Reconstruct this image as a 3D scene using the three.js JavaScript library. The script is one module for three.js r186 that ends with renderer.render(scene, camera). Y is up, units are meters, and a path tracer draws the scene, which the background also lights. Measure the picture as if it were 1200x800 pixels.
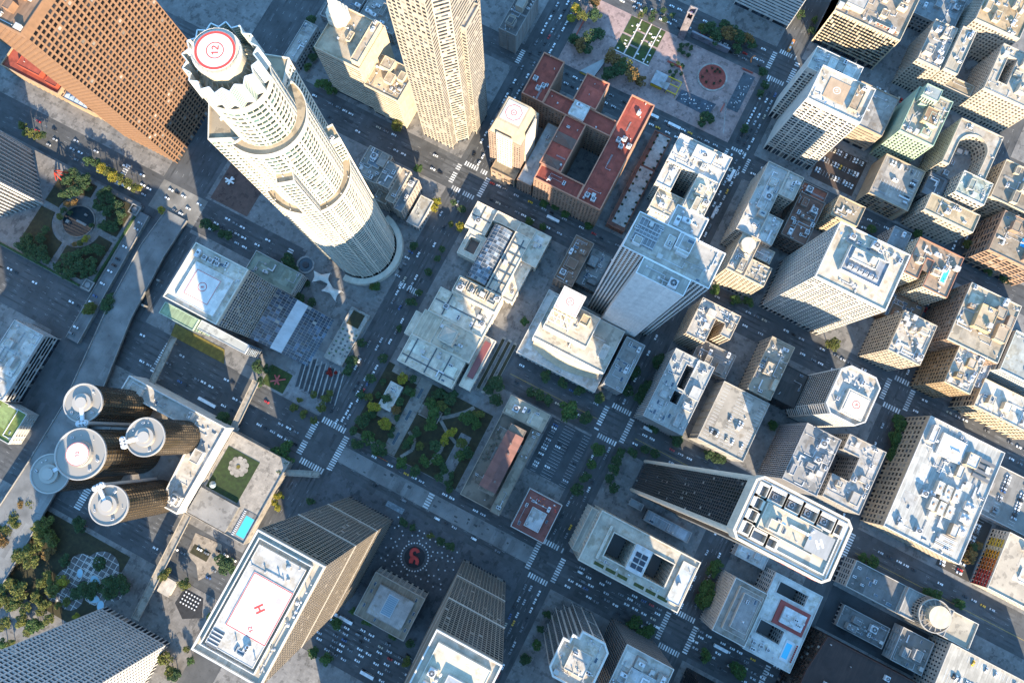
import * as THREE from 'three';
import { FontLoader } from 'three/addons/loaders/FontLoader.js';

// ---------------------------------------------------------------- camera, sky, sun, exposure
const scene = new THREE.Scene();
const PHI = 27.5 * Math.PI / 180, TILT = Math.atan(115 / 800);
const camera = new THREE.PerspectiveCamera(53.13, 1.5, 1, 6000);
{
  const s = Math.sin(TILT), c = Math.cos(TILT), sp = Math.sin(PHI), cp = Math.cos(PHI);
  camera.position.set(0, 588, 0);
  camera.up.set(-c * sp, s, -c * cp);
  camera.lookAt(-s * sp, 588 - c, -s * cp);
  camera.setViewOffset(1200, 800, 2, 0, 1200, 800);
}
const SUN = new THREE.Vector3(0.676, 0, 0.737).normalize().multiplyScalar(Math.cos(21.5 * Math.PI / 180)).setY(Math.sin(21.5 * Math.PI / 180));
{ // clear late-afternoon sky: deep blue overhead, paler toward the horizon all round
  const w = 64, h = 32, d = new Float32Array(w * h * 4), zen = [0.112, 0.290, 0.575], hor = [0.225, 0.35, 0.495];
  for (let j = 0; j < h; j++) { const el = ((j + 0.5) / h - 0.5) * Math.PI, t = Math.pow(1 - Math.max(0, Math.sin(el)), 2.6); for (let i = 0; i < w; i++) { const k = (j * w + i) * 4; for (let c = 0; c < 3; c++) d[k + c] = zen[c] + (hor[c] - zen[c]) * t; d[k + 3] = 1; } }
  const tx = new THREE.DataTexture(d, w, h, THREE.RGBAFormat, THREE.FloatType); tx.mapping = THREE.EquirectangularReflectionMapping; tx.magFilter = THREE.LinearFilter; tx.needsUpdate = true;
  scene.background = tx; scene.environment = tx;
}
const sun = new THREE.DirectionalLight(new THREE.Color(1, 0.825, 0.60), 5);
sun.name = 'sun';
sun.position.copy(SUN).multiplyScalar(1500);
sun.castShadow = true; sun.shadow.mapSize.set(4096, 4096);
Object.assign(sun.shadow.camera, { left: -700, right: 700, top: 700, bottom: -700, near: 100, far: 3500 });
scene.add(sun, sun.target);
const renderer = new THREE.WebGLRenderer({ antialias: true });
renderer.setSize(1024, 682);
renderer.toneMapping = THREE.LinearToneMapping;
renderer.toneMappingExposure = 3.5;
renderer.shadowMap.enabled = true;

// ---------------------------------------------------------------- random, noise, textures
let seed = 12345;
const rnd = () => { seed |= 0; seed = seed + 0x6D2B79F5 | 0; let t = Math.imul(seed ^ seed >>> 15, 1 | seed); t = t + Math.imul(t ^ t >>> 7, 61 | t) ^ t; return ((t ^ t >>> 14) >>> 0) / 4294967296; };
const rr = (a, b) => a + (b - a) * rnd();
const pick = (a) => a[Math.floor(rnd() * a.length)];
const reseed = (n) => { seed = n * 7919 + 17; };
const hash = (x, y, s) => { let h = Math.imul(x, 374761393) + Math.imul(y, 668265263) + Math.imul(s, 1442695041) | 0; h = Math.imul(h ^ h >>> 13, 1274126177); return ((h ^ h >>> 16) >>> 0) / 4294967296; };
function vnoise(x, y, per, s) {            // value noise that tiles with period per
  const xi = Math.floor(x), yi = Math.floor(y), fx = x - xi, fy = y - yi, m = (k) => ((k % per) + per) % per;
  const u = fx * fx * (3 - 2 * fx), v = fy * fy * (3 - 2 * fy);
  const a = hash(m(xi), m(yi), s), b = hash(m(xi + 1), m(yi), s), c = hash(m(xi), m(yi + 1), s), d = hash(m(xi + 1), m(yi + 1), s);
  return a + (b - a) * u + (c - a) * v + (a - b - c + d) * u * v;
}
const fbm = (x, y, per, s, o = 4) => { let a = 0, w = 0.5, t = 0; for (let k = 0; k < o; k++) { a += w * vnoise(x, y, per, s + k); t += w; w *= 0.55; x *= 2; y *= 2; per *= 2; } return a / t; };
function texture(size, metres, fn) {
  const d = new Uint8Array(size * size * 4);
  for (let j = 0; j < size; j++) for (let i = 0; i < size; i++) {
    const c = fn(i / size, j / size), k = (j * size + i) * 4;
    for (let q = 0; q < 3; q++) d[k + q] = Math.max(0, Math.min(255, 255 * c[q]));
    d[k + 3] = 255;
  }
  const t = new THREE.DataTexture(d, size, size);
  t.wrapS = t.wrapT = THREE.RepeatWrapping; t.magFilter = THREE.LinearFilter; t.minFilter = THREE.LinearMipmapLinearFilter; t.generateMipmaps = true;
  t.colorSpace = THREE.SRGBColorSpace; t.repeat.set(1 / metres, 1 / metres); t.needsUpdate = true;
  return t;
}
const sm = (a, b, x) => { const t = Math.max(0, Math.min(1, (x - a) / (b - a))); return t * t * (3 - 2 * t); };
const TEX = {
  wall: texture(512, 23, (x, y) => { const n = fbm(x * 6, y * 6, 6, 1, 5), st = fbm(x * 40, y * 3, 40, 9, 3); const v = 0.86 + 0.14 * n + 0.10 * (st - 0.5); return [v, v * 0.99, v * 0.975]; }),
  roof: texture(1024, 61, (x, y) => {          // membrane roof: ponding stains, patches, seams, specks
    const n = fbm(x * 5, y * 5, 5, 21, 6), m = fbm(x * 16, y * 16, 16, 31, 4), f = hash(Math.floor(x * 1024), Math.floor(y * 1024), 3);
    let v = 0.89 + 0.20 * (n - 0.5) + 0.20 * (m - 0.5) + 0.07 * (f - 0.5);
    const st = sm(0.57, 0.72, fbm(x * 13, y * 13, 13, 47, 6)); v -= 0.085 * st;
    const lt = sm(0.60, 0.70, fbm(x * 11, y * 11, 11, 81, 5)); v += 0.05 * lt;
    const sx = Math.abs(((x * 20) % 1) - 0.5) < 0.02 || Math.abs(((y * 12) % 1) - 0.5) < 0.012; if (sx) v -= 0.09;
    const p = hash(Math.floor(x * 20), Math.floor(y * 12), 7); v += 0.05 * (p - 0.5);
    return [v, v * (0.985 - 0.03 * st), v * (0.97 - 0.07 * st)];
  }),
  gravel: texture(512, 43, (x, y) => { const n = fbm(x * 5, y * 5, 5, 61, 6), f = hash(Math.floor(x * 512), Math.floor(y * 512), 5), st = sm(0.58, 0.68, fbm(x * 11, y * 11, 11, 71, 4)); const v = 0.84 + 0.26 * (n - 0.5) + 0.1 * (f - 0.5) - 0.13 * st; return [v, v * 0.98, v * 0.95]; }),
  sheet: texture(512, 37, (x, y) => {          // lapped roofing felt in long strips, weathered strip by strip
    const k = Math.floor(x * 18), f = (x * 18) % 1, n = fbm(x * 7, y * 7, 7, 151, 5), m = fbm(x * 50, y * 6, 50, 161, 3), p = hash(k, 1, 19), q = hash(k, Math.floor(y * 4 + p * 3), 23);
    let v = 0.84 + 0.12 * (p - 0.5) + 0.09 * (q - 0.5) + 0.2 * (n - 0.5) + 0.12 * (m - 0.5); if (f < 0.06) v -= 0.13; return [v, v * 0.985, v * 0.96];
  }),
  asphalt: texture(1024, 97, (x, y) => {
    const n = fbm(x * 8, y * 8, 8, 91, 6), f = hash(Math.floor(x * 1024), Math.floor(y * 1024), 2);
    let v = 0.72 + 0.34 * (n - 0.5) + 0.08 * (f - 0.5);
    const c = Math.abs(fbm(x * 14, y * 14, 14, 101, 3) - 0.5); if (c < 0.006) v -= 0.12;
    const q = hash(Math.floor(x * 24), Math.floor(y * 9), 15); if (q > 0.9) v -= 0.05; else if (q < 0.05) v += 0.05;
    return [v, v, v * 0.99];
  }),
  paving: texture(1024, 53, (x, y) => {
    const n = fbm(x * 7, y * 7, 7, 111, 5), p = hash(Math.floor(x * 26), Math.floor(y * 26), 4);
    let v = 0.80 + 0.22 * (n - 0.5) + 0.08 * (p - 0.5); const st = sm(0.6, 0.68, fbm(x * 15, y * 15, 15, 7, 4)); v -= 0.14 * st;
    if (((x * 26) % 1) < 0.05 || ((y * 26) % 1) < 0.05) v -= 0.08;
    return [v, v * 0.985, v * 0.965];
  }),
  grass: texture(256, 19, (x, y) => { const n = fbm(x * 9, y * 9, 9, 131, 5), f = hash(Math.floor(x * 256), Math.floor(y * 256), 8); const v = 0.72 + 0.4 * (n - 0.5) + 0.2 * (f - 0.5); return [v * 1.02, v, v * 0.8]; }),
};

// ---------------------------------------------------------------- materials
const mats = new Map();
function M(kind, r, g, b, o = {}) {
  const key = kind + [r, g, b].join() + JSON.stringify(o);
  if (mats.has(key)) return mats.get(key);
  const m = new THREE.MeshStandardMaterial({ roughness: 0.85, side: THREE.DoubleSide, ...o });
  m.color.setRGB(r, g, b);
  if (TEX[kind]) m.map = TEX[kind];
  if (kind === 'wall' || kind === 'vc' || kind === 'glass') m.vertexColors = true;
  m.name = kind; mats.set(key, m); return m;
}
const wallM = (c, o) => M('wall', c[0], c[1], c[2], o);
const plain = (c, o) => M('plain', c[0], c[1], c[2], o);
const GLASS = M('glass', 1, 1, 1, { roughness: 0.14 });
const BRONZE = M('glass', 1, 1, 1, { roughness: 0.16, metalness: 0.75 });
const METAL = M('vc', 1, 1, 1, { roughness: 0.55 });
const C = {     // base colours, linear
  white: [0.70, 0.69, 0.66], offwhite: [0.60, 0.575, 0.53], cream: [0.60, 0.53, 0.42], beige: [0.45, 0.385, 0.305], tan: [0.38, 0.305, 0.225], sand: [0.50, 0.445, 0.365],
  granite: [0.33, 0.165, 0.085], brown: [0.21, 0.13, 0.085], brick: [0.26, 0.11, 0.07], redroof: [0.27, 0.062, 0.042], grey: [0.34, 0.335, 0.325], lgrey: [0.47, 0.465, 0.455],
  dgrey: [0.13, 0.13, 0.13], black: [0.025, 0.025, 0.027], green: [0.30, 0.44, 0.33], bronze: [0.16, 0.115, 0.08], gold: [0.44, 0.29, 0.13],
};

// ---------------------------------------------------------------- geometry builder
class GB {
  constructor() { this.p = []; this.n = []; this.c = []; this.t = []; this.i = []; this.ou = rr(0, 50); this.ov = rr(0, 50); }
  quad(a, b, c, d, n, k = 1) {
    const e = [b[0] - a[0], b[1] - a[1], b[2] - a[2]], f = [d[0] - a[0], d[1] - a[1], d[2] - a[2]];
    let x = [e[1] * f[2] - e[2] * f[1], e[2] * f[0] - e[0] * f[2], e[0] * f[1] - e[1] * f[0]];
    if (!n) { const l = Math.hypot(...x) || 1; n = [x[0] / l, x[1] / l, x[2] / l]; }
    if (x[0] * n[0] + x[1] * n[1] + x[2] * n[2] < 0) [b, d] = [d, b];
    const o = this.p.length / 3, col = typeof k === 'number' ? [k, k, k] : k;
    for (const q of [a, b, c, d]) {
      this.p.push(q[0], q[1], q[2]); this.n.push(n[0], n[1], n[2]); this.c.push(col[0], col[1], col[2]);
      if (Math.abs(n[1]) > 0.7) this.t.push(q[0] + this.ou, q[2] + this.ov); else this.t.push((Math.abs(n[0]) > Math.abs(n[2]) ? q[2] : q[0]) + this.ou, q[1] + this.ov);
    }
    this.i.push(o, o + 1, o + 2, o, o + 2, o + 3);
  }
  tri(a, b, c, n, k = 1) {
    const e = [b[0] - a[0], b[1] - a[1], b[2] - a[2]], f = [c[0] - a[0], c[1] - a[1], c[2] - a[2]];
    const x = [e[1] * f[2] - e[2] * f[1], e[2] * f[0] - e[0] * f[2], e[0] * f[1] - e[1] * f[0]], l = Math.hypot(...x) || 1;
    if (!n) n = [x[0] / l, x[1] / l, x[2] / l];
    if (x[0] * n[0] + x[1] * n[1] + x[2] * n[2] < 0) [b, c] = [c, b];
    const o = this.p.length / 3, col = typeof k === 'number' ? [k, k, k] : k;
    for (const q of [a, b, c]) { this.p.push(...q); this.n.push(...n); this.c.push(...col); this.t.push((Math.abs(n[1]) > 0.7 ? q[0] : q[0] + q[2]) + this.ou, (Math.abs(n[1]) > 0.7 ? q[2] : q[1]) + this.ov); }
    this.i.push(o, o + 1, o + 2);
  }
  box(x0, x1, y0, y1, z0, z1, k = 1, bottom = false) {
    const P = (x, y, z) => [x, y, z];
    this.quad(P(x0, y1, z0), P(x1, y1, z0), P(x1, y1, z1), P(x0, y1, z1), [0, 1, 0], k);
    this.quad(P(x0, y0, z0), P(x0, y0, z1), P(x0, y1, z1), P(x0, y1, z0), [-1, 0, 0], k);
    this.quad(P(x1, y0, z0), P(x1, y0, z1), P(x1, y1, z1), P(x1, y1, z0), [1, 0, 0], k);
    this.quad(P(x0, y0, z0), P(x1, y0, z0), P(x1, y1, z0), P(x0, y1, z0), [0, 0, -1], k);
    this.quad(P(x0, y0, z1), P(x1, y0, z1), P(x1, y1, z1), P(x0, y1, z1), [0, 0, 1], k);
    if (bottom) this.quad(P(x0, y0, z0), P(x1, y0, z0), P(x1, y0, z1), P(x0, y0, z1), [0, -1, 0], k);
    return this;
  }
  bar(a, b, w, h, k = 1) {                     // a beam between two points, w wide and h high
    const d = [b[0] - a[0], b[1] - a[1], b[2] - a[2]], l = Math.hypot(...d), L = Math.hypot(d[0], d[2]);
    const s = L > 1e-6 ? [-d[2] / L * w / 2, 0, d[0] / L * w / 2] : [w / 2, 0, 0];
    const u = [d[1] * s[2] - d[2] * s[1], d[2] * s[0] - d[0] * s[2], d[0] * s[1] - d[1] * s[0]], ul = Math.hypot(...u) || 1, t = u.map((v) => v / ul * h / 2);
    const Q = (p, i, j) => [p[0] + i * s[0] + j * t[0], p[1] + i * s[1] + j * t[1], p[2] + i * s[2] + j * t[2]];
    for (const [i, j, i2, j2] of [[-1, -1, 1, -1], [1, -1, 1, 1], [1, 1, -1, 1], [-1, 1, -1, -1]]) this.quad(Q(a, i, j), Q(a, i2, j2), Q(b, i2, j2), Q(b, i, j), null, k);
    this.quad(Q(a, -1, -1), Q(a, 1, -1), Q(a, 1, 1), Q(a, -1, 1), null, k); this.quad(Q(b, -1, -1), Q(b, 1, -1), Q(b, 1, 1), Q(b, -1, 1), null, k);
    return this;
  }
  cyl(cx, cz, r0, r1, y0, y1, n = 24, k = 1, cap = true) {
    for (let i = 0; i < n; i++) {
      const a = i / n * 2 * Math.PI, b = (i + 1) / n * 2 * Math.PI, m = (a + b) / 2, P = (r, t, y) => [cx + r * Math.cos(t), y, cz + r * Math.sin(t)];
      this.quad(P(r0, a, y0), P(r0, b, y0), P(r1, b, y1), P(r1, a, y1), [Math.cos(m), 0, Math.sin(m)], k);
      if (cap && r1 > 0.01) this.tri([cx, y1, cz], P(r1, a, y1), P(r1, b, y1), [0, 1, 0], k);
    }
    return this;
  }
  ring(cx, cz, r0, r1, y, n = 40, k = 1, a0 = 0, a1 = 2 * Math.PI) {
    for (let i = 0; i < n; i++) { const a = a0 + (a1 - a0) * i / n, b = a0 + (a1 - a0) * (i + 1) / n, P = (r, t) => [cx + r * Math.cos(t), y, cz + r * Math.sin(t)]; this.quad(P(r0, a), P(r0, b), P(r1, b), P(r1, a), [0, 1, 0], k); }
    return this;
  }
  flat(poly, y, k = 1, holes = []) {           // a horizontal sheet
    const V = poly.map((p) => new THREE.Vector2(p[0], p[1])), H = holes.map((h) => h.map((p) => new THREE.Vector2(p[0], p[1]))), all = [...poly, ...holes.flat()];
    for (const f of THREE.ShapeUtils.triangulateShape(V, H)) this.tri(...f.map((i) => [all[i][0], y, all[i][1]]), [0, 1, 0], k);
    return this;
  }
  prism(poly, y0, y1, k = 1) {
    poly = ccw(poly);
    for (let i = 0; i < poly.length; i++) { const p = poly[i], q = poly[(i + 1) % poly.length], l = Math.hypot(q[0] - p[0], q[1] - p[1]); this.quad([p[0], y0, p[1]], [q[0], y0, q[1]], [q[0], y1, q[1]], [p[0], y1, p[1]], [(q[1] - p[1]) / l, 0, -(q[0] - p[0]) / l], k); }
    return this.flat(poly, y1, k);
  }
  geo(o = [0, 0, 0]) {
    const g = new THREE.BufferGeometry();
    g.setAttribute('position', new THREE.Float32BufferAttribute(this.p, 3)); g.setAttribute('normal', new THREE.Float32BufferAttribute(this.n, 3));
    g.setAttribute('color', new THREE.Float32BufferAttribute(this.c, 3)); g.setAttribute('uv', new THREE.Float32BufferAttribute(this.t, 2)); g.setIndex(this.i);
    if (o[0] || o[1] || o[2]) g.translate(-o[0], -o[1], -o[2]);
    return g;
  }
  build(name, mat, parent, o) { if (!this.i.length) return null; return mesh(name, this.geo(o), mat, parent); }
}
function mesh(name, geo, mat, parent) { const m = new THREE.Mesh(geo, mat); m.name = name; m.castShadow = m.receiveShadow = true; parent.add(m); return m; }
const area2 = (p) => p.reduce((s, a, i) => { const b = p[(i + 1) % p.length]; return s + a[0] * b[1] - b[0] * a[1]; }, 0);
const ccw = (p) => area2(p) > 0 ? p : [...p].reverse();
const rect = (u0, u1, v0, v1) => [[u0, v0], [u1, v0], [u1, v1], [u0, v1]];
const circle = (cx, cz, r, n, a0 = 0) => Array.from({ length: n }, (_, i) => [cx + r * Math.cos(a0 + i / n * 2 * Math.PI), cz + r * Math.sin(a0 + i / n * 2 * Math.PI)]);

// ---------------------------------------------------------------- names and things
const taken = new Map();
const numbered = (n) => { const k = taken.get(n) ?? 0; taken.set(n, k + 1); return k ? n + '_' + String(k).padStart(3, '0') : n; };
function tag(o, label, category, group) { o.userData.label = label; o.userData.category = category; if (group) o.userData.group = group; return o; }
function thing(name, label, category, x = 0, y = 0, z = 0, rot = 0, group) {
  const o = new THREE.Group(); o.name = numbered(name); o.position.set(x, y, z); o.rotation.y = rot; scene.add(o);
  return tag(o, label, category, group);
}
function struct(name, gb, mat) { const m = gb.build(numbered(name), mat, scene); m.userData.kind = 'structure'; return m; }
const font = await new FontLoader().loadAsync('fonts/droid/droid_sans_bold.typeface.json');
function textGeo(s, size) { const g = new THREE.ShapeGeometry(font.generateShapes(s, size), 4); g.computeBoundingBox(); const b = g.boundingBox; g.translate(-(b.min.x + b.max.x) / 2, -(b.min.y + b.max.y) / 2, 0); return g; }
function flatText(name, s, size, mat, parent, x, y, z, ang) { const m = mesh(name, textGeo(s, size), mat, parent); m.rotation.set(-Math.PI / 2, 0, ang, 'YXZ'); m.rotation.set(-Math.PI / 2, 0, ang); m.position.set(x, y, z); return m; }

// ---------------------------------------------------------------- facades: real piers, spandrels and set-back panes
const paneTone = (tint, blinds = 0.12, even) => {
  const r = rnd(); if (even) { const v = rr(0.88, 1.12); return [tint[0] * v, tint[1] * v, tint[2] * v]; }
  if (r < blinds) { const v = rr(0.07, 0.36); return [v, v * 0.95, v * 0.86]; }
  const v = r < 0.4 ? rr(0.6, 1.0) : r < 0.8 ? rr(1, 1.8) : rr(1.8, 4);
  return [tint[0] * v, tint[1] * v, tint[2] * v];
};
const T_DARK = [0.016, 0.020, 0.026], T_GREEN = [0.03, 0.065, 0.06], T_BROWN = [0.03, 0.022, 0.016], T_BLUE = [0.03, 0.045, 0.065], T_BLACK = [0.008, 0.009, 0.011];
/* st: bw bay width, pw pier width, sh spandrel height, fh floor height, d pane depth, sd spandrel depth behind the pier face, base height of a blind or shop floor,
   cap height of the blank band at the top, tint pane colour, mid thin bar in each bay */
function facadeEdge(gw, gg, p, q, tp, tq, y0, y1, st) {
  const L = Math.hypot(q[0] - p[0], q[1] - p[1]); if (L < 0.3) return;
  const dx = (q[0] - p[0]) / L, dz = (q[1] - p[1]) / L, n = [dz, 0, -dx];
  const P = (s, y, d) => [p[0] + dx * s - n[0] * d, y, p[1] + dz * s - n[2] * d];
  if (st.blank) {
    const nb = Math.max(1, Math.round(L / (st.bw ?? 9))), nf = Math.max(1, Math.round((y1 - y0) / (st.fh ?? 9)));
    for (let i = 0; i < nb; i++) for (let j = 0; j < nf; j++) gw.quad(P(L * i / nb, y0 + (y1 - y0) * j / nf, 0), P(L * (i + 1) / nb, y0 + (y1 - y0) * j / nf, 0), P(L * (i + 1) / nb, y0 + (y1 - y0) * (j + 1) / nf, 0), P(L * i / nb, y0 + (y1 - y0) * (j + 1) / nf, 0), n, rr(0.95, 1.03));
    return;
  }
  const { bw = 4, pw = 1, sh = 1.4, fh = 3.8, d = 0.5, sd = 0.06, base = 0, cap = 1.2, tint = T_DARK, blinds = 0.2, mid = 0, group = 0, gpw = 0, gap = 0 } = st;
  const nb = Math.max(1, Math.round(L / bw)), w = L / nb, H = y1 - y0 - base - cap, nf = Math.max(1, Math.round(H / fh)), f = H / nf, ya = y0 + base, tn = [-1, 1];
  if (base > 0) for (let i = 0; i < nb; i++) gg.quad(P(Math.max(i * w, tp * d), y0, d), P(Math.min((i + 1) * w, L - tq * d), y0, d), P(Math.min((i + 1) * w, L - tq * d), ya, d), P(Math.max(i * w, tp * d), ya, d), n, paneTone(T_DARK, 0.2));
  for (let j = 0; j < nf; j++) for (let i = 0; i < nb; i++) {
    const s0 = Math.max(i * w, tp * d), s1 = Math.min((i + 1) * w, L - tq * d), a = ya + j * f, b = a + f; if (s1 <= s0) continue;
    gg.quad(P(s0, a, d), P(s1, a, d), P(s1, b, d), P(s0, b, d), n, paneTone(tint, blinds, st.even));
  }
  if (sh > 0) for (let j = 0; j <= nf; j++) {
    let a = ya + j * f - sh * 0.35, b = a + sh; if (j === nf) { a = y1 - cap - sh * 0.35; b = y1; } if (j === 0) { a = ya - (base ? 0.8 : 0); if (!base && sh < 0.6) continue; }
    if (group && j % group === 0 && j && j < nf) { a -= 0.7; b += 0.9; }
    const k = rr(0.95, 1.03), e = sd;
    gw.quad(P(0, a, e), P(L, a, e), P(L, b, e), P(0, b, e), n, k);
    if (j < nf) gw.quad(P(0, b, e), P(L, b, e), P(L, b, d), P(0, b, d), [0, 1, 0], k);
    gw.quad(P(0, a, e), P(L, a, e), P(L, a, d), P(0, a, d), [0, -1, 0], k);
  } else { gw.quad(P(0, y1 - cap, sd), P(L, y1 - cap, sd), P(L, y1, sd), P(0, y1, sd), n, 1); gw.quad(P(0, y1 - cap, sd), P(L, y1 - cap, sd), P(L, y1 - cap, d), P(0, y1 - cap, d), [0, -1, 0], 1); }
  if (pw > 0) for (let i = 0; i <= nb; i++) {
    const wide = gap && (i % gap === 0) ? gpw : pw, s0 = Math.max(0, i * w - wide / 2), s1 = Math.min(L, i * w + wide / 2), k = rr(0.96, 1.03);
    gw.quad(P(s0, y0, 0), P(s1, y0, 0), P(s1, y1, 0), P(s0, y1, 0), n, k);
    if (s0 > 0) gw.quad(P(s0, y0, 0), P(s0, y1, 0), P(s0, y1, d), P(s0, y0, d), [-dx, 0, -dz], k);
    if (s1 < L) gw.quad(P(s1, y0, 0), P(s1, y1, 0), P(s1, y1, d), P(s1, y0, d), [dx, 0, dz], k);
  } else for (const e of [0, L - 0.6]) gw.quad(P(e, y0, 0.02), P(e + 0.6, y0, 0.02), P(e + 0.6, y1, 0.02), P(e, y1, 0.02), n, 1);
  if (mid > 0) for (let i = 0; i < nb; i++) for (let m = 1; m <= (st.mids ?? 1); m++) { const s = i * w + w * m / ((st.mids ?? 1) + 1); const o = d * 0.45; gw.quad(P(s - mid / 2, ya, o), P(s + mid / 2, ya, o), P(s + mid / 2, y1 - cap, o), P(s - mid / 2, y1 - cap, o), n, 0.9); }
}
function facade(gw, gg, poly, y0, y1, st) {
  const N = poly.length;
  const trim = (i) => { const a = poly[(i + N - 1) % N], b = poly[i], c = poly[(i + 1) % N], e = Math.atan2(b[1] - a[1], b[0] - a[0]), f = Math.atan2(c[1] - b[1], c[0] - b[0]); let t = f - e; while (t > Math.PI) t -= 2 * Math.PI; while (t < -Math.PI) t += 2 * Math.PI; return Math.tan(t / 2); };
  for (let i = 0; i < N; i++) { const s = Array.isArray(st) ? st[i % st.length] : st; facadeEdge(gw, gg, poly[i], poly[(i + 1) % N], Math.max(0, trim(i)), Math.max(0, trim((i + 1) % N)), y0, y1, s); }
}
const insetPoly = (poly, t) => poly.map((b, i) => {
  const a = poly[(i + poly.length - 1) % poly.length], c = poly[(i + 1) % poly.length];
  const l1 = Math.hypot(b[0] - a[0], b[1] - a[1]), l2 = Math.hypot(c[0] - b[0], c[1] - b[1]), n1 = [(b[1] - a[1]) / l1, -(b[0] - a[0]) / l1], n2 = [(c[1] - b[1]) / l2, -(c[0] - b[0]) / l2];
  const m = [n1[0] + n2[0], n1[1] + n2[1]], k = t * 2 / (m[0] * m[0] + m[1] * m[1]);
  return [b[0] - m[0] * k, b[1] - m[1] * k];
});

// ---------------------------------------------------------------- roof equipment, shared shapes with their own colours
const K = (v, t = 0) => [v, v * (1 - 0.02 * t), v * (1 - 0.05 * t)];
const kit = {};
{
  const mk = (name, fn) => { const g = new GB(); fn(g); kit[name] = g.geo(); };
  mk('air_conditioner', (g) => { g.box(-1.6, 1.6, 0.35, 1.9, -1, 1, 0.55); g.cyl(-0.75, 0, 0.68, 0.68, 1.9, 2.15, 12, 0.6, false); g.ring(-0.75, 0, 0, 0.68, 1.98, 12, 0.04); g.cyl(0.75, 0, 0.68, 0.68, 1.9, 2.15, 12, 0.6, false); g.ring(0.75, 0, 0, 0.68, 1.98, 12, 0.04); g.box(-1.5, -1.2, 0, 0.35, -0.9, 0.9, 0.2); g.box(1.2, 1.5, 0, 0.35, -0.9, 0.9, 0.2); g.box(-1.62, 1.62, 0.7, 1.5, -0.7, 0.7, 0.18); });
  mk('package_unit', (g) => { g.box(-2.4, 2.4, 0.3, 2.3, -1.2, 1.2, 0.62); g.box(-2.6, -1.5, 0.3, 1.5, -1, 1, 0.4); g.box(0.4, 2.2, 2.3, 2.7, -0.9, 0.9, 0.5); g.box(-1.2, 0.1, 2.3, 2.45, -0.8, 0.8, 0.12); g.box(-2.3, 2.3, 0, 0.3, -1.1, -0.8, 0.2); g.box(-2.3, 2.3, 0, 0.3, 0.8, 1.1, 0.2); });
  mk('cooling_tower', (g) => { g.box(-2.3, 2.3, 0.5, 3.4, -2.3, 2.3, 0.5); g.box(-2.32, 2.32, 1, 2.9, -1.9, 1.9, 0.16); g.cyl(0, 0, 1.9, 1.7, 3.4, 4.3, 18, 0.55, false); g.ring(0, 0, 0, 1.72, 3.8, 18, 0.035); for (let i = 0; i < 4; i++) { const a = i * Math.PI / 4; g.bar([-1.7 * Math.cos(a), 4.2, -1.7 * Math.sin(a)], [1.7 * Math.cos(a), 4.2, 1.7 * Math.sin(a)], 0.13, 0.1, 0.4); } g.cyl(0, 0, 0.4, 0.4, 3.8, 4.3, 10, 0.4); for (const [x, z] of [[-2, -2], [2, -2], [-2, 2], [2, 2]]) g.box(x - 0.2, x + 0.2, 0, 0.5, z - 0.2, z + 0.2, 0.2); });
  mk('vent_pipe', (g) => { g.cyl(0, 0, 0.28, 0.28, 0, 1.5, 10, 0.5); g.cyl(0, 0, 0.5, 0.15, 1.5, 1.9, 10, 0.45); });
  mk('exhaust_fan', (g) => { g.box(-0.8, 0.8, 0, 0.5, -0.8, 0.8, 0.4); g.cyl(0, 0, 0.55, 0.8, 0.5, 1.0, 14, 0.6); g.cyl(0, 0, 0.8, 0.35, 1.0, 1.35, 14, 0.62); });
  mk('duct', (g) => { g.box(-4, 4, 0.4, 1.3, -0.5, 0.5, 0.52); g.box(-4.6, -3.6, 0, 1.45, -0.7, 0.7, 0.5); g.box(3, 4, 0, 0.4, -0.5, 0.5, 0.4); for (let i = -3; i < 4; i += 1.5) g.box(i - 0.05, i + 0.05, 0.35, 1.36, -0.56, 0.56, 0.42); });
  mk('bent_duct', (g) => { g.box(-3, 2.5, 0.5, 1.3, -0.45, 0.45, 0.56); g.box(1.6, 2.5, 0.5, 1.3, 0.45, 3.6, 0.56); g.box(1.4, 2.7, 0, 1.5, 3.2, 4.4, 0.48); g.box(-3.4, -2.5, 0, 1.6, -0.7, 0.7, 0.46); });
  mk('roof_hatch', (g) => { g.box(-1.7, 1.7, 0, 2.8, -1.5, 1.5, [0.55, 0.51, 0.45]); g.box(-1.9, 1.9, 2.8, 3.0, -1.7, 1.7, [0.4, 0.38, 0.35]); g.box(1.7, 1.74, 0.1, 2.2, -0.5, 0.5, 0.15); });
  mk('skylight', (g) => { g.box(-1.6, 1.6, 0, 0.4, -0.9, 0.9, 0.5); g.quad([-1.5, 0.4, -0.8], [1.5, 0.4, -0.8], [1.5, 0.9, 0], [-1.5, 0.9, 0], null, [0.06, 0.09, 0.12]); g.quad([-1.5, 0.4, 0.8], [1.5, 0.4, 0.8], [1.5, 0.9, 0], [-1.5, 0.9, 0], null, [0.06, 0.09, 0.12]); });
  mk('pipe_run', (g) => { for (const z of [-0.5, 0, 0.45]) { g.bar([-5, 0.35, z], [5, 0.35, z], 0.16, 0.16, 0.32); } for (let x = -4.5; x < 5; x += 3) g.box(x - 0.1, x + 0.1, 0, 0.27, -0.7, 0.7, 0.15); });
  mk('water_tank', (g) => { g.cyl(0, 0, 1.4, 1.4, 0.6, 3.2, 16, 0.5); g.cyl(0, 0, 1.5, 0.1, 3.2, 3.9, 16, 0.45); for (const [x, z] of [[-1, -1], [1, -1], [-1, 1], [1, 1]]) g.box(x - 0.12, x + 0.12, 0, 0.6, z - 0.12, z + 0.12, 0.2); });
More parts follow.
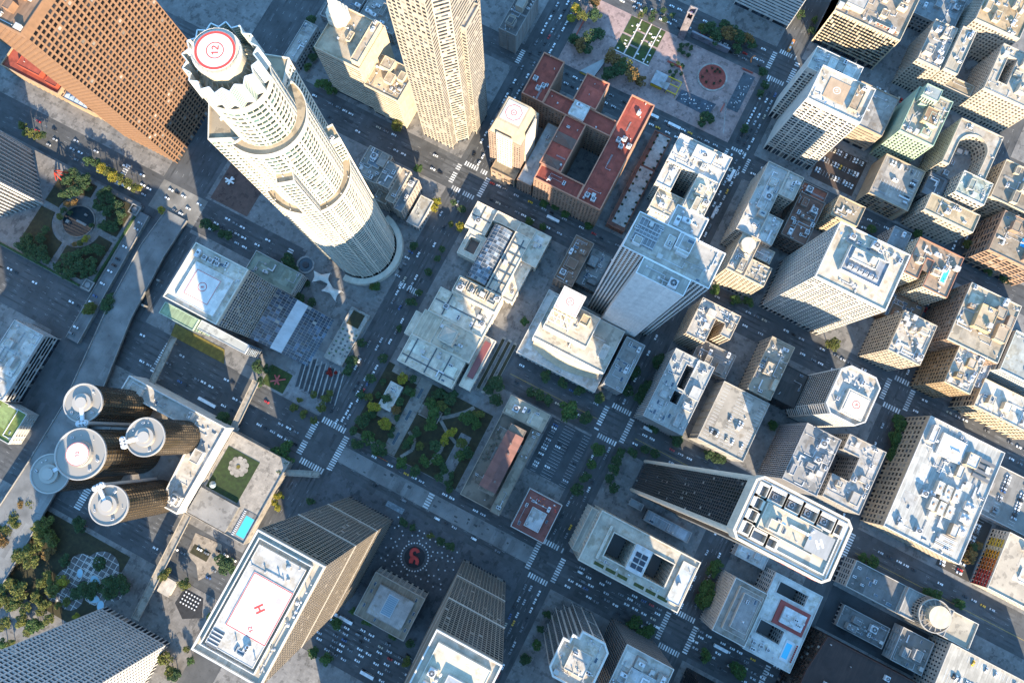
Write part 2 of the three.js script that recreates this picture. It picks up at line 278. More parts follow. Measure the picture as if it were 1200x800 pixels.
  mk('antenna', (g) => { g.box(-0.5, 0.5, 0, 0.3, -0.5, 0.5, 0.3); g.cyl(0, 0, 0.09, 0.05, 0.3, 6, 6, 0.6); for (const y of [3.5, 4.4, 5.2]) g.bar([-0.7, y, 0], [0.7, y, 0], 0.06, 0.06, 0.6); });
  mk('satellite_dish', (g) => { g.cyl(0, 0, 0.1, 0.1, 0, 1.1, 6, 0.3); for (let i = 0; i < 14; i++) { const a = i / 14 * 2 * Math.PI, b = (i + 1) / 14 * 2 * Math.PI; g.tri([0.3, 1.0, 0], [1.1 * 0.6 * 0 + 0.9 + Math.cos(a) * 0.5, 1.5 + Math.cos(a) * -0.6, Math.sin(a)], [0.9 + Math.cos(b) * 0.5, 1.5 + Math.cos(b) * -0.6, Math.sin(b)], null, 0.68); } });
}
const EQ = ['air_conditioner', 'air_conditioner', 'package_unit', 'exhaust_fan', 'exhaust_fan', 'vent_pipe', 'vent_pipe', 'vent_pipe', 'duct', 'bent_duct', 'roof_hatch', 'skylight', 'pipe_run', 'pipe_run', 'cooling_tower', 'antenna', 'satellite_dish'];
const EQR = { air_conditioner: 2, package_unit: 2.8, cooling_tower: 3.4, vent_pipe: 0.6, exhaust_fan: 1.2, duct: 4.8, bent_duct: 4.6, roof_hatch: 2.5, skylight: 1.9, pipe_run: 5.2, water_tank: 1.9, antenna: 1, satellite_dish: 1.3 };
const inPoly = (x, z, poly) => { let c = false; for (let i = 0, j = poly.length - 1; i < poly.length; j = i++) { const a = poly[i], b = poly[j]; if ((a[1] > z) !== (b[1] > z) && x < (b[0] - a[0]) * (z - a[1]) / (b[1] - a[1]) + a[0]) c = !c; } return c; };

// ---------------------------------------------------------------- a building: a group at its base, every piece a part
class Bld {
  constructor(name, label, u, v, o = {}) {
    this.g = thing(name, label, o.category ?? 'building', o.at ? o.at[0] : u, o.y ?? 0, o.at ? o.at[1] : v, o.rot ?? 0, o.group);
    this.o = [u, o.y ?? 0, v]; this.busy = []; this.n = 0;
  }
  part(name, gb, mat, parent) { return gb.build(name, mat, parent ?? this.g, this.o); }
  /* one storeyed block: walls, panes, roof slab, parapet */
  block(poly, y0, y1, st, o = {}) {
    poly = ccw(poly); const holes = (o.holes ?? []).map((h) => [...ccw(h)].reverse());
    const c = o.color ?? (Array.isArray(st) ? st[0].color : st.color) ?? C.beige, gw = new GB(), gg = new GB();
    facade(gw, gg, poly, y0, y1, st); for (const h of holes) facade(gw, gg, h, o.holeY ?? y0, y1, o.holeStyle ?? (Array.isArray(st) ? st[0] : st));
    this.part(o.name ? o.name + '_wall' : 'wall', gw, o.wallMat ?? wallM(c));
    const w = this.part(o.name ? o.name + '_windows' : 'windows', gg, o.glass ?? GLASS); if (w) w.userData.kind = 'stuff';
    if (o.roof !== false) {
      const wm = rr(0.86, 1.0), cl = rr(0.9, 1.0), rt0 = pick(['roof', 'roof', 'gravel', 'sheet']), rc = (o.roof ?? [0.45, 0.44, 0.42]).map((v, i) => +(v * wm * (i === 2 ? cl * 0.97 : i ? 0.5 + 0.5 * cl : 1)).toFixed(3)); const gr = new GB(); gr.flat(poly, y1, 1, holes); this.part(o.name ? o.name + '_roof' : 'roof', gr, M(o.roofTex ?? rt0, ...rc));
      const ph = o.ph ?? 1.1, pt = o.pt ?? 0.5;
      if (ph > 0) {
        const gp = new GB(), k = 0.98;
        for (const pl of [poly, ...holes]) {
          const inn = insetPoly(pl, pt);
          for (let i = 0; i < pl.length; i++) {
            const a = pl[i], b = pl[(i + 1) % pl.length], e = inn[i], f = inn[(i + 1) % pl.length], l = Math.hypot(b[0] - a[0], b[1] - a[1]), n = [(b[1] - a[1]) / l, 0, -(b[0] - a[0]) / l];
            gp.quad([a[0], y1, a[1]], [b[0], y1, b[1]], [b[0], y1 + ph, b[1]], [a[0], y1 + ph, a[1]], n, k);
            gp.quad([e[0], y1, e[1]], [f[0], y1, f[1]], [f[0], y1 + ph, f[1]], [e[0], y1 + ph, e[1]], [-n[0], 0, -n[2]], k);
            gp.quad([a[0], y1 + ph, a[1]], [b[0], y1 + ph, b[1]], [f[0], y1 + ph, f[1]], [e[0], y1 + ph, e[1]], [0, 1, 0], k);
          }
        }
        this.part(o.name ? o.name + '_parapet' : 'parapet', gp, wallM(o.parColor ?? c));
      }
      if (o.eq) { this.dress(poly, y1, o.holes ?? [], c, rc, o.eq); this.clutter(poly, y1, Math.round(o.eq * 1.7), o.holes, o.eqList); }
    }
    return this;
  }
  /* a plain raised volume on a roof: penthouse, stair head, plant room */
  house(name, u0, u1, v0, v1, y0, h, c = C.offwhite, roof = [0.45, 0.44, 0.42], eq = 0, ph = 0.5) {
    const gw = new GB(), st = { blank: true, bw: 5, fh: 5 }; facade(gw, gw, rect(u0, u1, v0, v1), y0, y0 + h, st);
    const w = this.part(name, gw, wallM(c)); const gr = new GB(); gr.flat(rect(u0, u1, v0, v1), y0 + h); gr.build('roof', M('roof', ...roof), w, this.o);
    if (ph > 0) { const gp = new GB(), t = 0.35, y = y0 + h; gp.box(u0, u1, y, y + ph, v0, v0 + t); gp.box(u0, u1, y, y + ph, v1 - t, v1); gp.box(u0, u0 + t, y, y + ph, v0 + t, v1 - t); gp.box(u1 - t, u1, y, y + ph, v0 + t, v1 - t); gp.build('parapet', wallM(c), w, this.o); }
    this.busy.push([(u0 + u1) / 2, (v0 + v1) / 2, Math.hypot(u1 - u0, v1 - v0) / 2 * 0.86, u0, u1, v0, v1]);
    if (eq) this.clutter(rect(u0, u1, v0, v1), y0 + h, eq, undefined, undefined, true);
    return this;
  }
  /* re-roofed patches, stair heads and plant rooms as large roofs carry them */
  dress(poly, y, holes, c, rc, eq) {
    const A = Math.abs(area2(poly)) / 2, xs = poly.map((p) => p[0]), zs = poly.map((p) => p[1]), x0 = Math.min(...xs), x1 = Math.max(...xs), z0 = Math.min(...zs), z1 = Math.max(...zs);
    const fits = (a, b, d, e, m) => [[a - m, d - m], [b + m, d - m], [b + m, e + m], [a - m, e + m], [(a + b) / 2, (d + e) / 2]].every(([u, v]) => inPoly(u, v, poly)) && !holes.some((h) => h.some((p) => p[0] > a - 3 && p[0] < b + 3 && p[1] > d - 3 && p[1] < e + 3) || inPoly((a + b) / 2, (d + e) / 2, h)) && !this.busy.some((q) => q.length > 3 ? a < q[4] + 1 && b > q[3] - 1 && d < q[6] + 1 && e > q[5] - 1 : Math.hypot((a + b) / 2 - q[0], (d + e) / 2 - q[1]) < q[2] + 3);
    const np = Math.min(4, Math.round(A / 350)); for (let t = 0, k = 0; t < 40 && k < np; t++) { const w = rr(5, 16), h = rr(5, 18), a = rr(x0 + 1, x1 - w), d = rr(z0 + 1, z1 - h); if (!fits(a, a + w, d, d + h, 0.7)) continue; const q = rr(0.72, 1.3), g = new GB(); g.flat(rect(a, a + w, d, d + h), y + 0.03 + k * 0.02); this.part('roof_patch', g, M('roof', ...rc.map((v) => +Math.min(0.7, v * q).toFixed(3)))); k++; }
    if (eq < 8 || A < 380) return; const n = Math.min(4, 1 + Math.floor(A / 650));
    for (let t = 0, k = 0; t < 60 && k < n; t++) { const w = rr(3.5, 9), h = rr(3.5, 12), a = rr(x0 + 1.5, x1 - w), d = rr(z0 + 1.5, z1 - h); if (!fits(a, a + w, d, d + h, 1.2)) continue; const tone = rr(0.85, 1.15), rt = rr(0.75, 1.25); this.house(pick(['plant_room', 'stair_head', 'lift_house']), a, a + w, d, d + h, y, rr(2.4, 5.2), c.map((v) => +Math.min(0.68, v * tone).toFixed(3)), rc.map((v) => +Math.min(0.68, v * rt).toFixed(3)), rnd() < 0.5 ? 2 : 0, rr(0.15, 0.6)); k++; }
  }
  put(kind, u, v, y, rot = 0, s = 1) { const m = mesh(kind, kit[kind], METAL, this.g); m.position.set(u - this.o[0], y - this.o[1], v - this.o[2]); m.rotation.y = rot; m.scale.setScalar(s); this.busy.push([u, v, EQR[kind] * s]); return m; }
  clutter(poly, y, n, holes = [], list = EQ, inner = false) {
    const xs = poly.map((p) => p[0]), zs = poly.map((p) => p[1]), x0 = Math.min(...xs), x1 = Math.max(...xs), z0 = Math.min(...zs), z1 = Math.max(...zs), mine = [];
    for (let t = 0, k = 0; t < n * 30 && k < n; t++) {
      const kind = pick(list), r = EQR[kind], u = rr(x0 + r * 0.8, x1 - r * 0.8), v = rr(z0 + r * 0.8, z1 - r * 0.8); if (!(x1 - x0 > 2 * r && z1 - z0 > 2 * r)) continue;
      const ok = [[0, 0], [r, 0], [-r, 0], [0, r], [0, -r]].every(([a, b]) => inPoly(u + a, v + b, poly) && !holes.some((h) => inPoly(u + a, v + b, h)));
      const near = (b) => b.length > 3 ? u > b[3] - r && u < b[4] + r && v > b[5] - r && v < b[6] + r : Math.hypot(u - b[0], v - b[1]) < b[2] * 0.75 + r * 0.75;
      if (!ok || (inner ? mine : this.busy).some(near)) continue;
      const s = rr(0.75, 1.25); this.put(kind, u, v, y, pick([0, 1, 2, 3]) * Math.PI / 2, s);
      const near2 = mine.find((m) => Math.hypot(m[0] - u, m[1] - v) < 16);
      if (near2 && rnd() < 0.55 && EQR[kind] < 4) { const c = [near2[0], v]; let okp = true; for (let q = 0; q <= 8; q++) { const f = q / 8, a = [u + (c[0] - u) * f, v], b2 = [c[0], v + (near2[1] - v) * f]; for (const p of [a, b2]) if (!inPoly(p[0], p[1], poly) || holes.some((h) => inPoly(p[0], p[1], h)) || this.busy.some((z) => z.length > 3 && p[0] > z[3] && p[0] < z[4] && p[1] > z[5] && p[1] < z[6])) okp = false; } if (okp) { const g = new GB(), w = rr(0.16, 0.5), tn = rr(0.25, 0.6); g.bar([u, y + 0.35, v], [c[0], y + 0.35, c[1]], w, w, tn); g.bar([c[0], y + 0.35, c[1]], [near2[0], y + 0.35, near2[1]], w, w, tn); this.part('pipe', g, METAL); } }
      mine.push([u, v, r * s]); k++;
    }
    return this;
  }
  helipad(u, v, y, hw, hv, o = {}) {           // a painted landing pad: sheet, border, ring, number
    const g = new GB(), rd = plain(o.red ?? [0.42, 0.05, 0.04]); const h = new THREE.Group(); h.name = 'helipad'; this.g.add(h);
    if (o.round) g.cyl(u, v, hw, hw, y, y + 0.5, 40, 1); else g.box(u - hw, u + hw, y, y + 0.35, v - hv, v + hv);
    g.build('deck', M('wall', ...(o.deck ?? [0.72, 0.70, 0.66])), h, this.o); const top = y + (o.round ? 0.5 : 0.35) + 0.03;
    const b = new GB(), t = o.line ?? 0.6;
    if (o.border === 'ring') b.ring(u, v, hw - t * 1.6, hw - 0.1, top, 48); else if (o.border !== false) { const i = o.inset ?? 0.6, U = hw - i, V = hv - i; b.flat([[u - U, v - V], [u + U, v - V], [u + U, v + V], [u - U, v + V]], top, 1, [[[u - U + t, v - V + t], [u + U - t, v - V + t], [u + U - t, v + V - t], [u - U + t, v + V - t]]]); }
    b.build('border', rd, h, this.o);
    if (o.ring) { const r = new GB(); r.ring(u, v, o.ring - 0.5, o.ring, top + 0.004, 36); r.build('ring', rd, h, this.o); }
    if (o.text) flatText('number', o.text, o.size ?? 3, o.textMat ?? rd, h, u - this.o[0] + (o.tu ?? 0), top - this.o[1] + 0.01, v - this.o[2] + (o.tv ?? 0), (o.ang ?? 117.5) * Math.PI / 180);
    this.busy.push([u, v, 0, u - hw, u + hw, v - hv, v + hv]);
    return h;
  }
}
const building = (name, label, u0, u1, v0, v1, o) => new Bld(name, label, (u0 + u1) / 2, (v0 + v1) / 2, o);
// facade styles
const S = {
  punched: { bw: 3.9, pw: 1.35, sh: 1.4, mid: 0.16, fh: 3.7, d: 0.3, sd: 0.05, base: 5, cap: 2 },
  small: { bw: 3.5, pw: 1.2, sh: 1.3, fh: 3.7, d: 0.28, sd: 0.04, base: 4.5, cap: 1.8 },
  piers: { bw: 4.2, pw: 1.4, sh: 1.2, fh: 3.7, d: 0.5, sd: 0.22, base: 6, cap: 3 },
  bands: { bw: 3, pw: 0, sh: 1.8, fh: 3.9, d: 0.3, sd: 0, base: 5, cap: 2 },
  fins: { bw: 1.7, pw: 0.6, sh: 1.0, fh: 3.9, d: 0.9, sd: 0.7, base: 5, cap: 2 },
  curtain: { bw: 1.6, pw: 0.18, sh: 0.5, fh: 3.9, d: 0.22, sd: 0.08, base: 6, cap: 1.5, blinds: 0.05 },
  deck: { bw: 7, pw: 0.8, sh: 1.3, fh: 3.2, d: 3.2, sd: 0.1, base: 0, cap: 1.2, tint: [0.42, 0.415, 0.405], blinds: 0, even: true },
  blank: { blank: true },
};
const sty = (base, o) => ({ ...S[base], ...o });

// ================================================================ the tall towers
reseed(1);
{ // round tower with the star crown
  const cx = -193, cz = -90, b = new Bld('round_tower', 'tall round cream tower with stepped terraces, star-shaped glass crown and round helipad', cx, cz, { category: 'tower' });
  const col = [0.64, 0.60, 0.51], st = sty('piers', { bw: 2.9, pw: 0.28, sh: 1.55, fh: 4.1, d: 0.4, sd: 0.1, base: 9, cap: 2.4, tint: [0.022, 0.040, 0.038], blinds: 0.07, color: col, gap: 3, gpw: 1.9 });
  const rc = [0.50, 0.42, 0.31], rib = (y0) => [0, 1, 2, 3].map((k) => ({ ...st, gap: 0, bw: 99, base: y0 ? 0 : 9, pw: k ? 0.26 : 1.9 }));
  const cyl = (r, y0, y1, n, name) => b.block(circle(cx, cz, r, n, Math.PI / n), y0, y1, rib(y0), { roof: rc, roofTex: 'gravel', color: col, name, ph: 1.3 });
  cyl(28.2, 0, 172, 60, 'lower_drum'); cyl(17.6, 172, 288, 36, 'upper_drum');
  { const pts = []; for (let i = 0; i <= 26; i++) { const a = (-80 + 185 * i / 26) * Math.PI / 180; pts.push([cx + 23.2 * Math.cos(a), cz + 23.2 * Math.sin(a)]); } pts.push([cx, cz + 8], [cx, cz - 8]); b.block(pts, 172, 250, rib(1), { roof: rc, roofTex: 'gravel', color: col, name: 'middle_drum', ph: 1.3 }); }
  const wing = (a, r, w, y1) => { a *= Math.PI / 180; const c = Math.cos(a), s = Math.sin(a), P = (l, t) => [cx + l * c - t * s, cz + l * s + t * c]; b.block([P(8, -w), P(r, -w), P(r, w), P(8, w)], 0, y1, st, { roof: rc, roofTex: 'gravel', color: col, name: 'wing', ph: 1.3 }); for (let i = 0; i < 3; i++) { const p = P(rr(19, r - 3), rr(-w * 0.6, w * 0.6)); b.put(pick(['air_conditioner', 'exhaust_fan', 'vent_pipe']), p[0], p[1], y1, rr(0, 6)); } };
  wing(150, 30, 11.5, 247); wing(252, 30, 9.5, 256); wing(52, 28.8, 5, 226); wing(303, 29, 5, 200); wing(200, 29.6, 10.5, 232);
  for (const [r, y, n] of [[26.7, 172, 14]]) for (let i = 0; i < n; i++) { const a = i / n * 6.283 + 0.1; b.put('vent_pipe', cx + r * Math.cos(a), cz + r * Math.sin(a), y); }
  // crown: a star-shaped screen of glass facets with white ribs, open on top
  const N = 16, g = new GB(), gr = new GB(), glass = [];
  const SP = (i, y, k = 1) => { const a = (i / (2 * N)) * 2 * Math.PI, r = (i % 2 ? 15.4 : 18) * k; return [cx + r * Math.cos(a), y, cz + r * Math.sin(a)]; };
  for (let i = 0; i < 2 * N; i++) {
    const a = SP(i, 289.6), c = SP(i + 1, 289.6), a2 = SP(i, 304, 0.96), c2 = SP(i + 1, 304, 0.96), mix = (p, q, t) => p.map((v, k) => v + (q[k] - v) * t);
    if (i % 2) { const gl = new GB(); glass.push(gl); for (let k = 0; k < 9; k++) { const t0 = k / 9 + 0.012, t1 = (k + 1) / 9 - 0.02; gl.quad(mix(a, a2, t0), mix(c, c2, t0), mix(c, c2, t1), mix(a, a2, t1), null, [0.16, 0.25, 0.21]); } g.quad(mix(a, a2, 0), mix(c, c2, 0), mix(c, c2, 0.012), mix(a, a2, 0.012), null, 1); for (let k = 1; k <= 9; k++) g.quad(mix(a, a2, k / 9 - 0.02), mix(c, c2, k / 9 - 0.02), mix(c, c2, Math.min(1, k / 9 + 0.012)), mix(a, a2, Math.min(1, k / 9 + 0.012)), null, 1); }
    else g.quad(a, c, c2, a2, null, rr(0.95, 1.02));
    gr.bar(SP(i, 304.2, 0.96), SP(i + 1, 304.2, 0.96), 0.5, 0.6); gr.bar(SP(i, 289.4, 1), SP(i, 304, 0.96), 0.35, 0.35);
  }
  const crown = b.part('crown', g, wallM([0.72, 0.70, 0.62])); gr.build('rib', plain([0.62, 0.64, 0.62], { roughness: 0.4, metalness: 0.3 }), crown, b.o); for (const q of glass) q.build('crown_glass', M('glass', 1, 1, 1, { roughness: 0.2 }), crown, b.o);
  const fl = new GB(); fl.cyl(cx, cz, 13.4, 13.4, 288, 294, 40, [0.42, 0.36, 0.27]); for (let i = 0; i < 28; i++) { const a = i / 28 * 6.283; fl.bar([cx + 10.5 * Math.cos(a), 300, cz + 10.5 * Math.sin(a)], [cx + 13.6 * Math.cos(a), 294.4, cz + 13.6 * Math.sin(a)], 0.3, 0.5, [0.5, 0.42, 0.3]); }
  b.part('crown_floor', fl, METAL); const dr = new GB(); dr.cyl(cx, cz, 10.2, 10.2, 292, 307, 40, [0.44, 0.38, 0.28]); dr.cyl(cx, cz, 11.2, 11.2, 307, 308.2, 40, [0.5, 0.45, 0.36]); b.part('helipad_drum', dr, METAL);
  b.helipad(cx, cz, 309.4, 9.2, 9.2, { round: true, border: 'ring', line: 0.8, ring: 4.0, text: '12', size: 3.2, deck: [0.66, 0.64, 0.61] });
  const rl = new GB(); for (let i = 0; i < 32; i++) { const a = i / 32 * 6.283, c2 = (i + 1) / 32 * 6.283; rl.bar([cx + 11 * Math.cos(a), 308.2, cz + 11 * Math.sin(a)], [cx + 10.9 * Math.cos(a), 309.8, cz + 10.9 * Math.sin(a)], 0.12, 0.12, 0.5); rl.bar([cx + 10.9 * Math.cos(a), 309.4, cz + 10.9 * Math.sin(a)], [cx + 10.9 * Math.cos(c2), 309.4, cz + 10.9 * Math.sin(c2)], 0.12, 0.12, 0.5); } b.part('railing', rl, METAL);
  const bs = new GB(); bs.ring(cx, cz, 29.7, 35, 6, 60, 0.9, -1.4, 1.6); for (let i = 0; i < 60; i++) { const a = -1.4 + 3 * i / 60, c2 = -1.4 + 3 * (i + 1) / 60, P = (t, y) => [cx + 35 * Math.cos(t), y, cz + 35 * Math.sin(t)]; bs.quad(P(a, 0.2), P(c2, 0.2), P(c2, 6.6), P(a, 6.6), null, 0.95); } b.part('base_ring', bs, wallM(col));
}
{ // brown granite tower
  const [u0, u1, v0, v1] = [-437, -381, -164, -80], b = building('granite_tower', 'huge brown granite tower with deep square windows, half in shade', u0, u1, v0, v1, { category: 'tower' });
  const st = { bw: 4.2, pw: 1.3, sh: 1.35, fh: 4.15, d: 0.5, sd: 0.04, base: 6, cap: 5, color: [0.25, 0.145, 0.085], tint: T_BLACK, blinds: 0.04 };
  b.block([[u0, v0 + 20], [u0 + 30, v0], [u1, v0], [u1, v1], [u0, v1]], 0, 198, st, { roof: [0.3, 0.2, 0.14], eq: 12, ph: 2 });
  b.house('plant_room', -425, -392, -140, -100, 198, 6, C.granite, [0.3, 0.22, 0.16], 4);
}
{ // tall twin-textured tower beyond the park corner
  const b = building('bay_windowed_tower', 'tall pale granite tower with checkered small windows and banded bays, roof out of view', -193, -161, -270, -207, { category: 'tower' });
  const a = sty('punched', { bw: 3.6, pw: 1.0, sh: 1.4, fh: 3.9, mid: 0, color: [0.40, 0.36, 0.30], cap: 3 }), c = sty('bands', { bw: 2.2, sh: 1.5, fh: 3.9, color: [0.40, 0.36, 0.30], tint: T_DARK });
  b.block([[-196, -266], [-166, -266], [-158, -258], [-158, -222], [-166, -214], [-166, -207], [-196, -207]], 0, 212, [c, c, c, c, c, a, a], { eq: 8, name: 'main', color: a.color });
  b.block([[-202, -256], [-196, -256], [-196, -213], [-202, -213]], 0, 178, { ...a, color: a.color }, { name: 'side', color: a.color, roof: [0.2, 0.19, 0.18] });
  b.block([[-158, -250], [-154, -250], [-154, -230], [-158, -230]], 0, 160, { ...c, color: a.color }, { name: 'bay', color: a.color });
}
{ // white cross-shaped tower
  const b = building('white_cross_tower', 'tall white tower with blank ribbed wall, black striped corners and blue-grey roof', 6, 64, -172, -122, { category: 'tower' });
  const wh = [0.79, 0.79, 0.78], fin = sty('fins', { bw: 2.6, pw: 1.1, sh: 0.5, fh: 3.9, d: 1.4, sd: 1.2, tint: T_BLACK, blinds: 0.02, color: wh, cap: 1 }), rib = { blank: true, bw: 2.2, fh: 40, color: wh };
  const rf = [0.46, 0.445, 0.42];
  b.block(rect(6.5, 64, -158, -133.5), 0, 189, [fin, sty('bands', { color: wh, sh: 1.6 }), fin, { blank: true, bw: 6, fh: 8, color: wh }], { name: 'main', color: wh, roof: rf, eq: 10, ph: 0.8 });
  b.block(rect(21, 52.5, -133.5, -122.4), 0, 189, [rib, fin, rib, fin], { name: 'bay', color: wh, roof: rf, eq: 3, ph: 0.8 });
  b.block(rect(25, 46, -172.5, -158), 0, 189, rib, { name: 'rear_bay', color: wh, roof: rf, eq: 4, ph: 0.8 });
  const g = new GB(); for (let i = 0; i < 15; i++) { const u = 22 + i * 2.05; g.box(u - 0.18, u + 0.18, 1, 95, -122.4, -122.1, 0.97); } b.part('wall_ribs', g, wallM(wh));
  const p = new GB(); p.box(9, 24, 189.05, 189.4, -156, -139, 0.2); for (let i = 0; i <= 6; i++) p.box(9 + i * 2.4, 9.5 + i * 2.4, 189.4, 190.2, -156, -139, 0.3); for (let i = 0; i < 4; i++) p.box(9, 24, 190.2, 190.6, -155.6 + i * 5.2, -155 + i * 5.2, 0.36); b.part('louvre_well', p, METAL); b.busy.push([16, -148, 10, 8, 25, -157, -138]);
  b.house('plant_room', 34, 44, -156, -146, 189, 5, wh, rf, 0);
}
{ // black glass tower with white frame
  const [u0, u1, v0, v1] = [107.7, 155.6, -39.2, -7.7], b = building('black_glass_tower', 'very tall black glass tower with white frame and open cooling wells on its roof', u0, u1, v0, v1, { category: 'tower' });
  const wh = [0.62, 0.55, 0.45], c = 1.6, blk = sty('curtain', { bw: 1.75, pw: 0.35, sh: 0.75, fh: 3.9, d: 0.3, sd: 0.12, tint: T_BLACK, blinds: 0.03, color: [0.055, 0.048, 0.042], base: 12, cap: 4 });
  const main = rect(u0 + c, u1 - c, v0 + c, v1 - c); b.block(main, 0, 261, blk, { color: blk.color, roof: false });
  for (const [a, d] of [[u0 + 1, v0 + 1], [u1 - 4, v0 + 1], [u0 + 1, v1 - 4], [u1 - 4, v1 - 4]]) { const g = new GB(); g.prism([[a, d + 1], [a + 1, d], [a + 2, d], [a + 3, d + 1], [a + 3, d + 2], [a + 2, d + 3], [a + 1, d + 3], [a, d + 2]], 0, 262); b.part('corner_column', g, wallM(wh)); }
    const o = [[u0, v0 + 3], [u0 + 3, v0], [u1 - 3, v0], [u1, v0 + 3], [u1, v1 - 3], [u1 - 3, v1], [u0 + 3, v1], [u0, v1 - 3]];
  const cap = { blank: true, bw: 4, fh: 7, color: wh };
  const wells = []; for (let i = 0; i < 4; i++) wells.push(rect(u0 + 8.5 + i * 8, u0 + 15.5 + i * 8, v0 + 3.4, v0 + 8.6)); for (let i = 0; i < 4; i++) wells.push(rect(u0 + 3.4, u0 + 7, v0 + 4 + i * 6, v0 + 9.2 + i * 6)); wells.push(rect(u0 + 8.5, u0 + 15, v1 - 7.5, v1 - 4), rect(u0 + 16, u0 + 20, v1 - 7.5, v1 - 4), rect(u1 - 7, u1 - 3.6, v0 + 3.4, v0 + 8.6));
  b.block(o, 261.4, 270, cap, { name: 'cap', color: wh, holes: wells, holeStyle: { blank: true, bw: 9, fh: 9 }, holeY: 266.5, ph: 1.2, pt: 1.1, roof: [0.62, 0.58, 0.51] });
  { const g = new GB(); for (const w of wells) g.flat(w, 266.5, 0.4); b.part('well_floor', g, METAL); }
  for (let i = 0; i < 4; i++) b.put('cooling_tower', u0 + 12 + i * 8, v0 + 6, 266.6, 0, i ? 0.62 : 0.5);
  for (let k = 0; k < 2; k++) { const g = new GB(), t = 0.5, q = k * 1.9 + 1.7; const [a, bb, d, e] = [u0 + q, u1 - q, v0 + q, v1 - q], y = 270, h = 0.6 + k * 0.5; g.box(a, bb, y, y + h, d, d + t); g.box(a, bb, y, y + h, e - t, e); g.box(a, a + t, y, y + h, d + t, e - t); g.box(bb - t, bb, y, y + h, d + t, e - t); b.part('roof_rim', g, wallM([0.68, 0.66, 0.62])); }
  b.house('roof_terrace', u0 + 9, u1 - 12, v0 + 10, v1 - 9, 270, 1.2, wh, [0.58, 0.50, 0.38], 9, 0.6);
  b.house('plant_room', u0 + 12, u0 + 17, v0 + 16, v0 + 21, 271.2, 3.5, wh, [0.55, 0.45, 0.32]);
  b.helipad(u1 - 11, (v0 + v1) / 2 + 0.5, 271.6, 5.6, 5.2, { deck: [0.32, 0.32, 0.315], red: [0.8, 0.8, 0.78], border: false, text: 'H', size: 4, ang: 40 });
  const sg = new THREE.Group(); sg.name = 'sign'; b.g.add(sg); const red = plain([0.5, 0.03, 0.03]); const t = mesh('letters', textGeo('AON', 7), red, sg); t.position.set(u1 - 12 - b.o[0], 262, v1 + 0.06 - b.o[2]);
}
const travertine = [0.52, 0.48, 0.42];
function ribbedTower(name, label, u0, u1, v0, v1, h) {
  const b = building(name, label, u0, u1, v0, v1, { category: 'tower' });
  const st = sty('fins', { bw: 2.6, pw: 0.42, sh: 0.85, fh: 3.95, d: 0.14, sd: 0.03, base: 10, cap: 3.5, color: [0.275, 0.235, 0.185], tint: T_BLACK, blinds: 0.04, group: 17 });
  b.block(rect(u0, u1, v0, v1), 0, h, st, { color: st.color, roof: travertine, ph: 1.4, pt: 0.9, parColor: [0.6, 0.58, 0.54] });
  for (let k = 1; k < 3; k++) { const y = h * k / 3, g = new GB(); g.box(u0 - 0.25, u1 + 0.25, y, y + 2.2, v0 - 0.25, v0 + 0.05); g.box(u0 - 0.25, u1 + 0.25, y, y + 2.2, v1 - 0.05, v1 + 0.25); g.box(u0 - 0.25, u0 + 0.05, y, y + 2.2, v0 + 0.05, v1 - 0.05); g.box(u1 - 0.05, u1 + 0.25, y, y + 2.2, v0 + 0.05, v1 - 0.05); b.part('floor_band', g, wallM([0.5, 0.47, 0.42])); }
  return b;
}
{
  const [u0, u1, v0, v1, h] = [-97.6, -56, 104, 172.3, 213], b = ribbedTower('ribbed_tower', 'tall brown ribbed tower with white roof and rectangular red-bordered H helipad', u0, u1, v0, v1, h);
  const g = new GB(); g.box(u0 + 3.4, u1 - 6, h, h + 2.4, v0 + 3, v0 + 3.4); g.box(u0 + 3, u0 + 3.4, h, h + 2.4, v0 + 3, v1 - 5); g.box(u1 - 6.4, u1 - 6, h, h + 2.4, v0 + 3.4, v1 - 5); g.box(u0 + 3, u1 - 6, h, h + 2.4, v1 - 5, v1 - 4.6); b.part('screen_wall', g, wallM([0.66, 0.65, 0.62]));
  b.house('roof_deck', u0 + 5, u1 - 8, v0 + 6, v1 - 7, h, 2.2, [0.56, 0.54, 0.5], [0.52, 0.50, 0.46], 0, 0.2);
  b.busy.length = 0; b.helipad((u0 + u1) / 2 + 1, 138, h + 2.2, 12, 15, { inset: 0.2, line: 0.45, text: 'H', size: 5, ang: 90 + 52, deck: [0.60, 0.59, 0.57] });
  const pit = new GB(); pit.box(u0 + 6, u0 + 12, h + 2.25, h + 2.5, 157, 166, 0.1); for (let i = 0; i < 4; i++) pit.box(u0 + 6, u0 + 12, h + 2.5, h + 2.9, 158 + i * 2, 158.5 + i * 2, 0.5); b.part('crane_pit', pit, METAL); b.busy.push([u0 + 9, 161, 6]);
  flatText('roof_lettering', '12', 2.1, plain([0.42, 0.05, 0.04]), b.g, -12 + (u0 + u1) / 2 + 14 - b.o[0], h + 2.62, 149 - b.o[2], 142 * Math.PI / 180); { const q = new GB(); q.flat(rect(-70, -67.4, 129, 131.6), h + 2.6); b.part('pink_square', q, plain([0.6, 0.34, 0.33])); }
  b.clutter(rect(u0 + 5, u1 - 8, v0 + 6, v1 - 7), h + 2.25, 12, [], ['vent_pipe', 'exhaust_fan', 'skylight', 'pipe_run', 'vent_pipe', 'air_conditioner']); b.clutter(rect(u1 - 5.6, u1 - 1, v0 + 2, v1 - 2), h, 14, [], ['vent_pipe', 'exhaust_fan']);
}
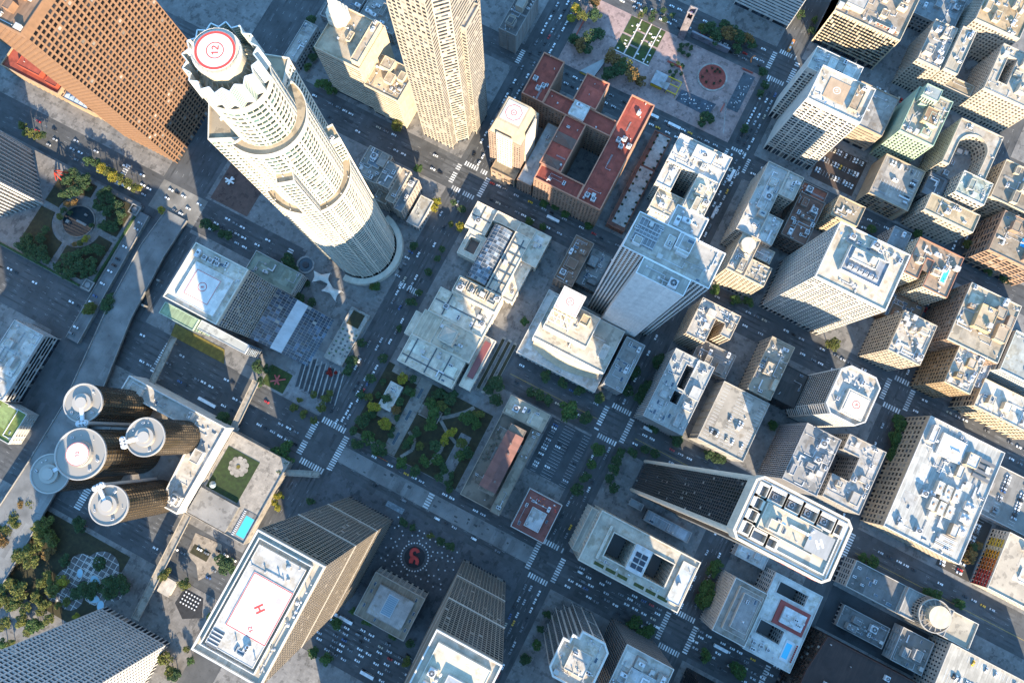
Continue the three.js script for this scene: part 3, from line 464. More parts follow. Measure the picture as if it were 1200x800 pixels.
{
  const [u0, u1, v0, v1, h] = [11, 50, 104.5, 172, 213], b = ribbedTower('ribbed_tower', 'tall brown ribbed tower with a row of round fans along its cream roof', u0, u1, v0, v1, h);
  b.house('plant_deck', u0 + 4, u1 - 4, v0 + 5, v1 - 6, h, 2, [0.62, 0.58, 0.5], [0.62, 0.55, 0.42], 0, 0.3); b.busy.length = 0;
  for (let i = 0; i < 5; i++) b.put('cooling_tower', u0 + 8, v0 + 19 + i * 7.5, h + 2, 0, 0.9);
  b.house('well_wall', u0 + 16, u1 - 8, v0 + 16, v0 + 30, h + 2, 1.6, [0.55, 0.55, 0.55], [0.25, 0.28, 0.32], 3, 0.8);
  b.clutter(rect(u0 + 5, u1 - 5, v0 + 6, v1 - 8), h + 2, 14);
}
{ // white gridded tower at the street corner (lower left)
  const b = building('white_gridded_tower', 'white concrete tower with a dense square window grid above leafy plaza', -232.4, -171, 274, 330, { category: 'tower' });
  const st = { bw: 3.8, pw: 0.85, sh: 1.1, fh: 3.9, d: 0.8, sd: 0.05, base: 9, cap: 3, color: [0.62, 0.61, 0.59], tint: T_DARK, blinds: 0.06 };
  b.block(rect(-232.4, -171, 274, 330), 0, 157, st, { eq: 10 });
}
{ // rotated dark tower with fins (left edge)
  const a = 17.5 + 27.5, b = new Bld('finned_tower', 'dark tower with deep pale vertical fins, turned diagonally beside the square garden', 0, 0, { at: [-502, 8], rot: -a * Math.PI / 180 * 0 + (Math.PI / 4), category: 'tower' });
  const st = sty('fins', { bw: 4.1, pw: 1.25, sh: 1.3, fh: 4, d: 2.6, sd: 2.4, base: 10, cap: 5, color: [0.52, 0.50, 0.47], tint: T_BLACK, blinds: 0.03 });
  b.block(rect(-27, 27, -27, 27), 0, 215, st, { eq: 8 });
}
{ // mirrored cylinders hotel
  const b = new Bld('cylinder_hotel', 'cluster of five bronze mirrored cylinders with white disc roofs on a white podium', -255, 142, { category: 'hotel' });
  const pod = [0.66, 0.65, 0.62];
  b.block([[-303, 98.5], [-209.6, 98.5], [-209.6, 176], [-227, 176], [-231, 113], [-303, 113]], 0, 26, sty('blank', { color: pod }), { name: 'podium', color: pod, roof: [0.56, 0.56, 0.55], ph: 1.6, pt: 1, eq: 16, eqList: ['vent_pipe', 'vent_pipe', 'exhaust_fan', 'skylight', 'pipe_run'] });
  b.block([[-302, 113.4], [-231.4, 113.4], [-227.4, 175], [-262, 186], [-302, 160]], 0, 12, sty('blank', { color: [0.4, 0.39, 0.37] }), { name: 'inner_deck', color: [0.4, 0.39, 0.37], roof: [0.24, 0.24, 0.245], ph: 0.8 });
  const st = { bw: 99, pw: 0.5, sh: 0.7, fh: 3.6, d: 0.14, sd: 0.03, base: 0, cap: 0.8, tint: [0.24, 0.175, 0.10], blinds: 0, even: true, color: [0.035, 0.03, 0.025] };
  const disc = (u, v, r, y) => {
    b.block(circle(u, v, r, 40), 8, y, st, { name: 'cylinder', glass: BRONZE, color: st.color, roof: false });
    const g = new GB(); g.cyl(u, v, r + 0.6, r + 0.6, y, y + 1.6, 44, [0.3, 0.29, 0.28], false); g.ring(u, v, r - 0.2, r + 0.6, y + 1.6, 44, [0.36, 0.33, 0.29]); g.cyl(u, v, r - 0.2, r - 0.2, y + 0.7, y + 1.6, 44, [0.5, 0.5, 0.5], false); g.ring(u, v, 0, r - 0.2, y + 0.7, 44, [0.25, 0.23, 0.20]);
    const m = b.part('disc_roof', g, METAL); const k = new GB(); k.cyl(u, v, r * 0.52, r * 0.5, y + 0.7, y + 3.2, 28, [0.32, 0.29, 0.25]); k.cyl(u, v, r * 0.3, r * 0.3, y + 3.2, y + 4.4, 20, [0.34, 0.31, 0.27]); k.build('drum', METAL, m, b.o);
    for (let i = 0; i < 5; i++) { const a = rr(0, 6.28); b.put(pick(['vent_pipe', 'exhaust_fan', 'air_conditioner']), u + r * 0.75 * Math.cos(a), v + r * 0.75 * Math.sin(a), y + 0.7, a, 0.7); }
  };
  const CT = [-269.4, 151.8], outer = [[-291, 121.4], [-237.2, 121.4], [-284.6, 175.6], [-234.9, 175]];
  disc(CT[0], CT[1], 18, 90); for (const [u, v] of outer) disc(u, v, 13.8, 84);
  b.helipad(CT[0], CT[1], 94.4, 8.4, 8.4, { round: true, border: 'ring', line: 0.35, text: '10', size: 2.8 });
  for (const [u, v] of outer) {      // glass lift shafts between the cylinders, each with a bulging white head
    const dx = CT[0] - u, dz = CT[1] - v, l = Math.hypot(dx, dz), px = -dz / l, pz = dx / l, c = [u + dx / l * 15, v + dz / l * 15];
    for (const s of [-1, 1]) { const g = new GB(); g.cyl(c[0] + px * 2.6 * s, c[1] + pz * 2.6 * s, 1.5, 1.5, 12, 86, 12, [0.46, 0.45, 0.43]); b.part('lift_shaft', g, METAL); }
    const h = new GB(); for (const s of [-1, 0, 1]) { h.cyl(c[0] + px * 2.4 * s, c[1] + pz * 2.4 * s, 2.3, 2.3, 86, 88, 14, 0.5); h.cyl(c[0] + px * 2.4 * s, c[1] + pz * 2.4 * s, 1.5, 1.2, 88, 88.8, 12, 0.5); } h.bar([c[0], 87, c[1]], [u, 87, v], 2.6, 1.4, 0.58); b.part('lift_head', h, METAL);
  }
}
{ // glass slab with sloping skirt
  const [u0, u1, v0, v1, h] = [-269, -224.4, -20.5, 25.2, 105], b = building('skirted_glass_tower', 'square glass tower flaring into a sloping glass skirt, square red-lined helipad on roof', u0, u1, v0, v1, { category: 'tower' });
  const st = sty('curtain', { bw: 2.1, pw: 0.34, sh: 0.9, fh: 3.9, d: 0.35, sd: 0.1, base: 0, color: [0.50, 0.45, 0.37], tint: T_BLUE, cap: 3, blinds: 0.06 });
  b.block(rect(u0, u1, v0, v1), 0, h, st, { roof: [0.62, 0.60, 0.55], ph: 1.6, pt: 0.8, parColor: [0.62, 0.58, 0.5] });
  // the skirt: glass planes that swing out to the foot on the plaza side, one bright solid strip across
  const g = new GB(), g2 = new GB(), f = new GB(), w = new GB(), Y = (k) => 44 * Math.pow(1 - k, 1.25), U = (k) => u1 + 0.3 + 40 * k;
  for (let k = 0; k < 16; k++) { const a = k / 16, c = (k + 1) / 16; for (let j = 0; j < 20; j++) { const z0 = v0 + (v1 - v0) * j / 20, z1 = v0 + (v1 - v0) * (j + 1) / 20; const solid = k > 4 && k < 8; (solid ? w : k > 7 ? g2 : g).quad([U(a), Y(a), z0], [U(c), Y(c), z0], [U(c), Y(c), z1], [U(a), Y(a), z1], null, solid ? 1 : paneTone(T_BLUE, 0.03)); if (!solid) f.bar([U(a), Y(a) + 0.12, z0], [U(c), Y(c) + 0.12, z0], 0.22, 0.22); } if (!(k > 4 && k < 8)) f.bar([U(a), Y(a) + 0.1, v0], [U(a), Y(a) + 0.1, v1], 0.25, 0.3); }
  for (const z of [v0, v1]) for (let k = 0; k < 16; k++) { const a = k / 16, c = (k + 1) / 16; w.quad([U(a), 0, z], [U(c), 0, z], [U(c), Y(c), z], [U(a), Y(a), z], null, 0.6); }
  const sk = b.part('glass_skirt', g, GLASS); g2.build('lower_skirt_glass', GLASS, sk, b.o); f.build('glazing_bars', plain([0.32, 0.3, 0.27]), sk, b.o); w.build('skylight_strip', wallM([0.62, 0.66, 0.70]), sk, b.o);
  b.house('roof_deck', u0 + 8, u1 - 5, v0 + 12, v1 - 4, h, 2, [0.66, 0.64, 0.6], [0.68, 0.66, 0.62], 0, 0.3); b.helipad(-247, 6, h + 2, 10, 10, { inset: 0.2, line: 0.4, ring: 3.4, text: '8', size: 2.2, deck: [0.68, 0.65, 0.62] });
  for (let i = 0; i < 3; i++) b.put('cooling_tower', -257 + i * 5.2, -13.5, h, 0, 0.75); b.clutter(rect(u0 + 2, u1 - 2, v0 + 2, v0 + 11), h, 8); b.clutter(rect(u1 - 5, u1 - 1, v0 + 2, v1 - 2), h, 6, [], ['vent_pipe', 'exhaust_fan', 'air_conditioner']);
  // lower wings: green-roofed slab toward the viaduct and pale slab
  b.block(rect(-304, -271.5, 31.5, 42), 0, 36, sty('curtain', { color: [0.42, 0.52, 0.42], tint: T_GREEN }), { name: 'green_wing', color: [0.42, 0.52, 0.42], roof: [0.34, 0.47, 0.32], ph: 0.6 });
  b.block(rect(-271, -225, 31, 39), 0, 33, sty('curtain', { color: [0.5, 0.55, 0.6], tint: T_BLUE }), { name: 'pale_wing', color: [0.5, 0.55, 0.6], roof: [0.55, 0.62, 0.68], ph: 0.4 });
  b.block(rect(-268, -222, -42, -22), 0, 18, sty('bands', { color: [0.45, 0.45, 0.42] }), { name: 'low_wing', color: [0.45, 0.45, 0.42], roof: [0.34, 0.40, 0.34], roofTex: 'gravel', eq: 4 });
}
{ // white-finned tower with tan helipad
  const b = building('helipad_slab_tower', 'white-columned tower with chamfered tan helipad and roof equipment, beside the parking lot', 74, 127, -388, -337, { category: 'tower' });
  const wh = [0.66, 0.63, 0.57], st = sty('piers', { bw: 3.7, pw: 0.4, sh: 1.15, fh: 3.7, d: 0.4, sd: 0.12, base: 10, cap: 4, color: wh, gap: 2, gpw: 1.3, blinds: 0.2, tint: T_DARK }), bl = { blank: true, bw: 3, fh: 20, color: wh };
  b.block(rect(82.8, 127.4, -368.3, -337.4), 0, 92, [bl, st, st, bl], { name: 'main', color: wh, roof: [0.6, 0.57, 0.51], ph: 1.6 });
  b.block(rect(74, 114, -388.5, -368.3), 0, 82, [bl, st, st, bl], { name: 'rear', color: wh, roof: [0.55, 0.55, 0.54], eq: 14, ph: 1.4 });
  b.helipad(101, -354, 92.2, 8.5, 8.5, { deck: [0.44, 0.31, 0.2], border: false, red: [0.65, 0.62, 0.56], ring: 3, text: '12', size: 2 }); b.house('plant_room', 114, 121, -366, -344, 92, 2.5, [0.5, 0.4, 0.28], [0.4, 0.3, 0.2], 4); b.clutter(rect(83, 127, -368, -338), 92, 10);
}
{ // big white gridded block
  const [u0, u1, v0, v1, h] = [139.9, 194.7, -249, -203, 111], b = building('white_gridded_block', 'broad white tower with ruled window grid and sunken plant well on roof', u0, u1, v0, v1, { category: 'tower' });
  const st = sty('piers', { bw: 3.9, pw: 0.65, sh: 0.95, fh: 3.9, d: 0.4, sd: 0.1, mid: 0.18, base: 9, cap: 2.6, color: [0.68, 0.65, 0.59], gap: 4, gpw: 1.3, tint: T_DARK, blinds: 0.1 });
  b.block(rect(u0, u1, v0, v1), 0, h, st, { roof: [0.58, 0.53, 0.45], ph: 1.3, pt: 0.8 });
  b.house('plant_well', u0 + 13, u1 - 12, v0 + 14, v1 - 12, h, 3.2, [0.62, 0.6, 0.55], [0.30, 0.33, 0.37], 0, 1.2); for (let i = 0; i < 6; i++) b.put('cooling_tower', u0 + 18 + i * 4, v1 - 17, h + 3.2, 0, 0.62); b.house('plant_room', u0 + 16, u1 - 20, v0 + 15.5, v1 - 22, h + 3.2, 2.2, [0.6, 0.57, 0.5], [0.6, 0.56, 0.48], 3);
  b.clutter(rect(u0 + 2, u1 - 2, v0 + 2, v0 + 13), h, 20); b.clutter(rect(u0 + 2, u1 - 2, v1 - 11, v1 - 1), h, 8, [], ['vent_pipe', 'exhaust_fan', 'pipe_run']);
}
{ // chamfered tower with black glass flank
  const [u0, u1, v0, v1, h] = [195.5, 227.5, -167, -126.5, 78], k = 6, b = building('chamfered_tower', 'chamfered white tower with black glass flank and square deck with ringed helipad', u0, u1, v0, v1, { category: 'tower' });
  const st = sty('bands', { bw: 2.2, sh: 1.5, fh: 3.9, color: [0.62, 0.59, 0.54], tint: T_DARK }), bk = sty('curtain', { color: [0.03, 0.03, 0.03], tint: T_BLACK, blinds: 0.02 });
  const P = [[u0 + k, v0], [u1 - k, v0], [u1, v0 + k], [u1, v1 - k], [u1 - k, v1], [u0 + k, v1], [u0, v1 - k], [u0, v0 + k]];
  b.block(P, 0, h, [st, st, st, st, st, st, bk, st], { roof: [0.56, 0.55, 0.53], ph: 2, pt: 0.9, color: st.color });
  b.block(rect(166, 194.8, -160, -130), 0, 26, sty('curtain', { color: [0.03, 0.03, 0.03], tint: T_BLACK, blinds: 0.02 }), { name: 'black_podium', color: [0.03, 0.03, 0.03], roof: [0.07, 0.072, 0.075], ph: 0.4, eq: 3, eqList: ['vent_pipe', 'skylight'] });
  b.house('roof_deck', u0 + 11, u1 - 4, v0 + 17, v1 - 5, h, 3, [0.62, 0.58, 0.5], [0.64, 0.58, 0.49], 0, 0.2); b.helipad(u0 + 20, v0 + 26, h + 3, 7.5, 7.5, { border: false, ring: 3, text: '6', size: 2.4, deck: [0.64, 0.58, 0.5] }); b.clutter(rect(u0 + 4, u1 - 4, v0 + 4, v0 + 16), h, 10); b.clutter(rect(u0 + 3, u0 + 10, v0 + 16, v1 - 8), h, 5);
}
{ // two bottom towers
  const [u0, u1, v0, v1, h] = [96, 129, 94, 131, 84], k = 5, b = building('notched_tower', 'notched tower with white vertical fins, dark glass strips and crowded white roof', u0, u1, v0, v1, { category: 'tower' });
  const wh = [0.66, 0.64, 0.6], st = sty('fins', { bw: 8, pw: 0.9, sh: 0.4, fh: 3.9, d: 0.5, sd: 0.45, tint: T_BLACK, color: wh, blinds: 0.02, cap: 3 });
  const P = [[u0 + 2 * k, v0], [u1 - k, v0], [u1, v0 + k], [u1, v1 - k], [u1 - k, v1], [u0 + k, v1], [u0, v1 - k], [u0, v0 + 2 * k], [u0 + k, v0 + 2 * k], [u0 + k, v0 + k], [u0 + 2 * k, v0 + k]];
  b.block(P, 0, h, st, { roof: [0.6, 0.57, 0.52], ph: 2.4, pt: 1.4, color: wh }); b.house('plant_room', u0 + 9, u1 - 9, v0 + 12, v1 - 9, h, 4, [0.58, 0.54, 0.47], [0.5, 0.48, 0.44], 7); b.clutter(P, h, 22);
}
{
  const [u0, u1, v0, v1, h] = [140.8, 178, 89.5, 128, 74], b = building('pinstriped_tower', 'grey tower with fine vertical ribs and pale roof full of equipment', u0, u1, v0, v1, { category: 'tower' });
  b.block(rect(u0, u1, v0, v1), 0, h, sty('fins', { bw: 2, pw: 0.45, sh: 0.7, fh: 3.9, d: 0.5, sd: 0.4, color: [0.30, 0.29, 0.28], tint: T_BLACK, blinds: 0.03, cap: 3 }), { roof: [0.55, 0.55, 0.54], ph: 1.2, eq: 12, parColor: [0.6, 0.58, 0.54] }); b.house('plant_room', u0 + 9, u1 - 9, v0 + 12, v1 - 8, h, 3, [0.55, 0.55, 0.54], [0.55, 0.55, 0.55], 4);
}

// ================================================================ mid-rise and low buildings
reseed(2);
function std(name, label, r, h, st, o = {}) {
  const b = building(name, label, ...r, o); b.block(rect(...r), 0, h, st, { eq: o.eq ?? 10, roof: o.roof, roofTex: o.roofTex, ph: o.ph, pt: o.pt, color: o.color, parColor: o.parColor, holes: o.holes, eqList: o.eqList, holeY: o.holeY }); return b;
}
const withC = (base, color, o = {}) => sty(base, { color, ...o });
{ // U-shaped red-roofed hotel
  const b = building('red_roofed_hotel', 'brick hotel with three wings, red roofs and deep light court facing the square', -126, -20, -305, -200, { category: 'hotel' });
  const st = withC('punched', [0.34, 0.22, 0.155], { bw: 3, pw: 1.7, cap: 3 }), sand = { parColor: [0.46, 0.22, 0.14], roof: [0.31, 0.068, 0.046], ph: 1.4, pt: 0.9, color: st.color };
  const rl = ['vent_pipe', 'vent_pipe', 'exhaust_fan', 'air_conditioner', 'pipe_run', 'bent_duct', 'roof_hatch'];
  b.block(rect(-125.7, -105.8, -304, -262), 0, 45, st, { ...sand, name: 'west_wing', eq: 3, eqList: rl });
  b.block(rect(-84.5, -63, -304, -277), 0, 45, st, { ...sand, name: 'middle_wing', eq: 2, eqList: rl });
  b.block(rect(-42, -20.5, -304, -200.1), 0, 45, st, { ...sand, name: 'east_wing', eq: 7, eqList: rl });
  b.block(rect(-105.8, -42, -277, -262), 0, 44, st, { ...sand, name: 'cross_wing', eq: 3, eqList: rl });
  b.block(rect(-84, -64, -262, -214), 0, 45.5, st, { ...sand, name: 'centre_wing', eq: 3, eqList: rl });
  b.block(rect(-82, -42, -214, -200.1), 0, 45, st, { ...sand, name: 'front_wing', eq: 3, eqList: rl });
  b.block(rect(-98, -84, -260, -200.6), 0, 22, st, { name: 'low_wing', color: st.color, roof: [0.55, 0.58, 0.6], ph: 0.8, eq: 2 });
  b.house('white_plant_room', -82, -68, -276, -262.4, 45, 4, [0.6, 0.6, 0.58], [0.62, 0.62, 0.6], 1); 
  const hip = (u0, u1, v0, v1, y, h) => { const g = new GB(), t = 1.2, m = Math.min(u1 - u0, v1 - v0) / 2; const r0 = [(u0 + u1) / 2, y + h, v0 + m], r1 = [(u0 + u1) / 2, y + h, v1 - m]; g.quad([u0, y, v0], [u0, y, v1], r1, r0, null, 0.95); g.quad([u1, y, v0], [u1, y, v1], r1, r0, null, 1); g.tri([u0, y, v0], [u1, y, v0], r0, null, 1); g.tri([u0, y, v1], [u1, y, v1], r1, null, 1); b.part('hipped_roof', g, wallM([0.15, 0.09, 0.07])); void t; };
  hip(-83.5, -64.5, -246, -236, 46.2, 3); hip(-83.5, -67, -223, -215, 46.2, 3);
  for (const [u, v] of [[-121, -279], [-115, -272], [-112, -276], [-34, -262], [-30, -265], [-30, -258], [-24, -261], [-36, -207], [-30, -206]]) b.put('cooling_tower', u, v, 45, 0, 0.85);
}
{ // brick tower beside it
  const [u0, u1, v0, v1, h] = [-130, -100, -243, -211, 82], b = building('brick_apartment_tower', 'brick and white tower with sloping stone crown and octagon-marked helipad', u0, u1, v0, v1, { category: 'tower' });
  const st = withC('small', [0.33, 0.25, 0.20], { bw: 2.4, cap: 2 }), w = withC('small', [0.66, 0.62, 0.54], { bw: 2.4, cap: 2 });
  b.block(rect(u0, u1, v0, v1), 0, h - 16, st, { roof: [0.5, 0.42, 0.3], color: st.color, ph: 0.4 });
  b.block(rect(u0 + 8, u1 - 8, v1, v1 + 1.5), 0, h - 10, w, { name: 'white_bay', color: w.color, ph: 0.3 }); b.block(rect(u1, u1 + 1.5, v0 + 8, v1 - 8), 0, h - 10, w, { name: 'white_bay', color: w.color, ph: 0.3 });
  const g = new GB(), a = rect(u0 + 0.6, u1 - 0.6, v0 + 0.6, v1 - 0.6), c = rect(u0 + 5, u1 - 5, v0 + 5.5, v1 - 5.5); for (let i = 0; i < 4; i++) { const j = (i + 1) % 4; g.quad([a[i][0], h - 15.6, a[i][1]], [a[j][0], h - 15.6, a[j][1]], [c[j][0], h, c[j][1]], [c[i][0], h, c[i][1]], null, 1); } g.flat(c, h); b.part('sloping_crown', g, wallM([0.44, 0.365, 0.26]));
  const hp = b.helipad((u0 + u1) / 2, (v0 + v1) / 2, h, 8.4, 8.4, { border: false, text: '5', size: 1.8, ring: 2.4, deck: [0.56, 0.57, 0.58] }); const oc = new GB(); oc.flat(circle((u0 + u1) / 2, (v0 + v1) / 2, 7, 8, 0.39), h + 0.39, 1, [circle((u0 + u1) / 2, (v0 + v1) / 2, 6.5, 8, 0.39)]); oc.build('octagon_line', plain([0.42, 0.05, 0.04]), hp, b.o);
  b.block(rect(-124, -100.5, -210.6, -200.8), 0, 16, withC('punched', [0.36, 0.26, 0.18], { bw: 6, pw: 2.4 }), { name: 'arcade', color: [0.36, 0.26, 0.18], roof: [0.42, 0.36, 0.28] });
}
{ // library: cream terraces round a small pyramid-topped tower
  const b = building('library', 'sprawling cream library with stepped terraces, square centre tower and glass barrel roof', -121, -47, -171, -14, { category: 'library' });
  const c = [0.70, 0.645, 0.54], st = withC('blank', c, { bw: 8, fh: 8 }), win = withC('punched', c, { bw: 5, pw: 3, fh: 5.5, sh: 2.6 }), rf = [0.72, 0.66, 0.56];
  const blk = (r, y0, y1, n, o = {}) => b.block(rect(...r), y0, y1, o.win ? win : st, { name: n, color: c, roof: rf, ph: o.ph ?? 0.9, ...o });
  blk([-115, -63, -40, -14.6], 0, 18, 'west_terrace', { win: 1, eq: 5 }); blk([-115, -97, -64, -40], 0, 17, 'terrace', { win: 1 }); blk([-112, -60, -87, -64], 0, 19, 'north_terrace', { win: 1, eq: 6 }); blk([-97, -60, -64, -40], 0, 20.5, 'centre', { eq: 4 }); blk([-122, -115, -60, -38], 0, 13, 'porch', {});
  blk([-91, -78, -58, -45], 20.5, 36, 'square_tower', { win: 1 }); { const g = new GB(), y = 37, a = rect(-90, -79, -57, -46), t = [-84.5, y + 6, -51.5]; for (let i = 0; i < 4; i++) g.tri([a[i][0], y, a[i][1]], [a[(i + 1) % 4][0], y, a[(i + 1) % 4][1]], t, null, 1); b.part('pyramid_roof', g, wallM([0.55, 0.5, 0.42])); }
  { const g = new GB(); const L = (p, q, y) => g.bar([p[0], y, p[1]], [q[0], y, q[1]], 1.0, 0.5, [0.06, 0.075, 0.085]); L([-114, -22], [-64, -22], 18.3); L([-108, -39], [-108, -16], 18.3); L([-90, -39], [-90, -16], 18.3); L([-76, -39], [-76, -16], 18.3); L([-111, -76], [-62, -76], 19.3); L([-100, -86], [-100, -66], 19.3); L([-72, -86], [-72, -66], 19.3); L([-76, -156], [-76, -100], 18.4); L([-68, -156], [-68, -100], 18.4); for (let i = 0; i < 6; i++) L([-77, -150 + i * 9], [-63, -150 + i * 9], 18.4); L([-120, -158], [-102, -158], 12.3); L([-112, -170], [-112, -146], 12.3); b.part('drain_gutters', g, METAL); }
  { const g = new GB(); g.box(-57, -51.5, 12, 14.5, -64, -30, [0.17, 0.05, 0.045]); b.part('brick_roofed_wing', g, METAL); blk([-59.7, -49, -68, -20], 0, 12, 'east_wing', { win: 1 }); }
  blk([-101, -60, -102, -87], 0, 26, 'plant_block', { eq: 2 }); for (let i = 0; i < 4; i++) b.house('plant_pen', -99 + i * 9.4, -91.5 + i * 9.4, -100.5, -92, 26, 2.6, [0.58, 0.52, 0.42], [0.28, 0.26, 0.22], 2, 0.9);
  blk([-78, -62.7, -160, -102], 0, 18, 'long_wing', { eq: 2 }); blk([-121, -101, -170.6, -145.4], 0, 12, 'corner_pavilion', { win: 1, eq: 1 }); blk([-101, -78, -170.5, -161], 0, 14, 'link', {}); blk([-62.6, -48.4, -170.8, -140], 0, 14, 'street_wing', { win: 1, eq: 2 }); blk([-78, -62.7, -170.5, -160.2], 0, 15, 'corner_block', {}); blk([-62.6, -52, -139.8, -104], 0, 11, 'side_wing', { win: 1, eq: 2 });
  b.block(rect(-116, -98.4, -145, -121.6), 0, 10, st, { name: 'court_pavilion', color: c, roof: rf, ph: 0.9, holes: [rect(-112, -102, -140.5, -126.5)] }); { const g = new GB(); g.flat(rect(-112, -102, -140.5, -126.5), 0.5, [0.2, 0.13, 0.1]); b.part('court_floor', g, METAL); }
  { // glass barrel roof on a dark frame
    const g = new GB(), f = new GB(), z0 = -158, z1 = -106, x0 = -97.6, x1 = -78.4, N = 10, Q = 16; const P = (i, z) => { const a = Math.PI * i / N; return [(x0 + x1) / 2 - (x1 - x0) / 2 * Math.cos(a), 14 + 5.5 * Math.sin(a), z]; };
    for (let i = 0; i < N; i++) for (let j = 0; j < Q; j++) { const a = z0 + (z1 - z0) * j / Q, c2 = z0 + (z1 - z0) * (j + 1) / Q; g.quad(P(i, a), P(i + 1, a), P(i + 1, c2), P(i, c2), null, paneTone([0.07, 0.085, 0.10], 0.05)); }
    for (let j = 0; j <= Q; j++) for (let i = 0; i < N; i++) { const z = z0 + (z1 - z0) * j / Q, p = P(i, z), q = P(i + 1, z); p[1] += 0.1; q[1] += 0.1; f.bar(p, q, 0.35, 0.3, 0.3); } for (let i = 0; i <= N; i += 2) { const p = P(i, z0), q = P(i, z1); p[1] += 0.1; q[1] += 0.1; f.bar(p, q, 0.25, 0.25, 0.3); }
    const m = b.part('glass_barrel_roof', g, GLASS); f.build('glazing_bars', METAL, m, b.o); const w = new GB(); w.box(x0, x1, 0, 14, z0, z1, 0.9); b.part('atrium_wall', w, wallM(c));
  }
}
{ // white stepped office with steel-framed helipad
  const b = building('stepped_white_office', 'stepped white building with curved cream setback and steel-framed red-lined helipad', -30, 44, -129, -67, { category: 'building' });
  const wh = [0.68, 0.66, 0.61], st = withC('punched', wh, { bw: 4, pw: 2 }), cr = [0.66, 0.56, 0.40];
  b.block(rect(-29.5, 45, -129, -67.6), 0, 12, st, { name: 'podium', color: wh, roof: [0.60, 0.61, 0.61], ph: 1.2, eq: 8, eqList: ['vent_pipe', 'exhaust_fan', 'skylight'] });
  b.block(rect(-22, 43, -121, -82), 12, 36, withC('bands', wh, { base: 0, sh: 2.3 }), { name: 'middle_tier', color: wh, roof: [0.62, 0.6, 0.55], ph: 1, eq: 3 });
  { const g = new GB(); for (let k = 0; k < 14; k++) { const a = k / 14, c2 = (k + 1) / 14, U = (t) => -20 + 61 * t, Z = (t) => -81.7 + 9 * Math.sin(Math.PI * (0.12 + 0.76 * t)); g.quad([U(a), 12.3, Z(a)], [U(c2), 12.3, Z(c2)], [U(c2), 30, Z(c2) - 7], [U(a), 30, Z(a) - 7], null, rr(0.97, 1.02)); g.quad([U(a), 30, Z(a) - 7], [U(c2), 30, Z(c2) - 7], [U(c2), 30, -84], [U(a), 30, -84], null, 1); } g.quad([-20, 12, -84], [-20, 12, -78], [-20, 30, -85], [-20, 30, -84.5], null, 0.9); g.quad([41, 12, -84], [41, 12, -78], [41, 30, -85], [41, 30, -84.5], null, 0.9); b.part('curved_setback', g, wallM(cr)); }
  b.block(rect(-18, 20, -118, -92), 36, 52, withC('bands', wh, { base: 0, sh: 2.2 }), { name: 'upper_tier', color: wh, roof: [0.62, 0.59, 0.53], ph: 0.8, eq: 3 });
  b.block(rect(-17, 2, -125, -106), 12, 66, withC('small', cr, { base: 0 }), { name: 'lift_tower', color: cr, roof: [0.6, 0.56, 0.5], ph: 0 });
  b.helipad(-7.7, -115.3, 68.2, 9.6, 9.4, { inset: 1.2, line: 0.35, ring: 3.2, text: '13', size: 2.2, ang: 85 }); { const g = new GB(); for (const u of [-16, -8, 1]) for (const v of [-124, -107]) g.bar([u, 66, v], [u, 68.2, v], 0.5, 0.5, 0.5); for (let i = 0; i < 4; i++) { const u = -17 + i * 6; g.bar([u, 62, -105], [u, 62, -96], 0.6, 0.6, 0.66); if (i < 3) { g.bar([u, 62, -105], [u + 6, 62, -96], 0.4, 0.4, 0.6); } } for (const v of [-105, -100.5, -96]) g.bar([-17, 62, v], [1, 62, v], 0.6, 0.6, 0.66); for (const u of [-17, 1]) g.bar([u, 52, -96], [u, 62, -96], 0.6, 0.6, 0.6); b.part('steel_frame', g, METAL); }
  b.house('plant_room', 6, 13, -114, -106, 52, 6, cr, [0.4, 0.33, 0.22], 0, 0.8); b.house('dark_pit', 32, 38, -104, -92, 36, 1.2, wh, [0.6, 0.58, 0.54], 0, 0.8);
}
std('annex_building', 'long grey annex with white roof vents in a row beside the street', [46.5, 63.5, -119.5, -75.5], 30, withC('small', C.grey, { bw: 3 }), { roof: [0.36, 0.36, 0.36], eq: 7, eqList: ['package_unit', 'skylight', 'air_conditioner'], parColor: [0.45, 0.45, 0.45] });
std('brown_roofed_building', 'narrow building with brown patched roof and small sheds next to library', [-30, -12.7, -179.5, -137], 24, withC('small', [0.33, 0.26, 0.21]), { roof: [0.25, 0.155, 0.11], eq: 8 });
std('low_grey_building', 'low grey building with blue-grey roof units behind the brown-roofed one', [-12.4, 6, -181, -145], 11, withC('small', C.dgrey), { roof: [0.26, 0.28, 0.3], eq: 8 });
{ const b = std('roof_terrace_building', 'long low building with white roof terrace dotted with round planters', [-11.8, 5, -304, -206], 8, withC('punched', C.brick, { base: 0 }), { eq: 0, roof: [0.2, 0.09, 0.07], ph: 0.8 }); const g = new GB(); g.box(-8.5, 4, 8, 8.3, -268, -210, 1); g.box(-7, 4, 8, 8.3, -303, -270, 1); b.part('white_terrace', g, M('paving', 0.56, 0.55, 0.53)); for (let i = 0; i < 26; i++) { const p = new GB(), u = i % 2 ? -7.2 : 3, v = -300 + Math.floor(i / 2) * 7.2; p.cyl(u, v, 0.9, 0.9, 8.3, 9, 10, [0.25, 0.2, 0.16]); p.cyl(u, v, 1.2, 0.3, 9, 10.4, 9, [0.03, 0.06, 0.025]); b.part('planter', p, METAL); } }
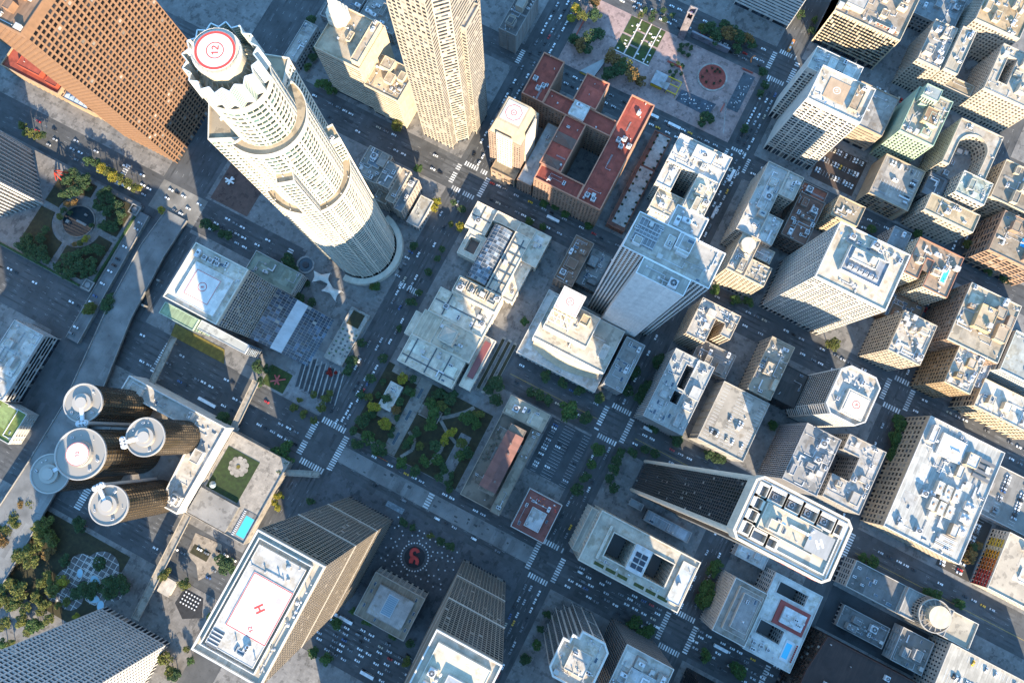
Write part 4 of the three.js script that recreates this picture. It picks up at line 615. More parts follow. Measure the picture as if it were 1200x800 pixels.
{ // white office complex
  const b = building('white_office_complex', 'white office complex with light well, clustered roofs and lit cream walls', 9, 57, -292, -206, {}); const wh = [0.66, 0.62, 0.54], st = withC('small', wh, { bw: 3 }), rf = [0.58, 0.58, 0.57];
  b.block(rect(9.4, 57.4, -292, -266), 0, 45, st, { name: 'rear', color: wh, roof: rf, eq: 16 }); b.block(rect(9.4, 24, -266, -246), 0, 40, st, { name: 'wing', color: wh, roof: rf, eq: 4 }); b.block(rect(38, 57.4, -266, -232), 0, 47, st, { name: 'wing', color: wh, roof: [0.6, 0.54, 0.44], eq: 8 }); b.block(rect(14, 38, -246, -226), 0, 34, st, { name: 'wing', color: wh, roof: [0.58, 0.52, 0.42], eq: 6 }); b.block(rect(16, 56, -226, -202), 0, 26, st, { name: 'front', color: wh, roof: rf, eq: 8 });
  b.house('plant_room', 26, 44, -288, -276, 45, 3.5, wh, rf, 3);
}
{ const b = building('white_roofed_office', 'long white-roofed office with L-shaped upper floor above the avenue', 85, 118, -303, -238, {}); const c = [0.5, 0.45, 0.38], st = withC('small', c), rf = [0.56, 0.56, 0.55];
  b.block(rect(85.4, 104, -303.5, -238), 0, 45, st, { name: 'main', color: c, roof: rf, eq: 12, ph: 1.6 }); b.block(rect(104, 117.4, -303.5, -281), 0, 45, st, { name: 'wing', color: c, roof: rf, eq: 4, ph: 1.6 }); b.block(rect(104, 117.4, -262, -238), 0, 45, st, { name: 'wing', color: c, roof: rf, eq: 6, ph: 1.6 }); b.house('plant_room', 92, 99, -292, -262, 45, 3, [0.58, 0.57, 0.55], rf, 3); }
{ const b = building('rounded_corner_office', 'beige pier-fronted office with rounded roof housing and fans', 92, 126, -237, -204, {}); const c = [0.52, 0.45, 0.35], st = withC('piers', c, { bw: 3.4 });
  b.block(rect(92.2, 108, -237.6, -204), 0, 45, st, { name: 'main', color: c, roof: [0.5, 0.48, 0.44], eq: 8 }); b.block(rect(108, 126, -221, -204), 0, 45, st, { name: 'wing', color: c, roof: [0.45, 0.42, 0.36], eq: 8 }); b.block(rect(108, 124, -237.6, -226), 0, 38, st, { name: 'wing', color: c, roof: [0.5, 0.5, 0.5], eq: 4 }); const g = new GB(); g.cyl(99.5, -229, 6, 6, 45, 50, 24, 1); b.part('round_stair_tower', g, wallM([0.6, 0.54, 0.43])); }
{ const b = building('red_tiled_building', 'dark brick building with red terrace roof and dormers beside the car park', 123, 146, -311, -257, {}); const c = [0.26, 0.22, 0.19]; b.block(rect(123.3, 146, -300, -258), 0, 30, withC('small', c), { color: c, roof: [0.22, 0.12, 0.09], eq: 14 }); b.block(rect(123.3, 146, -313, -300), 0, 24, withC('small', c), { name: 'rear', color: c, roof: [0.3, 0.1, 0.06], eq: 4 }); }
std('cream_gabled_building', 'small cream-walled building tucked behind the broad white tower', [152, 176, -309, -290], 36, withC('small', [0.5, 0.4, 0.27]), { roof: [0.3, 0.26, 0.2], eq: 5 });
{ const b = std('banded_office', 'office tower of white horizontal bands on the square’s far side', [-1, 53.7, -510, -454.6], 62, withC('bands', [0.66, 0.65, 0.62], { sh: 2.1, fh: 3.7 }), { eq: 10 }); void b; }
{ const [u0, u1, v0, v1, h] = [78.8, 140, -500, -453, 46], b = building('columned_building', 'cream building with tall column bays, balustraded roof and red rooftop sign', u0, u1, v0, v1, {}); const c = [0.60, 0.50, 0.35]; b.block(rect(u0, u1, v0, v1), 0, h, withC('piers', c, { bw: 3, pw: 1.2, sh: 1.0, d: 1, sd: 0.6, gap: 1 }), { color: c, roof: [0.34, 0.3, 0.25], eq: 16, ph: 1.6 }); b.house('plant_room', u0 + 6, u0 + 22, v0 + 20, v1 - 8, h, 6, [0.5, 0.45, 0.38], [0.4, 0.38, 0.34], 3); const g = new GB(); g.box(114, 136, h + 1, h + 3.4, -458.2, -457.8, [0.4, 0.36, 0.3]); for (let i = 0; i < 6; i++) g.box(116 + i * 3.2, 118.2 + i * 3.2, h + 1.4, h + 3, -457.8, -457.7, [0.42, 0.08, 0.05]); b.part('rooftop_sign', g, METAL); }
std('sloped_parking_block', 'grey ramped parking building with tan wall beside the green tower', [129, 165, -416.4, -377.5], 30, [withC('deck', C.tan), withC('deck', C.tan), withC('bands', C.tan, { sh: 2.6 }), withC('deck', C.tan)], { roof: [0.36, 0.35, 0.34], eq: 4, color: C.tan });
{ const [u0, u1, v0, v1, h] = [170.4, 201, -421, -377, 48], b = building('green_terracotta_tower', 'pale green terracotta tower with white upper fins and cluttered roof', u0, u1, v0, v1, { category: 'tower' }); const c = [0.36, 0.48, 0.36], w = [0.58, 0.60, 0.5]; const st = withC('piers', c, { bw: 3 }); b.block(rect(u0, u1, v0, v1), 0, h, [st, withC('piers', w, { bw: 3 }), withC('piers', w, { bw: 3 }), { blank: true, bw: 6, fh: 6 }], { color: c, roof: [0.42, 0.38, 0.31], eq: 12 }); b.house('green_penthouse', u0 + 2, u0 + 16, v0 + 1, v0 + 12, h, 9, c, [0.3, 0.34, 0.33], 2); b.house('plant_room', u0 + 12, u0 + 22, v0 + 16, v0 + 30, h, 5, [0.5, 0.4, 0.25], [0.3, 0.2, 0.12], 2); const g = new GB(); for (let i = 0; i < 6; i++) g.box(u0 + 3 + i * 2.2, u0 + 3.8 + i * 2.2, h, h + 7, v0 + 12.2, v0 + 14, 1); b.part('roof_fins', g, wallM(w)); }
{ const b = building('beige_block_building', 'beige office block with recessed light court and arcaded sunlit front', 161, 197, -492, -450, {}); const c = C.sand, st = withC('punched', c, { bw: 3 }); b.block(rect(161.3, 182, -492, -450), 0, 40, st, { color: c, roof: [0.42, 0.4, 0.37], eq: 14 }); b.block(rect(184, 196.6, -494, -450), 0, 43, st, { name: 'wing', color: c, roof: [0.5, 0.46, 0.39], eq: 4 }); b.block(rect(182, 184, -480, -450.5), 0, 38, st, { name: 'link', color: c }); b.block(rect(197, 221, -462, -450.5), 0, 24, st, { name: 'low_front', color: c, roof: [0.4, 0.34, 0.25], eq: 2 }); }
{ const b = building('corner_beige_building', 'beige corner building with paired roof ridges and white roof patch', 222, 264, -497, -450, {}); const c = C.sand, st = withC('punched', c, { bw: 3 }); b.block(rect(221.7, 268, -497, -450.6), 0, 41, st, { color: c, roof: [0.46, 0.43, 0.37], eq: 12, holes: [rect(230, 238, -488, -462)] }); }
std('tall_beige_slab', 'beige slab with shaded wall at the top corner beyond the court', [191, 232, -545, -506], 42, withC('punched', C.sand, { bw: 3 }), { roof: [0.48, 0.38, 0.25], eq: 10 });
std('blue_roofed_block', 'grey block with worn blue-grey roof behind the columned building', [145, 186, -545, -508], 18, withC('small', C.grey), { roof: [0.26, 0.29, 0.32], eq: 10 });
{ const b = building('curved_court_building', 'cream building with curved courtyard opening onto a lower grey roof', 214, 253, -416, -372, {}); const c = [0.52, 0.45, 0.35], st = withC('punched', c, { bw: 3 }); const arc = []; for (let i = 0; i <= 12; i++) { const a = Math.PI * (1 + i / 12); arc.push([233.5 + 12.5 * Math.cos(a), -394 + 13 * Math.sin(a)]); }
  b.block([[214.8, -372.5], [214.8, -416], [253, -416], [253, -372.5], [246, -372.5], ...arc.reverse(), [221, -372.5]], 0, 42, st, { color: c, roof: [0.5, 0.46, 0.4], eq: 4 }); b.block(rect(221.2, 245.8, -406.5, -372.8), 0, 22, S.blank, { name: 'court_hall', color: [0.4, 0.38, 0.35], roof: [0.28, 0.29, 0.3], ph: 0.3, eq: 3 }); }
{ const b = std('parking_deck_building', 'tan-walled parking structure with grey rooftop deck and scattered cars', [176.5, 213, -369, -329], 24, [withC('deck', C.tan), withC('deck', C.tan), withC('fins', C.dgrey, { bw: 4, base: 0 }), withC('blank', [0.46, 0.36, 0.24])], { roof: [0.33, 0.32, 0.31], eq: 2, color: [0.42, 0.34, 0.24] }); void b; }
std('beige_arcade_building', 'beige corner building with flat tan roof divided by one parapet', [220, 264, -347, -330], 36, withC('punched', C.sand, { bw: 4, pw: 2 }), { roof: [0.52, 0.43, 0.30], eq: 4 });
std('green_roofed_walkup', 'narrow white-walled building with pale green roof and small sheds', [234, 260, -373, -352], 43, withC('small', [0.58, 0.54, 0.46]), { roof: [0.36, 0.42, 0.39], eq: 8 });
std('dark_walled_building', 'dark low building between the curved-court building and tan parking structure', [216, 233, -371, -349], 26, withC('small', C.dgrey), { roof: [0.2, 0.21, 0.23], eq: 3 });
{ const b = std('orange_pier_building', 'brick building with orange piers and a bright blue tarpaulin on its roof', [280.8, 330, -361, -322.7], 36, withC('piers', [0.37, 0.25, 0.175], { bw: 6, pw: 1.4 }), { roof: [0.34, 0.28, 0.21], eq: 16 }); const g = new GB(); g.box(303, 313, 36.1, 36.6, -345, -338); b.part('blue_tarpaulin', g, plain([0.03, 0.28, 0.52])); }
std('lit_corner_building', 'cream corner building with grey worn roof north of the orange-piered one', [266, 310, -405, -368], 34, withC('punched', [0.54, 0.46, 0.34]), { roof: [0.3, 0.27, 0.23], eq: 8 });
{ const [u0, u1, v0, v1, h] = [222, 261, -301, -263.5, 46], b = building('pool_hotel', 'white hotel around a yellow court with rooftop swimming pool and red edging', u0, u1, v0, v1, { category: 'hotel' }); const c = [0.64, 0.57, 0.44], st = withC('small', c, { bw: 3 }), yl = withC('small', [0.58, 0.42, 0.2]); b.block([[u0, v0], [u1, v0], [u1, v1], [u0 + 18, v1], [u0 + 18, v0 + 14], [u0 + 12, v0 + 14], [u0 + 12, v1 - 4], [u0, v1 - 4]], 0, h, [st, st, st, yl, yl, yl, st, st], { color: c, roof: [0.4, 0.3, 0.22], eq: 12, parColor: [0.4, 0.2, 0.13] }); const p = new GB(); p.box(u1 - 11, u1 - 6, h, h + 0.7, -287, -273, 1); const m = b.part('pool_surround', p, plain([0.6, 0.58, 0.54])); const w = new GB(); w.box(u1 - 10.4, u1 - 6.6, h + 0.7, h + 0.72, -286, -274); w.build('pool_water', plain([0.06, 0.42, 0.58], { roughness: 0.05 }), m, b.o); }
std('grey_lean_building', 'grey blank building wedged behind the pool hotel', [206, 221.5, -309, -282], 30, withC('small', C.grey), { roof: [0.3, 0.32, 0.35], eq: 3 });
std('vaulted_sheds', 'low row of ribbed vaulted roofs between pool hotel and brown tower', [232, 262, -262, -240], 16, withC('small', C.brown), { roof: [0.22, 0.17, 0.13], eq: 8, eqList: ['skylight', 'duct', 'skylight'] });
{ const [u0, u1, v0, v1, h] = [272, 315, -283, -231, 50], b = building('brick_loft_building', 'brown brick loft building with tan penthouse terraces on a pale roof', u0, u1, v0, v1, {}); const c = [0.31, 0.22, 0.155], st = withC('punched', c, { bw: 3.8 }); b.block(rect(u0, u1, v0, v1), 0, h, st, { color: c, roof: [0.5, 0.45, 0.37], eq: 12, parColor: [0.55, 0.49, 0.4] }); b.house('penthouse', u0 + 12, u0 + 26, v0 + 14, v0 + 34, h, 5, [0.5, 0.38, 0.22], [0.48, 0.38, 0.25], 3); b.house('penthouse', u1 - 12, u1 - 3, v0 + 22, v0 + 36, h, 4, [0.5, 0.4, 0.27], [0.46, 0.36, 0.25], 1); }
std('tan_grid_building', 'tan building with dense windows and white roof crowded with blue-grey ducts', [234, 262, -238, -202], 48, withC('small', [0.46, 0.395, 0.31], { bw: 3.4, pw: 1.1 }), { roof: [0.56, 0.53, 0.48], eq: 22 });
std('gilded_brick_building', 'golden brown building with bay windows and busy cream roof at the crossing', [284, 306, -236, -199], 48, withC('punched', [0.36, 0.26, 0.15], { bw: 3.6, pw: 1.2 }), { roof: [0.56, 0.5, 0.42], eq: 18, parColor: [0.55, 0.47, 0.36] });
std('long_white_building', 'long low white-roofed building with tan street front along the avenue', [320.8, 380, -223, -198], 32, withC('piers', [0.56, 0.47, 0.34], { bw: 5 }), { roof: [0.62, 0.6, 0.55], eq: 10 });
std('green_banded_building', 'building with white and green bands behind the long white-roofed one', [324, 372, -268, -232], 40, withC('bands', [0.56, 0.6, 0.56], { sh: 1.9 }), { roof: [0.42, 0.46, 0.46], eq: 6 });
std('small_link_building', 'small grey-roofed building between the golden brown and the long white one', [306.6, 323, -238, -214], 30, withC('small', C.lgrey), { roof: [0.42, 0.44, 0.46], eq: 4 });
{ const [u0, u1, v0, v1, h] = [291, 355, -173, -76, 36], b = building('department_store_block', 'big block with rows of square windows and white roof of vents, ducts and fans', u0, u1, v0, v1, {}); const c = [0.46, 0.385, 0.29], st = withC('punched', c, { bw: 4.2, pw: 1.8, fh: 5, sh: 2.2, cap: 4 }); b.block(rect(u0, u1, v0, v1), 0, h, st, { color: c, roof: [0.58, 0.58, 0.57], eq: 20, ph: 1.2, parColor: [0.62, 0.6, 0.56] });
  b.busy.length = 0; for (let i = 0; i < 2; i++) for (let j = 0; j < 3; j++) { const u = u0 + 24 + j * 7, v = -128 + i * 14; b.house('roof_monitor', u, u + 5, v, v + 10, h, 4.5, [0.60, 0.57, 0.5], [0.62, 0.6, 0.55], 0, 0.15); const g = new GB(); g.box(u + 1.8, u + 3.2, h + 4.5, h + 5, v + 4, v + 6, [0.3, 0.2, 0.13]); b.part('monitor_vent', g, METAL); }
  b.house('stair_tower', u0 + 4, u0 + 9, v0 + 6, v0 + 20, h, 4, [0.6, 0.58, 0.54], [0.6, 0.6, 0.58]); b.house('raised_roof', u0 + 14, u0 + 34, v0 + 8, v0 + 26, h, 2.5, [0.6, 0.6, 0.58], [0.62, 0.62, 0.6], 1, 0.2); for (let i = 0; i < 3; i++) { b.house('fan_block', u1 - 14, u1 - 6, -124 + i * 10, -117 + i * 10, h, 3, [0.6, 0.6, 0.58], [0.6, 0.6, 0.58], 0, 0.2); for (const k of [0, 1]) { const f = b.put('exhaust_fan', u1 - 12 + k * 4, -120.5 + i * 10, h + 3, 0, 1.5); void f; } } for (let i = 0; i < 9; i++) { const d = new GB(); d.box(u1 - 24, u1 - 8, h + 0.8, h + 1.7, -92 + i * 1.35, -91.2 + i * 1.35, i % 3 ? 0.5 : [0.42, 0.36, 0.28]); b.part('duct', d, METAL); } for (let i = 0; i < 4; i++) { const d = new GB(); d.box(u1 - 18, u1 - 4, h + 1, h + 2.6, -160 + i * 4.5, -157.4 + i * 4.5, 0.12); b.part('condenser_bank', d, METAL); } b.clutter(rect(u0 + 2, u1 - 2, v0 + 2, v1 - 2), h, 26); }
std('ribbed_grey_office', 'grey office with close vertical ribs and flat roof of small vents', [198.4, 227.4, -118, -70], 55, withC('fins', [0.36, 0.36, 0.37], { bw: 1.7, pw: 0.7, d: 1 }), { roof: [0.38, 0.39, 0.41], eq: 16, ph: 0.7 });
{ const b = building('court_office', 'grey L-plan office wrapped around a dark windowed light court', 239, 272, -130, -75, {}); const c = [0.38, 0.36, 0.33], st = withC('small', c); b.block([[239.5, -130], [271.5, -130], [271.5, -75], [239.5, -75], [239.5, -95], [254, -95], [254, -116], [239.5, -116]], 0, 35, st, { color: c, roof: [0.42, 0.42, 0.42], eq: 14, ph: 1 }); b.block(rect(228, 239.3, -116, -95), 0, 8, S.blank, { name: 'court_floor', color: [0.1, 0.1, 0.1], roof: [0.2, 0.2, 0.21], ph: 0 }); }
std('parking_structure', 'grey parking structure with striped rooftop bays and few cars', [134, 175, -123.6, -71], 28, withC('deck', [0.42, 0.41, 0.38]), { roof: [0.42, 0.41, 0.39], eq: 2, ph: 1 });
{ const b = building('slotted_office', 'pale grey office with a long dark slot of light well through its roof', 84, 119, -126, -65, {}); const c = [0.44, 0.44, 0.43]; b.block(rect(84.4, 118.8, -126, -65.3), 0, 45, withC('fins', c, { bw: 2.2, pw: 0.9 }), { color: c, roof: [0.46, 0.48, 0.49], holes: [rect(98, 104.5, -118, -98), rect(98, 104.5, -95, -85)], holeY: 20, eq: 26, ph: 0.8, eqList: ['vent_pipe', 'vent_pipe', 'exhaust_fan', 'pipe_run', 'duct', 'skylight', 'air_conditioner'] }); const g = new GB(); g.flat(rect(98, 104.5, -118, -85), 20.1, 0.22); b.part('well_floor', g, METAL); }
std('narrow_tan_office', 'narrow office with tan roof tanks beside the parking structure', [153, 173.6, -175, -126], 30, withC('small', [0.44, 0.38, 0.3]), { roof: [0.4, 0.36, 0.3], eq: 14 });
{ const b = building('clock_corner_office', 'pier-fronted cream office with twin wings and busy white roof', 86, 120, -173, -140, {}); const c = [0.5, 0.43, 0.34], st = withC('fins', c, { bw: 2.6, pw: 1.1 }); b.block([[86, -173.4], [120, -173.4], [120, -152], [111, -152], [111, -162], [103, -162], [103, -140.2], [86, -140.2]], 0, 45, st, { color: c, roof: [0.52, 0.5, 0.47], eq: 18, ph: 1 }); }
std('patched_low_building', 'low building with dark patched roof between two taller offices', [104, 137, -150, -127.5], 16, withC('small', C.grey), { roof: [0.28, 0.27, 0.26], eq: 12 });
{ const [u0, u1, v0, v1] = [32.4, 69.6 - 7, 27.5, 62], b = building('red_terrace_building', 'small white-striped building with red roof terrace and white plant room', u0, u1, v0, v1, {}); const c = [0.62, 0.6, 0.57]; b.block(rect(u0, u1, v0, v1), 0, 14, withC('fins', c, { bw: 1.6, pw: 0.9, d: 0.5, base: 0 }), { color: c, roof: [0.26, 0.10, 0.09], ph: 1.2 }); b.house('plant_room', u0 + 9, u0 + 22, v0 + 12, v1 - 6, 14, 4, [0.6, 0.6, 0.6], [0.5, 0.51, 0.52], 5); const g = new GB(); for (let i = 0; i < 16; i++) { const u = rr(u0 + 2, u1 - 2), v = rr(v0 + 2, v0 + 9); g.box(u - 0.7, u + 0.7, 14.05, 14.8, v - 0.5, v + 0.5, pick([[0.5, 0.05, 0.03], [0.6, 0.6, 0.6], [0.5, 0.12, 0.04]])); } b.part('terrace_furniture', g, METAL); b.clutter(rect(u0 + 2, u1 - 2, v0 + 2, v1 - 2), 14, 6); }
{ const b = building('club_building', 'long club building with dull red tiled roof rising from dark terraces, beige end block', -16, 20, -33, 58, {}); const c = [0.40, 0.34, 0.27], st = withC('punched', c, { bw: 4 }), up = [0.27, 0.20, 0.155];
  b.block(rect(-16.3, 20.3, -17, 58.5), 0, 13, st, { name: 'base', color: c, roof: [0.26, 0.23, 0.2], roofTex: 'gravel', ph: 1.1, eq: 5 }); b.block(rect(-16.3, 20.3, -33, -17), 0, 25, st, { name: 'end_block', color: c, roof: [0.47, 0.41, 0.33], roofTex: 'gravel', ph: 1, eq: 3 }); b.block(rect(11.5, 20.3, -16.8, 58.5), 13, 22, withC('punched', up, { base: 0 }), { name: 'side_wing', color: up, roof: [0.36, 0.32, 0.27], ph: 0.8, eq: 6 });
  b.block(rect(-5, 8.5, -12, 46), 13, 36, withC('punched', up, { base: 0 }), { name: 'upper', color: up, roof: [0.3, 0.26, 0.22], ph: 0.3 }); const g = new GB(), y = 36.35, a = [-5.6, 9.1, -6, 43]; const m = (a[0] + a[1]) / 2; for (let i = 0; i < 16; i++) { const z0 = a[2] + (a[3] - a[2]) * i / 16, z1 = a[2] + (a[3] - a[2]) * (i + 1) / 16; g.quad([a[0], y, z0], [a[0], y, z1], [m, y + 3.6, z1], [m, y + 3.6, z0], null, rr(0.86, 1.08)); g.quad([a[1], y, z0], [a[1], y, z1], [m, y + 3.6, z1], [m, y + 3.6, z0], null, rr(0.86, 1.08)); } g.tri([a[0], y, a[2]], [a[1], y, a[2]], [m, y + 3.6, a[2]]); g.tri([a[0], y, a[3]], [a[1], y, a[3]], [m, y + 3.6, a[3]]); b.part('tiled_roof', g, wallM([0.20, 0.095, 0.08])); for (const [u, v] of [[3, 10], [3.5, 34], [1, 2]]) { const d = new GB(); d.box(u, u + 1.6, 38, 41, v, v + 1.6, [0.16, 0.11, 0.09]); b.part('chimney', d, METAL); }
  for (let i = 0; i < 9; i++) { const p = new GB(), u = -12.5 + (i % 2) * 3, v = 0 + i * 3; p.box(u - 1.1, u + 1.1, 13, 13.8, v - 1.1, v + 1.1, [0.2, 0.17, 0.14]); for (let k = 0; k < 50; k++) { const x = u + rr(-1.2, 1.2), z = v + rr(-1.2, 1.2), q = 13.8 + rr(0, 1.4), s2 = 0.3, f = rr(0.6, 1.4); p.tri([x - s2, q, z], [x + s2, q + rr(-0.2, 0.3), z + 0.1], [x, q + 0.3, z + rr(-0.4, 0.4)], null, [0.03 * f, 0.055 * f, 0.018 * f]); } b.part('terrace_planter', p, METAL); } }
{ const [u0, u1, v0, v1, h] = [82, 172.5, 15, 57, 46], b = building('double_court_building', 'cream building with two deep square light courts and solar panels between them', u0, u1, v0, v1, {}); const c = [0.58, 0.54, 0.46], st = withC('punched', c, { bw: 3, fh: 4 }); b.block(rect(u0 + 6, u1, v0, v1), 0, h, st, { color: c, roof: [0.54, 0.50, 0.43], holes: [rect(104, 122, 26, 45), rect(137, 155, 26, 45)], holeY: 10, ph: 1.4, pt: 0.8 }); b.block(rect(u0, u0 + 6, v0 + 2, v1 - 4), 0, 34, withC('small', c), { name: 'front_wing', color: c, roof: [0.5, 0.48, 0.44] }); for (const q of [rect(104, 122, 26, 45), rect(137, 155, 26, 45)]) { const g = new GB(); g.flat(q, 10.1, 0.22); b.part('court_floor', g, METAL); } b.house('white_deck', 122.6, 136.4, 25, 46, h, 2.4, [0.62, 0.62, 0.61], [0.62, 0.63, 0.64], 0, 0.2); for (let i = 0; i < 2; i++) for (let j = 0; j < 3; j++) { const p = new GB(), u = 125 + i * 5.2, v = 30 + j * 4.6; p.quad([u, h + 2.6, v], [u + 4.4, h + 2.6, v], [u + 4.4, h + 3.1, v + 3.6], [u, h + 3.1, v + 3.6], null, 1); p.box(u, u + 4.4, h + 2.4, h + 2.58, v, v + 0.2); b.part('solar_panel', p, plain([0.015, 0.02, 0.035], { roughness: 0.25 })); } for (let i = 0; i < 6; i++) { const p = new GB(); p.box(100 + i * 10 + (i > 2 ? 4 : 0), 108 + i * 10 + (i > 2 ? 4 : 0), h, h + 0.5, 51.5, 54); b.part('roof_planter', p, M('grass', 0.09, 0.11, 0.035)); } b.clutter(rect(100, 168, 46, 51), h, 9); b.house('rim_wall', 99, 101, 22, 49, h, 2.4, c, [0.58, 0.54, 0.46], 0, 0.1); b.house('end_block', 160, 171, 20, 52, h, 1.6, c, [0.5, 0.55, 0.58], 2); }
{ const [u0, u1, v0, v1, h] = [205, 232.5, 13, 57, 35], b = building('terraced_grid_office', 'office with white window grid and three stepped grey roof terraces', u0, u1, v0, v1, {}); const c = [0.60, 0.58, 0.54]; b.block(rect(u0, u1, v0, v1), 0, h, withC('punched', c, { bw: 2.2, pw: 0.9, sh: 1.3, fh: 2.9, base: 3 }), { color: c, roof: [0.36, 0.34, 0.32], ph: 1.2 }); b.house('terrace', u0 + 5, u1 - 3, v0 + 4, v1 - 5, h, 3, [0.5, 0.46, 0.4], [0.34, 0.3, 0.27], 0, 1); b.busy.length = 0; b.house('terrace', u0 + 9, u1 - 5, v0 + 7, v1 - 9, h + 3, 2.6, [0.52, 0.49, 0.44], [0.3, 0.28, 0.27], 8, 0.8); }
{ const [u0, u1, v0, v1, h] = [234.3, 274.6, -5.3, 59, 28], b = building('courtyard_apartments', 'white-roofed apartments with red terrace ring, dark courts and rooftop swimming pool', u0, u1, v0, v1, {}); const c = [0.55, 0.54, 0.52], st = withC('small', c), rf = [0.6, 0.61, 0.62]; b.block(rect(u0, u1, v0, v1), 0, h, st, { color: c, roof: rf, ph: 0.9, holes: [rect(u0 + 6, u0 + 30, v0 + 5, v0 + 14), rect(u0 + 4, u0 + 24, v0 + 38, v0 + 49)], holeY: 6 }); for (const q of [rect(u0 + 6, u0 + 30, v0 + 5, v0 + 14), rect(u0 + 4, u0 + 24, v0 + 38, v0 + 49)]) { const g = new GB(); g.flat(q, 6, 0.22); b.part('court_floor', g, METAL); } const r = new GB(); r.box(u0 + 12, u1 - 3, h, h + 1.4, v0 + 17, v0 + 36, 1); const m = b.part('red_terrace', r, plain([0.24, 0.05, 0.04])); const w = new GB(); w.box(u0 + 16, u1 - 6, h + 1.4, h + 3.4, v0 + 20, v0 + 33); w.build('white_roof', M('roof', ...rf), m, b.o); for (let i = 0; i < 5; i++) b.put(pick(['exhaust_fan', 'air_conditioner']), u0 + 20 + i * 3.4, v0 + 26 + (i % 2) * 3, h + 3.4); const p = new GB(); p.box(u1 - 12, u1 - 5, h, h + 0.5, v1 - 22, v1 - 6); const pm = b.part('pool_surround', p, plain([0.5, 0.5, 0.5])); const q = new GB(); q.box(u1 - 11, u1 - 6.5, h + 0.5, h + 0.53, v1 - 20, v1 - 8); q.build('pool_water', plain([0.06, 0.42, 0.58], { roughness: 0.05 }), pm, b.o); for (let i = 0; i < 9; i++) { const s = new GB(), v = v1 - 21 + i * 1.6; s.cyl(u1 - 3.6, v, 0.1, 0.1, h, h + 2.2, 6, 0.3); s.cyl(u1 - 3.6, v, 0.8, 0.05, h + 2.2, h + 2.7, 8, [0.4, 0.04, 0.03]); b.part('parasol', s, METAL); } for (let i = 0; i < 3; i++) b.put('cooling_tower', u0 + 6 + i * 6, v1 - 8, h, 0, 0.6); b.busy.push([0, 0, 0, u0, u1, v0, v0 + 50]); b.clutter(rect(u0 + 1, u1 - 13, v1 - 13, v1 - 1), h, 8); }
{ const b = building('round_tower_podium', 'long low building with dark flat roof and a round drum tower with disc roof', 290, 394, -44, -20, {}); const c = [0.42, 0.40, 0.37]; const st = withC('punched', c, { bw: 5 }); b.block(rect(290, 333, -43.5, -21), 0, 22, st, { color: c, roof: [0.15, 0.15, 0.155], ph: 1.2, eq: 6, eqList: ['vent_pipe', 'skylight', 'air_conditioner'] }); b.block(rect(333.3, 372, -43.5, -21), 0, 25, st, { name: 'raised', color: c, roof: [0.40, 0.40, 0.40], ph: 1, eq: 3 }); b.block(rect(372.3, 394, -43, -21), 0, 23, st, { name: 'end', color: [0.55, 0.51, 0.44], roof: [0.5, 0.47, 0.41], ph: 1.5 });
  b.block(circle(354, -32, 12.8, 36), 0, 34, withC('fins', [0.4, 0.38, 0.34], { bw: 99, pw: 0.5, base: 0, tint: T_BLACK }), { name: 'drum', color: [0.4, 0.38, 0.34], roof: [0.3, 0.3, 0.3], ph: 1.5, pt: 0.7 }); const g = new GB(); g.cyl(353.5, -32.5, 7.2, 7.2, 34, 41, 32, 1); g.cyl(353.5, -32.5, 8.4, 8.4, 41, 42, 32, 1); b.part('disc_roof', g, wallM([0.56, 0.48, 0.35])); for (let i = 0; i < 16; i++) { const a = i / 16 * 6.283, s = new GB(); s.bar([353.5 + 6.8 * Math.cos(a), 37, -32.5 + 6.8 * Math.sin(a)], [354 + 12.2 * Math.cos(a), 34.6, -32 + 12.2 * Math.sin(a)], 0.6, 0.5); b.part('radial_rib', s, wallM([0.24, 0.235, 0.23])); } }
std('deck_parking_building', 'pale parking building with pierced end wall and sunlit rooftop of cars', [379, 470, -20, 60], 25, [withC('deck', C.lgrey), withC('deck', C.lgrey), withC('deck', C.lgrey), withC('small', [0.5, 0.47, 0.42], { bw: 3.4, pw: 2, fh: 4 })], { roof: [0.56, 0.53, 0.48], eq: 3, ph: 1, color: [0.5, 0.47, 0.42] });
{ const b = building('dark_red_office', 'dark reddish-brown glass office with tiled roof at the lower edge', 283, 372, 20, 78, {}); const c = [0.07, 0.035, 0.027]; b.block([[286, 20], [372, 20], [372, 78], [281, 78], [281, 50]], 0, 36, withC('curtain', c, { tint: T_BROWN, bw: 2.4, pw: 0.4 }), { color: c, roof: [0.06, 0.035, 0.03], ph: 0.8, eq: 5 }); }
std('low_loading_shed', 'low grey shed in the dark yard beside the drum-tower building', [303, 343, -8, 10], 7, withC('small', C.grey), { roof: [0.2, 0.2, 0.21], eq: 8 });
std('yard_ramp_building', 'small stepped concrete building at the end of the dark yard', [349, 376, -14, 14], 12, withC('deck', C.lgrey), { roof: [0.3, 0.3, 0.3], eq: 9 });
std('black_wedge_office', 'black glass office with sharp corner and pale edge at the bottom crossing', [212, 262, 96, 140], 60, withC('curtain', C.black, { tint: T_BLACK }), { roof: [0.05, 0.05, 0.055], eq: 6, parColor: [0.4, 0.36, 0.3] });
